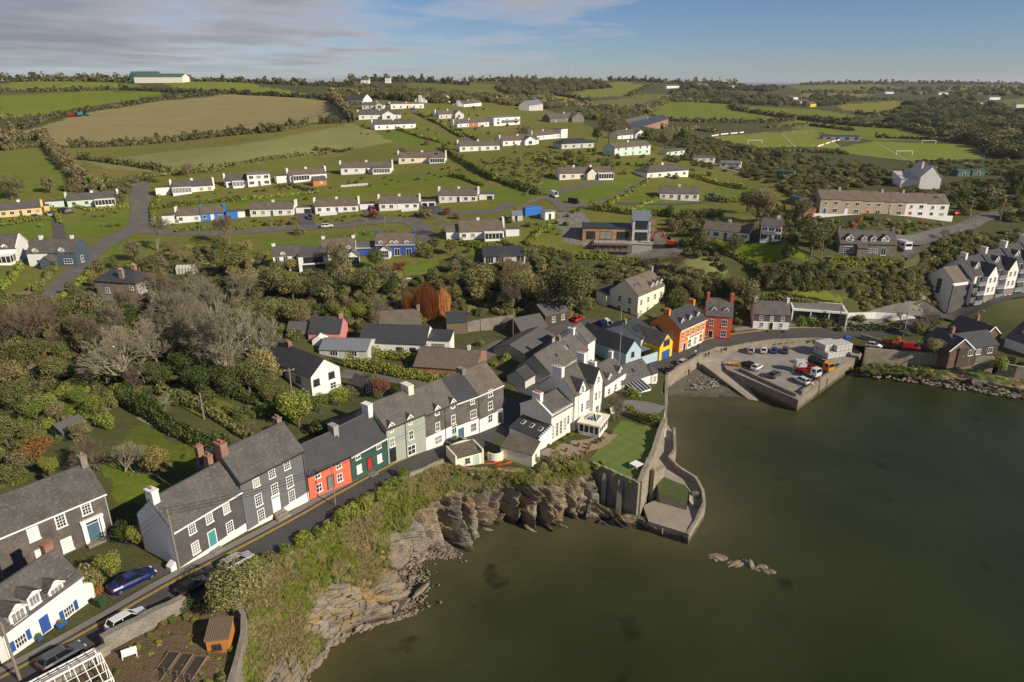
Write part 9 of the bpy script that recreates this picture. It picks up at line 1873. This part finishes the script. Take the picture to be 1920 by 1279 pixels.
 # kayaks and railing at the cliff edge
 for x0,y0,x1,y1,lab in((913,872,936,868,'red kayak on the grass by the cream garage, left'),(931,875,958,869,'orange-red kayak on the grass by the outbuilding, right')):
  A,Bq=at(x0,y0,8.0),at(x1,y1,8.0);t=thing('kayak',lab,'kayak',(A+Bq)/2+np.array((0,0,.25)),math.atan2((Bq-A)[1],(Bq-A)[0]),'kayaks at the cliff edge');m=MB();st=[(-1.5,.03,.1),(-.8,.28,.2),(0,.34,.22),(.8,.28,.2),(1.5,.03,.12)]
  for(xa,wa,za),(xb,wb,zb)in zip(st[:-1],st[1:]):
   ra=[(xa,-wa,0),(xa,0,-za),(xa,wa,0),(xa,0,za*.7)];rb=[(xb,-wb,0),(xb,0,-zb),(xb,wb,0),(xb,0,zb*.7)]
   for i in range(4):j=(i+1)%4;m.face([ra[i],rb[i],rb[j],ra[j]])
  m.build('hull',plain('red_kayak_plastic',(0.5,0.06,0.02),.4),t);q=MB();q.hull([(-.3,-.15,.14),(.3,-.15,.14),(.3,.15,.14),(-.3,.15,.14)],[(-.3,-.15,.18),(.3,-.15,.18),(.3,.15,.18),(-.3,.15,.18)]);q.build('cockpit',M_BPAINT,t)
 pts=[at(x,y,7.9)for x,y in((860,884),(900,884),(940,881),(970,885),(998,894))];t=thing('railing','thin dark metal railing along the cliff edge below the outbuilding','railing',pts[0],0);o0=pts[0];m=MB()
 for a,b in zip(pts[:-1],pts[1:]):
  for zz in(.5,1.0):m.tube(a-o0+[0,0,zz],b-o0+[0,0,zz],.025,n=4)
 m.build('rail',M_BPAINT,t)
 for a,b in zip(pts[:-1],pts[1:]):
  for f in np.linspace(0,.8,5):p=a+(b-a)*f-o0;m=MB();m.tube(p-[0,0,.5],p+[0,0,1.0],.025,n=4);m.build('post',M_BPAINT,t)
 # villa terrace furniture
 P=at(1193,877,7.24);t=thing('garden_table','pale square table at the corner of the chequered lawn','table',P,.7);m=MB();m.box(-.8,.8,-.8,.8,.7,.76);m.build('tabletop',M_WPAINT,t)
 for x in(-.7,.7):
  for y in(-.7,.7):m=MB();m.box(x-.04,x+.04,y-.04,y+.04,0,.7);m.build('leg',M_WPAINT,t)
 P=at(1076,835,7.3);t=thing('garden_table','small metal table on the villa patio','table',P,0);m=MB();m.tube((0,0,.68),(0,0,.72),.45,n=12);m.build('tabletop',M_ZINC,t);m=MB();m.tube((0,0,0),(0,0,.68),.04,n=6);m.build('leg',M_BPAINT,t)
 rd=random.Random(3);spots=[(1062,848),(1085,838),(1099,850),(1105,842),(1090,858),(1043,852),(1108,836),(1128,828)];rel=['leftmost','second from left','third from left','fourth from left','fourth from right','third from right','second from right','rightmost']
 spots.sort()
 for(x,y),r_ in zip(spots,rel):
  P=at(x,y,7.33);t=thing('flower_pot','terracotta flower pot on the villa patio, %s of the row of pots'%r_,'flower pot',P,0,'flower pots on the villa patio');m=MB();m.tube((0,0,0),(0,0,.45),.2,.28,10);m.build('pot',M_POT,t);o=link(bpy.data.objects.new('foliage',crown_mesh(3,rd.randrange(3),'bush')),t);o.location=(0,0,.4);o.scale=(.35,.35,.45);slot(o,M_LEAF[rd.choice(('green','olive','bright'))])
 # football goals, barriers and lines
 for(x0,y0,x1,y1,hgt,lab)in((1402,270,1428,270,9,'white goal at the near left of the first football pitch'),(1488,251,1512,252,7,'white goal at the far end of the first football pitch'),(1728,270,1754,270,7,'white goal at the far side of the second football pitch'),(1680,291,1710,291,8,'white goal at the near side of the second football pitch')):
  A,Bq=G(x0,y0),G(x1,y1);d=Bq-A;L=float(np.linalg.norm(d[:2]));t=thing('football_goal',lab,'goal',A,math.atan2(d[1],d[0]),'football goals');hh=2.6
  for x in(0,L):m=MB();m.box(x-.12,x+.12,-.12,.12,0,hh);m.build('post',M_WPAINT,t)
  m=MB();m.box(-.12,L+.12,-.12,.12,hh,hh+.24);m.build('crossbar',M_WPAINT,t);m=MB()
  for i in range(12):m.beam((L*i/11,.1,hh),(L*i/11,2,0),.03,.03)
  m.build('net',M_GREYW,t)
 for pts,lab in(([(1330,257),(1352,253),(1375,251),(1395,249)],'line of white advertising boards along the left edge of the first pitch'),([(1530,277),(1548,271),(1562,266),(1575,263)],'line of white advertising boards between the two pitches')):
  Pp=[G(*p)for p in pts];t=thing('pitch_barrier',lab,'barrier',Pp[0],0,'advertising boards at the pitches')
  k=0
  for a,b in zip(Pp[:-1],Pp[1:]):
   n=5
   for i in range(n):p=a+(b-a)*(i/n)-Pp[0];q=a+(b-a)*((i+.88)/n)-Pp[0];m=MB();m.beam(p+[0,0,.6],q+[0,0,.6],.08,1.0);m.build('board',M_WPAINT if k%4 else M_REDP,t);k+=1
 for cl in([(1335,257),(1408,277)],[(1408,277),(1575,277)],[(1575,277),(1520,243)],[(1520,243),(1335,257)],[(1466,250),(1492,277)]):draped('pitch_line',cl,.35,M_WHT,.12,seg=5,cross=2)
 for cl in([(1560,283),(1700,300)],[(1700,300),(1846,297)],[(1846,297),(1843,274)],[(1640,266),(1700,300)]):draped('pitch_line',cl,.3,M_WHT,.12,seg=5,cross=2)
 # pale fence of the grassy slope, wooden deck, timber fence
 for pts,lab,mt,h in(([(1200,493),(1235,490),(1262,482),(1290,474)],'pale post and rail fence on the grassy slope below the unfinished house',M_WOOD,1.1),([(0,558),(30,556),(58,552)],'low timber fence at the far left lawn',M_WOOD,1.0),([(985,368),(1000,356),(1018,345)],'timber board fence climbing beside the rough plot',M_WOOD,1.4),([(968,398),(990,385),(1030,372)],'timber board fence above the blue container',M_WOOD,1.5),([(640,352),(665,350),(690,348)],'white picket fence behind the upper row',M_WPAINT,1.0)):
  Pp=[G(*p)for p in pts];t=thing('fence',lab,'fence',Pp[0],0)
  for a,b in zip(Pp[:-1],Pp[1:]):
   L=float(np.linalg.norm(b-a));n=max(3,int(L/1.6))
   for i in range(n):p=a+(b-a)*(i/n)-Pp[0];m=MB();m.box(p[0]-.06,p[0]+.06,p[1]-.06,p[1]+.06,p[2]-.6,p[2]+h);m.build('post',mt,t)
   for f in(.3,.6,.9):m=MB();m.beam(a-Pp[0]+[0,0,h*f],b-Pp[0]+[0,0,h*f],.04,.16);m.build('rail',mt,t)
 A,Bq=G(668,522),G(708,522);d=Bq-A;L=float(np.linalg.norm(d[:2]));t=thing('garden_deck','raised grey timber deck with railing below the blue dormer house','deck',A,math.atan2(d[1],d[0]));m=MB();m.box(0,L,0,3.5,-1.5,.6);m.build('platform',M_WOOD,t)
 for i in range(9):m=MB();x=L*i/8;m.box(x-.04,x+.04,-.04,.04,.6,1.6);m.build('post',M_WOOD,t)
 m=MB();m.box(0,L,-.05,.05,1.55,1.65);m.build('rail',M_WOOD,t)
 P=G(765,527);t=thing('white_table','white rectangular garden table top right of the raised deck','table',P,.1);m=MB();m.box(-1,1,-.5,.5,.7,.76);m.build('tabletop',M_WPAINT,t);m=MB();m.box(-.7,.7,-.3,.3,0,.7);m.build('base',M_WOOD,t)
 m=MB();m.box(-2.2,2.2,-1.2,1.2,0,1.6)
 t=thing('greenhouse','old grey timber-framed greenhouse above the stone farmhouse garden','greenhouse',G(352,512),.1)
 for x in np.linspace(-2.6,2.6,7):m=MB();m.beam((x,-1.2,0),(x,-1.2,1.6),.1,.1);m.build('post',M_WOOD,t);m=MB();m.beam((x,-1.2,1.6),(x,0,2.4),.08,.08);m.build('rafter',M_WOOD,t)
 m=MB();m.box(-2.6,2.6,-1.15,1.15,0,1.55);m.face([(-2.6,-1.2,1.6),(2.6,-1.2,1.6),(2.6,0,2.35),(-2.6,0,2.35)]);m.face([(2.6,1.2,1.6),(-2.6,1.2,1.6),(-2.6,0,2.35),(2.6,0,2.35)]);m.build('glazing',M_GREYW,t)
 # bins by the road and a lifebuoy
 for x,y,z,mt,lab in((1587,640,None,M_DBLUE,'blue bin by the road at the right end of the quay wall'),(1624,651,None,M_WPAINT,'white and blue statue-like post with boat at the sea wall')):
  if 'statue'in lab:continue
  P=G(x,y);m=MB();m.hull([(-.5,-.4,0),(.5,-.4,0),(.5,.4,0),(-.5,.4,0)],[(-.6,-.5,1.3),(.6,-.5,1.3),(.6,.5,1.3),(-.6,.5,1.3)]);m.hull([(-.64,-.54,1.3),(.64,-.54,1.3),(.64,.54,1.3),(-.64,.54,1.3)],[(-.55,-.3,1.5),(.55,-.3,1.5),(.55,.3,1.5),(-.55,.3,1.5)]);o=m.build('bin',mt);o.location=P;tag(o,lab,'bin')
 # reef off the platform
 rg=np.random.default_rng(21)
 def boulder(name,P,s,par=None,flat=.45,mat=None,rz=None):
  me=rock_mesh(int(rg.integers(6)));o=bpy.data.objects.new(name,me);link(o,par);o.location=P;o.scale=(s*rg.uniform(.9,2.1),s*rg.uniform(.5,1.0),s*flat*rg.uniform(.7,1.3));o.rotation_euler=(rg.normal(0,.25),rg.normal(0,.25),rg.uniform(0,6.28)if rz is None else rz+rg.normal(0,.2));return o
 for k in range(16):
  f=k/15;P=at(1335+105*f,1042+28*f+rg.uniform(-3,3),0.0);o=boulder('reef_rock',P+np.array((0,0,-.12)),rg.uniform(.5,1.2),flat=.3);structure(o)
 # fallen slabs and boulders at the foot of the cliff: pieces of the cliff itself
 nu=CL_P.shape[0]
 for k in range(200):
  i=rg.integers(int(nu*.08),int(nu*(.58 if k%6 else.95)));fr=.86+.16*rg.random()**.7;j=min(90,int(fr*90));P=CL_P[i,j].copy();out=CL_P[i,90]-CL_P[i,60];out[2]=0;out/=np.linalg.norm(out)+1e-6
  P+=out*rg.uniform(-.6,1.6);P[2]=max(-.15,P[2]*.6+rg.uniform(-.1,.25));boulder('rock',P,rg.uniform(.2,.6)if rg.random()<.85 else rg.uniform(.6,1.1),cliff,.42,rz=math.atan2(out[1],out[0])+.5)
 pts=[];
 for k in range(2600):
  i=rg.integers(int(nu*.6));P=CL_P[i,90].copy();out=CL_P[i,90]-CL_P[i,60];out[2]=0;out/=np.linalg.norm(out)+1e-6;P+=out*(rg.normal(.3,1.3));P[2]=max(-.06,.35-.2*abs(rg.normal(0,1)));pts.append(P)
 s=rg.uniform(.06,.3,(len(pts),1));gn_scatter('shingle',pts,np.hstack([s,s*.8,s*.5]),PEB,M_ROCKS)
 pts=[at(rg.uniform(1290,1350),rg.uniform(698,730),1.0)for _ in range(90)];s=rg.uniform(.1,.32,(90,1));gn_scatter('beach_debris',pts,np.hstack([s,s*.8,s*.6]),PEB,M_PALE)
 # flat pebbles: broken stones along the right shore
 pts=[]
 for _ in range(420):x=rg.uniform(1612,1925);f=(x-1612)/313;pts.append(at(x,697+44*f**1.1+rg.uniform(-8,8),rg.uniform(-.1,.5)))
 s=rg.uniform(.15,.7,(len(pts),1));gn_scatter('shore_rocks',pts,np.hstack([s,s*.7,s*.4]),PEB,M_ROCKS)
def rock_mesh(seed):
 key=('rock',seed)
 if key in _cm:return _cm[key]
 rg=np.random.default_rng(40+seed);V=[]
 for z,r in((-.5,.9),(.05,1.0),(.5,.8)):
  for a in range(7):t=a*6.283/7+rg.normal(0,.3);q=r*rg.uniform(.6,1.15);V.append((math.cos(t)*q,math.sin(t)*q,z+rg.normal(0,.1)))
 V.append((rg.normal(0,.2),rg.normal(0,.2),.6));F=[]
 for k in range(2):
  for a in range(7):b=(a+1)%7;F.append((k*7+a,k*7+b,k*7+7+b));F.append((k*7+a,k*7+7+b,k*7+7+a))
 for a in range(7):F.append((14+a,14+(a+1)%7,21))
 me=np_mesh('rock',V,F,M_ROCKS);_cm[key]=me;return me
M_ROCKS=plain('fallen_grey_brown_rock',(0.235,0.19,0.14),.9,scale=1.2,var=.5);M_PALE=plain('pale_stone',(0.33,0.31,0.285),.9,scale=2,var=.3)
PEB=bpy.data.objects.new('boulder',rock_mesh(2));link(PEB);PEB.location=at(1302,722,.9);PEB.scale=(.5,.4,.35);tag(PEB,'single larger grey boulder among pale stones on the pebble beach','boulder')
small_things()
# ------------------------------------------------------------------ the smallest plants grow together as undergrowth
def thin_out(kind,keep):
 L=[p for p in PLANTS if p[2]==kind]
 if len(L)<=keep:return
 def inview(o):x,y,Z=to_px(o.location);return-60<x<1980 and y<1330
 L.sort(key=lambda p:(-inview(p[0]),-p[3]/to_px(p[0].location)[2]));drop=L[keep:];by={}
 inv={v:k for k,v in LOOK.items()}
 for p in drop:
  PLANTS.remove(p);o=p[0];by.setdefault(inv[p[1]],[]).append((np.array(o.location),p[3]))
  for c in list(o.children):bpy.data.objects.remove(c)
  bpy.data.objects.remove(o)
 for k,q in by.items():
  if k in M_LEAF:s=np.array([h for _,h in q])[:,None];gn_scatter('undergrowth',np.array([p for p,_ in q]),np.hstack([s*.7,s*.7,s*.7]),CLUMP,M_LEAF[k])
thin_out('bush',285);thin_out('tree',290)
# ------------------------------------------------------------------ words for the plants: where each one stands
def name_plants():
 LM=[('the white villa',1080,780),('the orange pub',1290,620),('the red house',1345,600),('the coral cottage',620,890),('the dark green house',695,860),('the stone farmhouse',230,545),('the orange willows',797,560),('the unfinished house',1150,450),('the royal blue house',740,460),('the cream house',1190,565),('the glass-fronted house',1530,590),('the white apartments',1830,510),('the dormered stone house',1625,460),('the terraced houses',1650,385),('the white barn',1740,340),('the mint bungalow',1185,280),('the cream bungalow on the lawn',1100,325),('the bright blue bungalow',400,400),('the estate road bend',262,390),('the half-blue house',130,480),('the peach bungalow',40,390),('the football pitches',1540,270),('the stubble field',350,220),('the green barn',297,147),('the yellow far house',1524,195),('the brick house',1220,230),('the tallest estate gable',665,185),('the green garden shed',122,815),('the blue-shuttered cottage',90,1140),('the parked blue car',250,1090),('the orange shed',415,1205),('the chequered lawn',1170,840),('the charcoal-roofed house',740,645),('the white gabled house',610,710),('the pink house',610,625),('the white two-storey house',550,490),('the brown-tiled bungalow',830,690),('the shore cottages',1800,640),('the quay',1480,700),('the sage house',765,810),('the dark grey house',515,900),('the teal-door house',395,990),('the mobile homes',1320,300),('the long white bungalow',1360,435),('the grey-roofed modern bungalow',945,485),('the two timber houses',1020,625),('the large brown-roofed bungalow',905,430),('the lane junction',770,412),('the blue container',1000,403),('the set-back slate house',110,960)]
 def vis(o):p=to_px(o.location);return p
 info=[]
 for o,look,kind,h in PLANTS:
  x,y,Z=vis(o)
  if kind=='hedge':px_h=h*1190/Z
  else:px_h=h*1190/Z
  size=''if kind=='hedge'else('tall 'if h>7.5 else 'small 'if h<1.6 else '')
  yy=y-px_h*.4;near=sorted(LM,key=lambda q:math.hypot(q[1]-x,(q[2]-yy)*1.25))[:4]
  info.append((o,size+look+' '+kind,x,yy,near,kind))
 def rel(x,y,q):
  dx,dy=x-q[1],y-q[2]
  if abs(dx)>abs(dy)*1.2:return('left of 'if dx<0 else 'right of ')
  return 'beyond 'if dy<0 else 'in front of '
 def opts(i):
  o,base,x,y,near,kind=i;a,b,c,d=near;r=[base+' '+rel(x,y,a)+a[0]]
  for q in(b,c,d):r.append(base+' '+rel(x,y,a)+a[0]+', nearer that than '+q[0]if False else base+' '+rel(x,y,a)+a[0]+' and '+rel(x,y,q)+q[0])
  r.append(base+' '+rel(x,y,b)+b[0]);return r
 taken={};todo=list(info)
 for rnd in range(5):
  cand={}
  for i in todo:cand.setdefault(opts(i)[rnd],[]).append(i)
  left=[]
  for s,L in cand.items():
   if len(L)==1 and s not in taken and len(s.split())<=16:taken[s]=L[0]
   else:left+=L
  todo=left
 fin={}
 for i in todo:fin.setdefault(opts(i)[0],[]).append(i)
 ORD=['','second','third','fourth','fifth','sixth','seventh','eighth','ninth','tenth','eleventh','twelfth','thirteenth','fourteenth','fifteenth']
 for s,L in fin.items():
  L.sort(key=lambda i:i[2]);n=len(L)
  for k,i in enumerate(L):
   if n==1:t='lone '+s
   elif k==0:t='leftmost '+s
   elif k==n-1:t='rightmost '+s
   elif n==3:t='middle '+s
   elif k<len(ORD):t=ORD[k]+' from left, '+s
   else:t=ORD[min(n-1-k,14)]+' from right, '+s
   taken[t]=i
 GR={'tree':'trees around the village','bush':'bushes and shrubs in the gardens and on the banks','hedge':'hedges between fields and gardens'}
 for s,i in taken.items():tag(i[0],' '.join(s.split()[:16]),i[5],GR[i[5]])
name_plants()
# ------------------------------------------------------------------ sea air
def haze():
 m=bpy.data.materials.new('sea_air');m.use_nodes=True;N=m.node_tree.nodes;N.clear();out=N.new('ShaderNodeOutputMaterial');v=N.new('ShaderNodeVolumePrincipled')
 v.inputs['Color'].default_value=(0.80,0.86,0.94,1);v.inputs['Density'].default_value=0.00005;v.inputs['Anisotropy'].default_value=0.2
 m.node_tree.links.new(v.outputs[0],out.inputs['Volume'])
 b=MB();b.box(-41500,41500,-1500,41500,-28,118);o=b.build('haze',m);stuff(o)
haze()
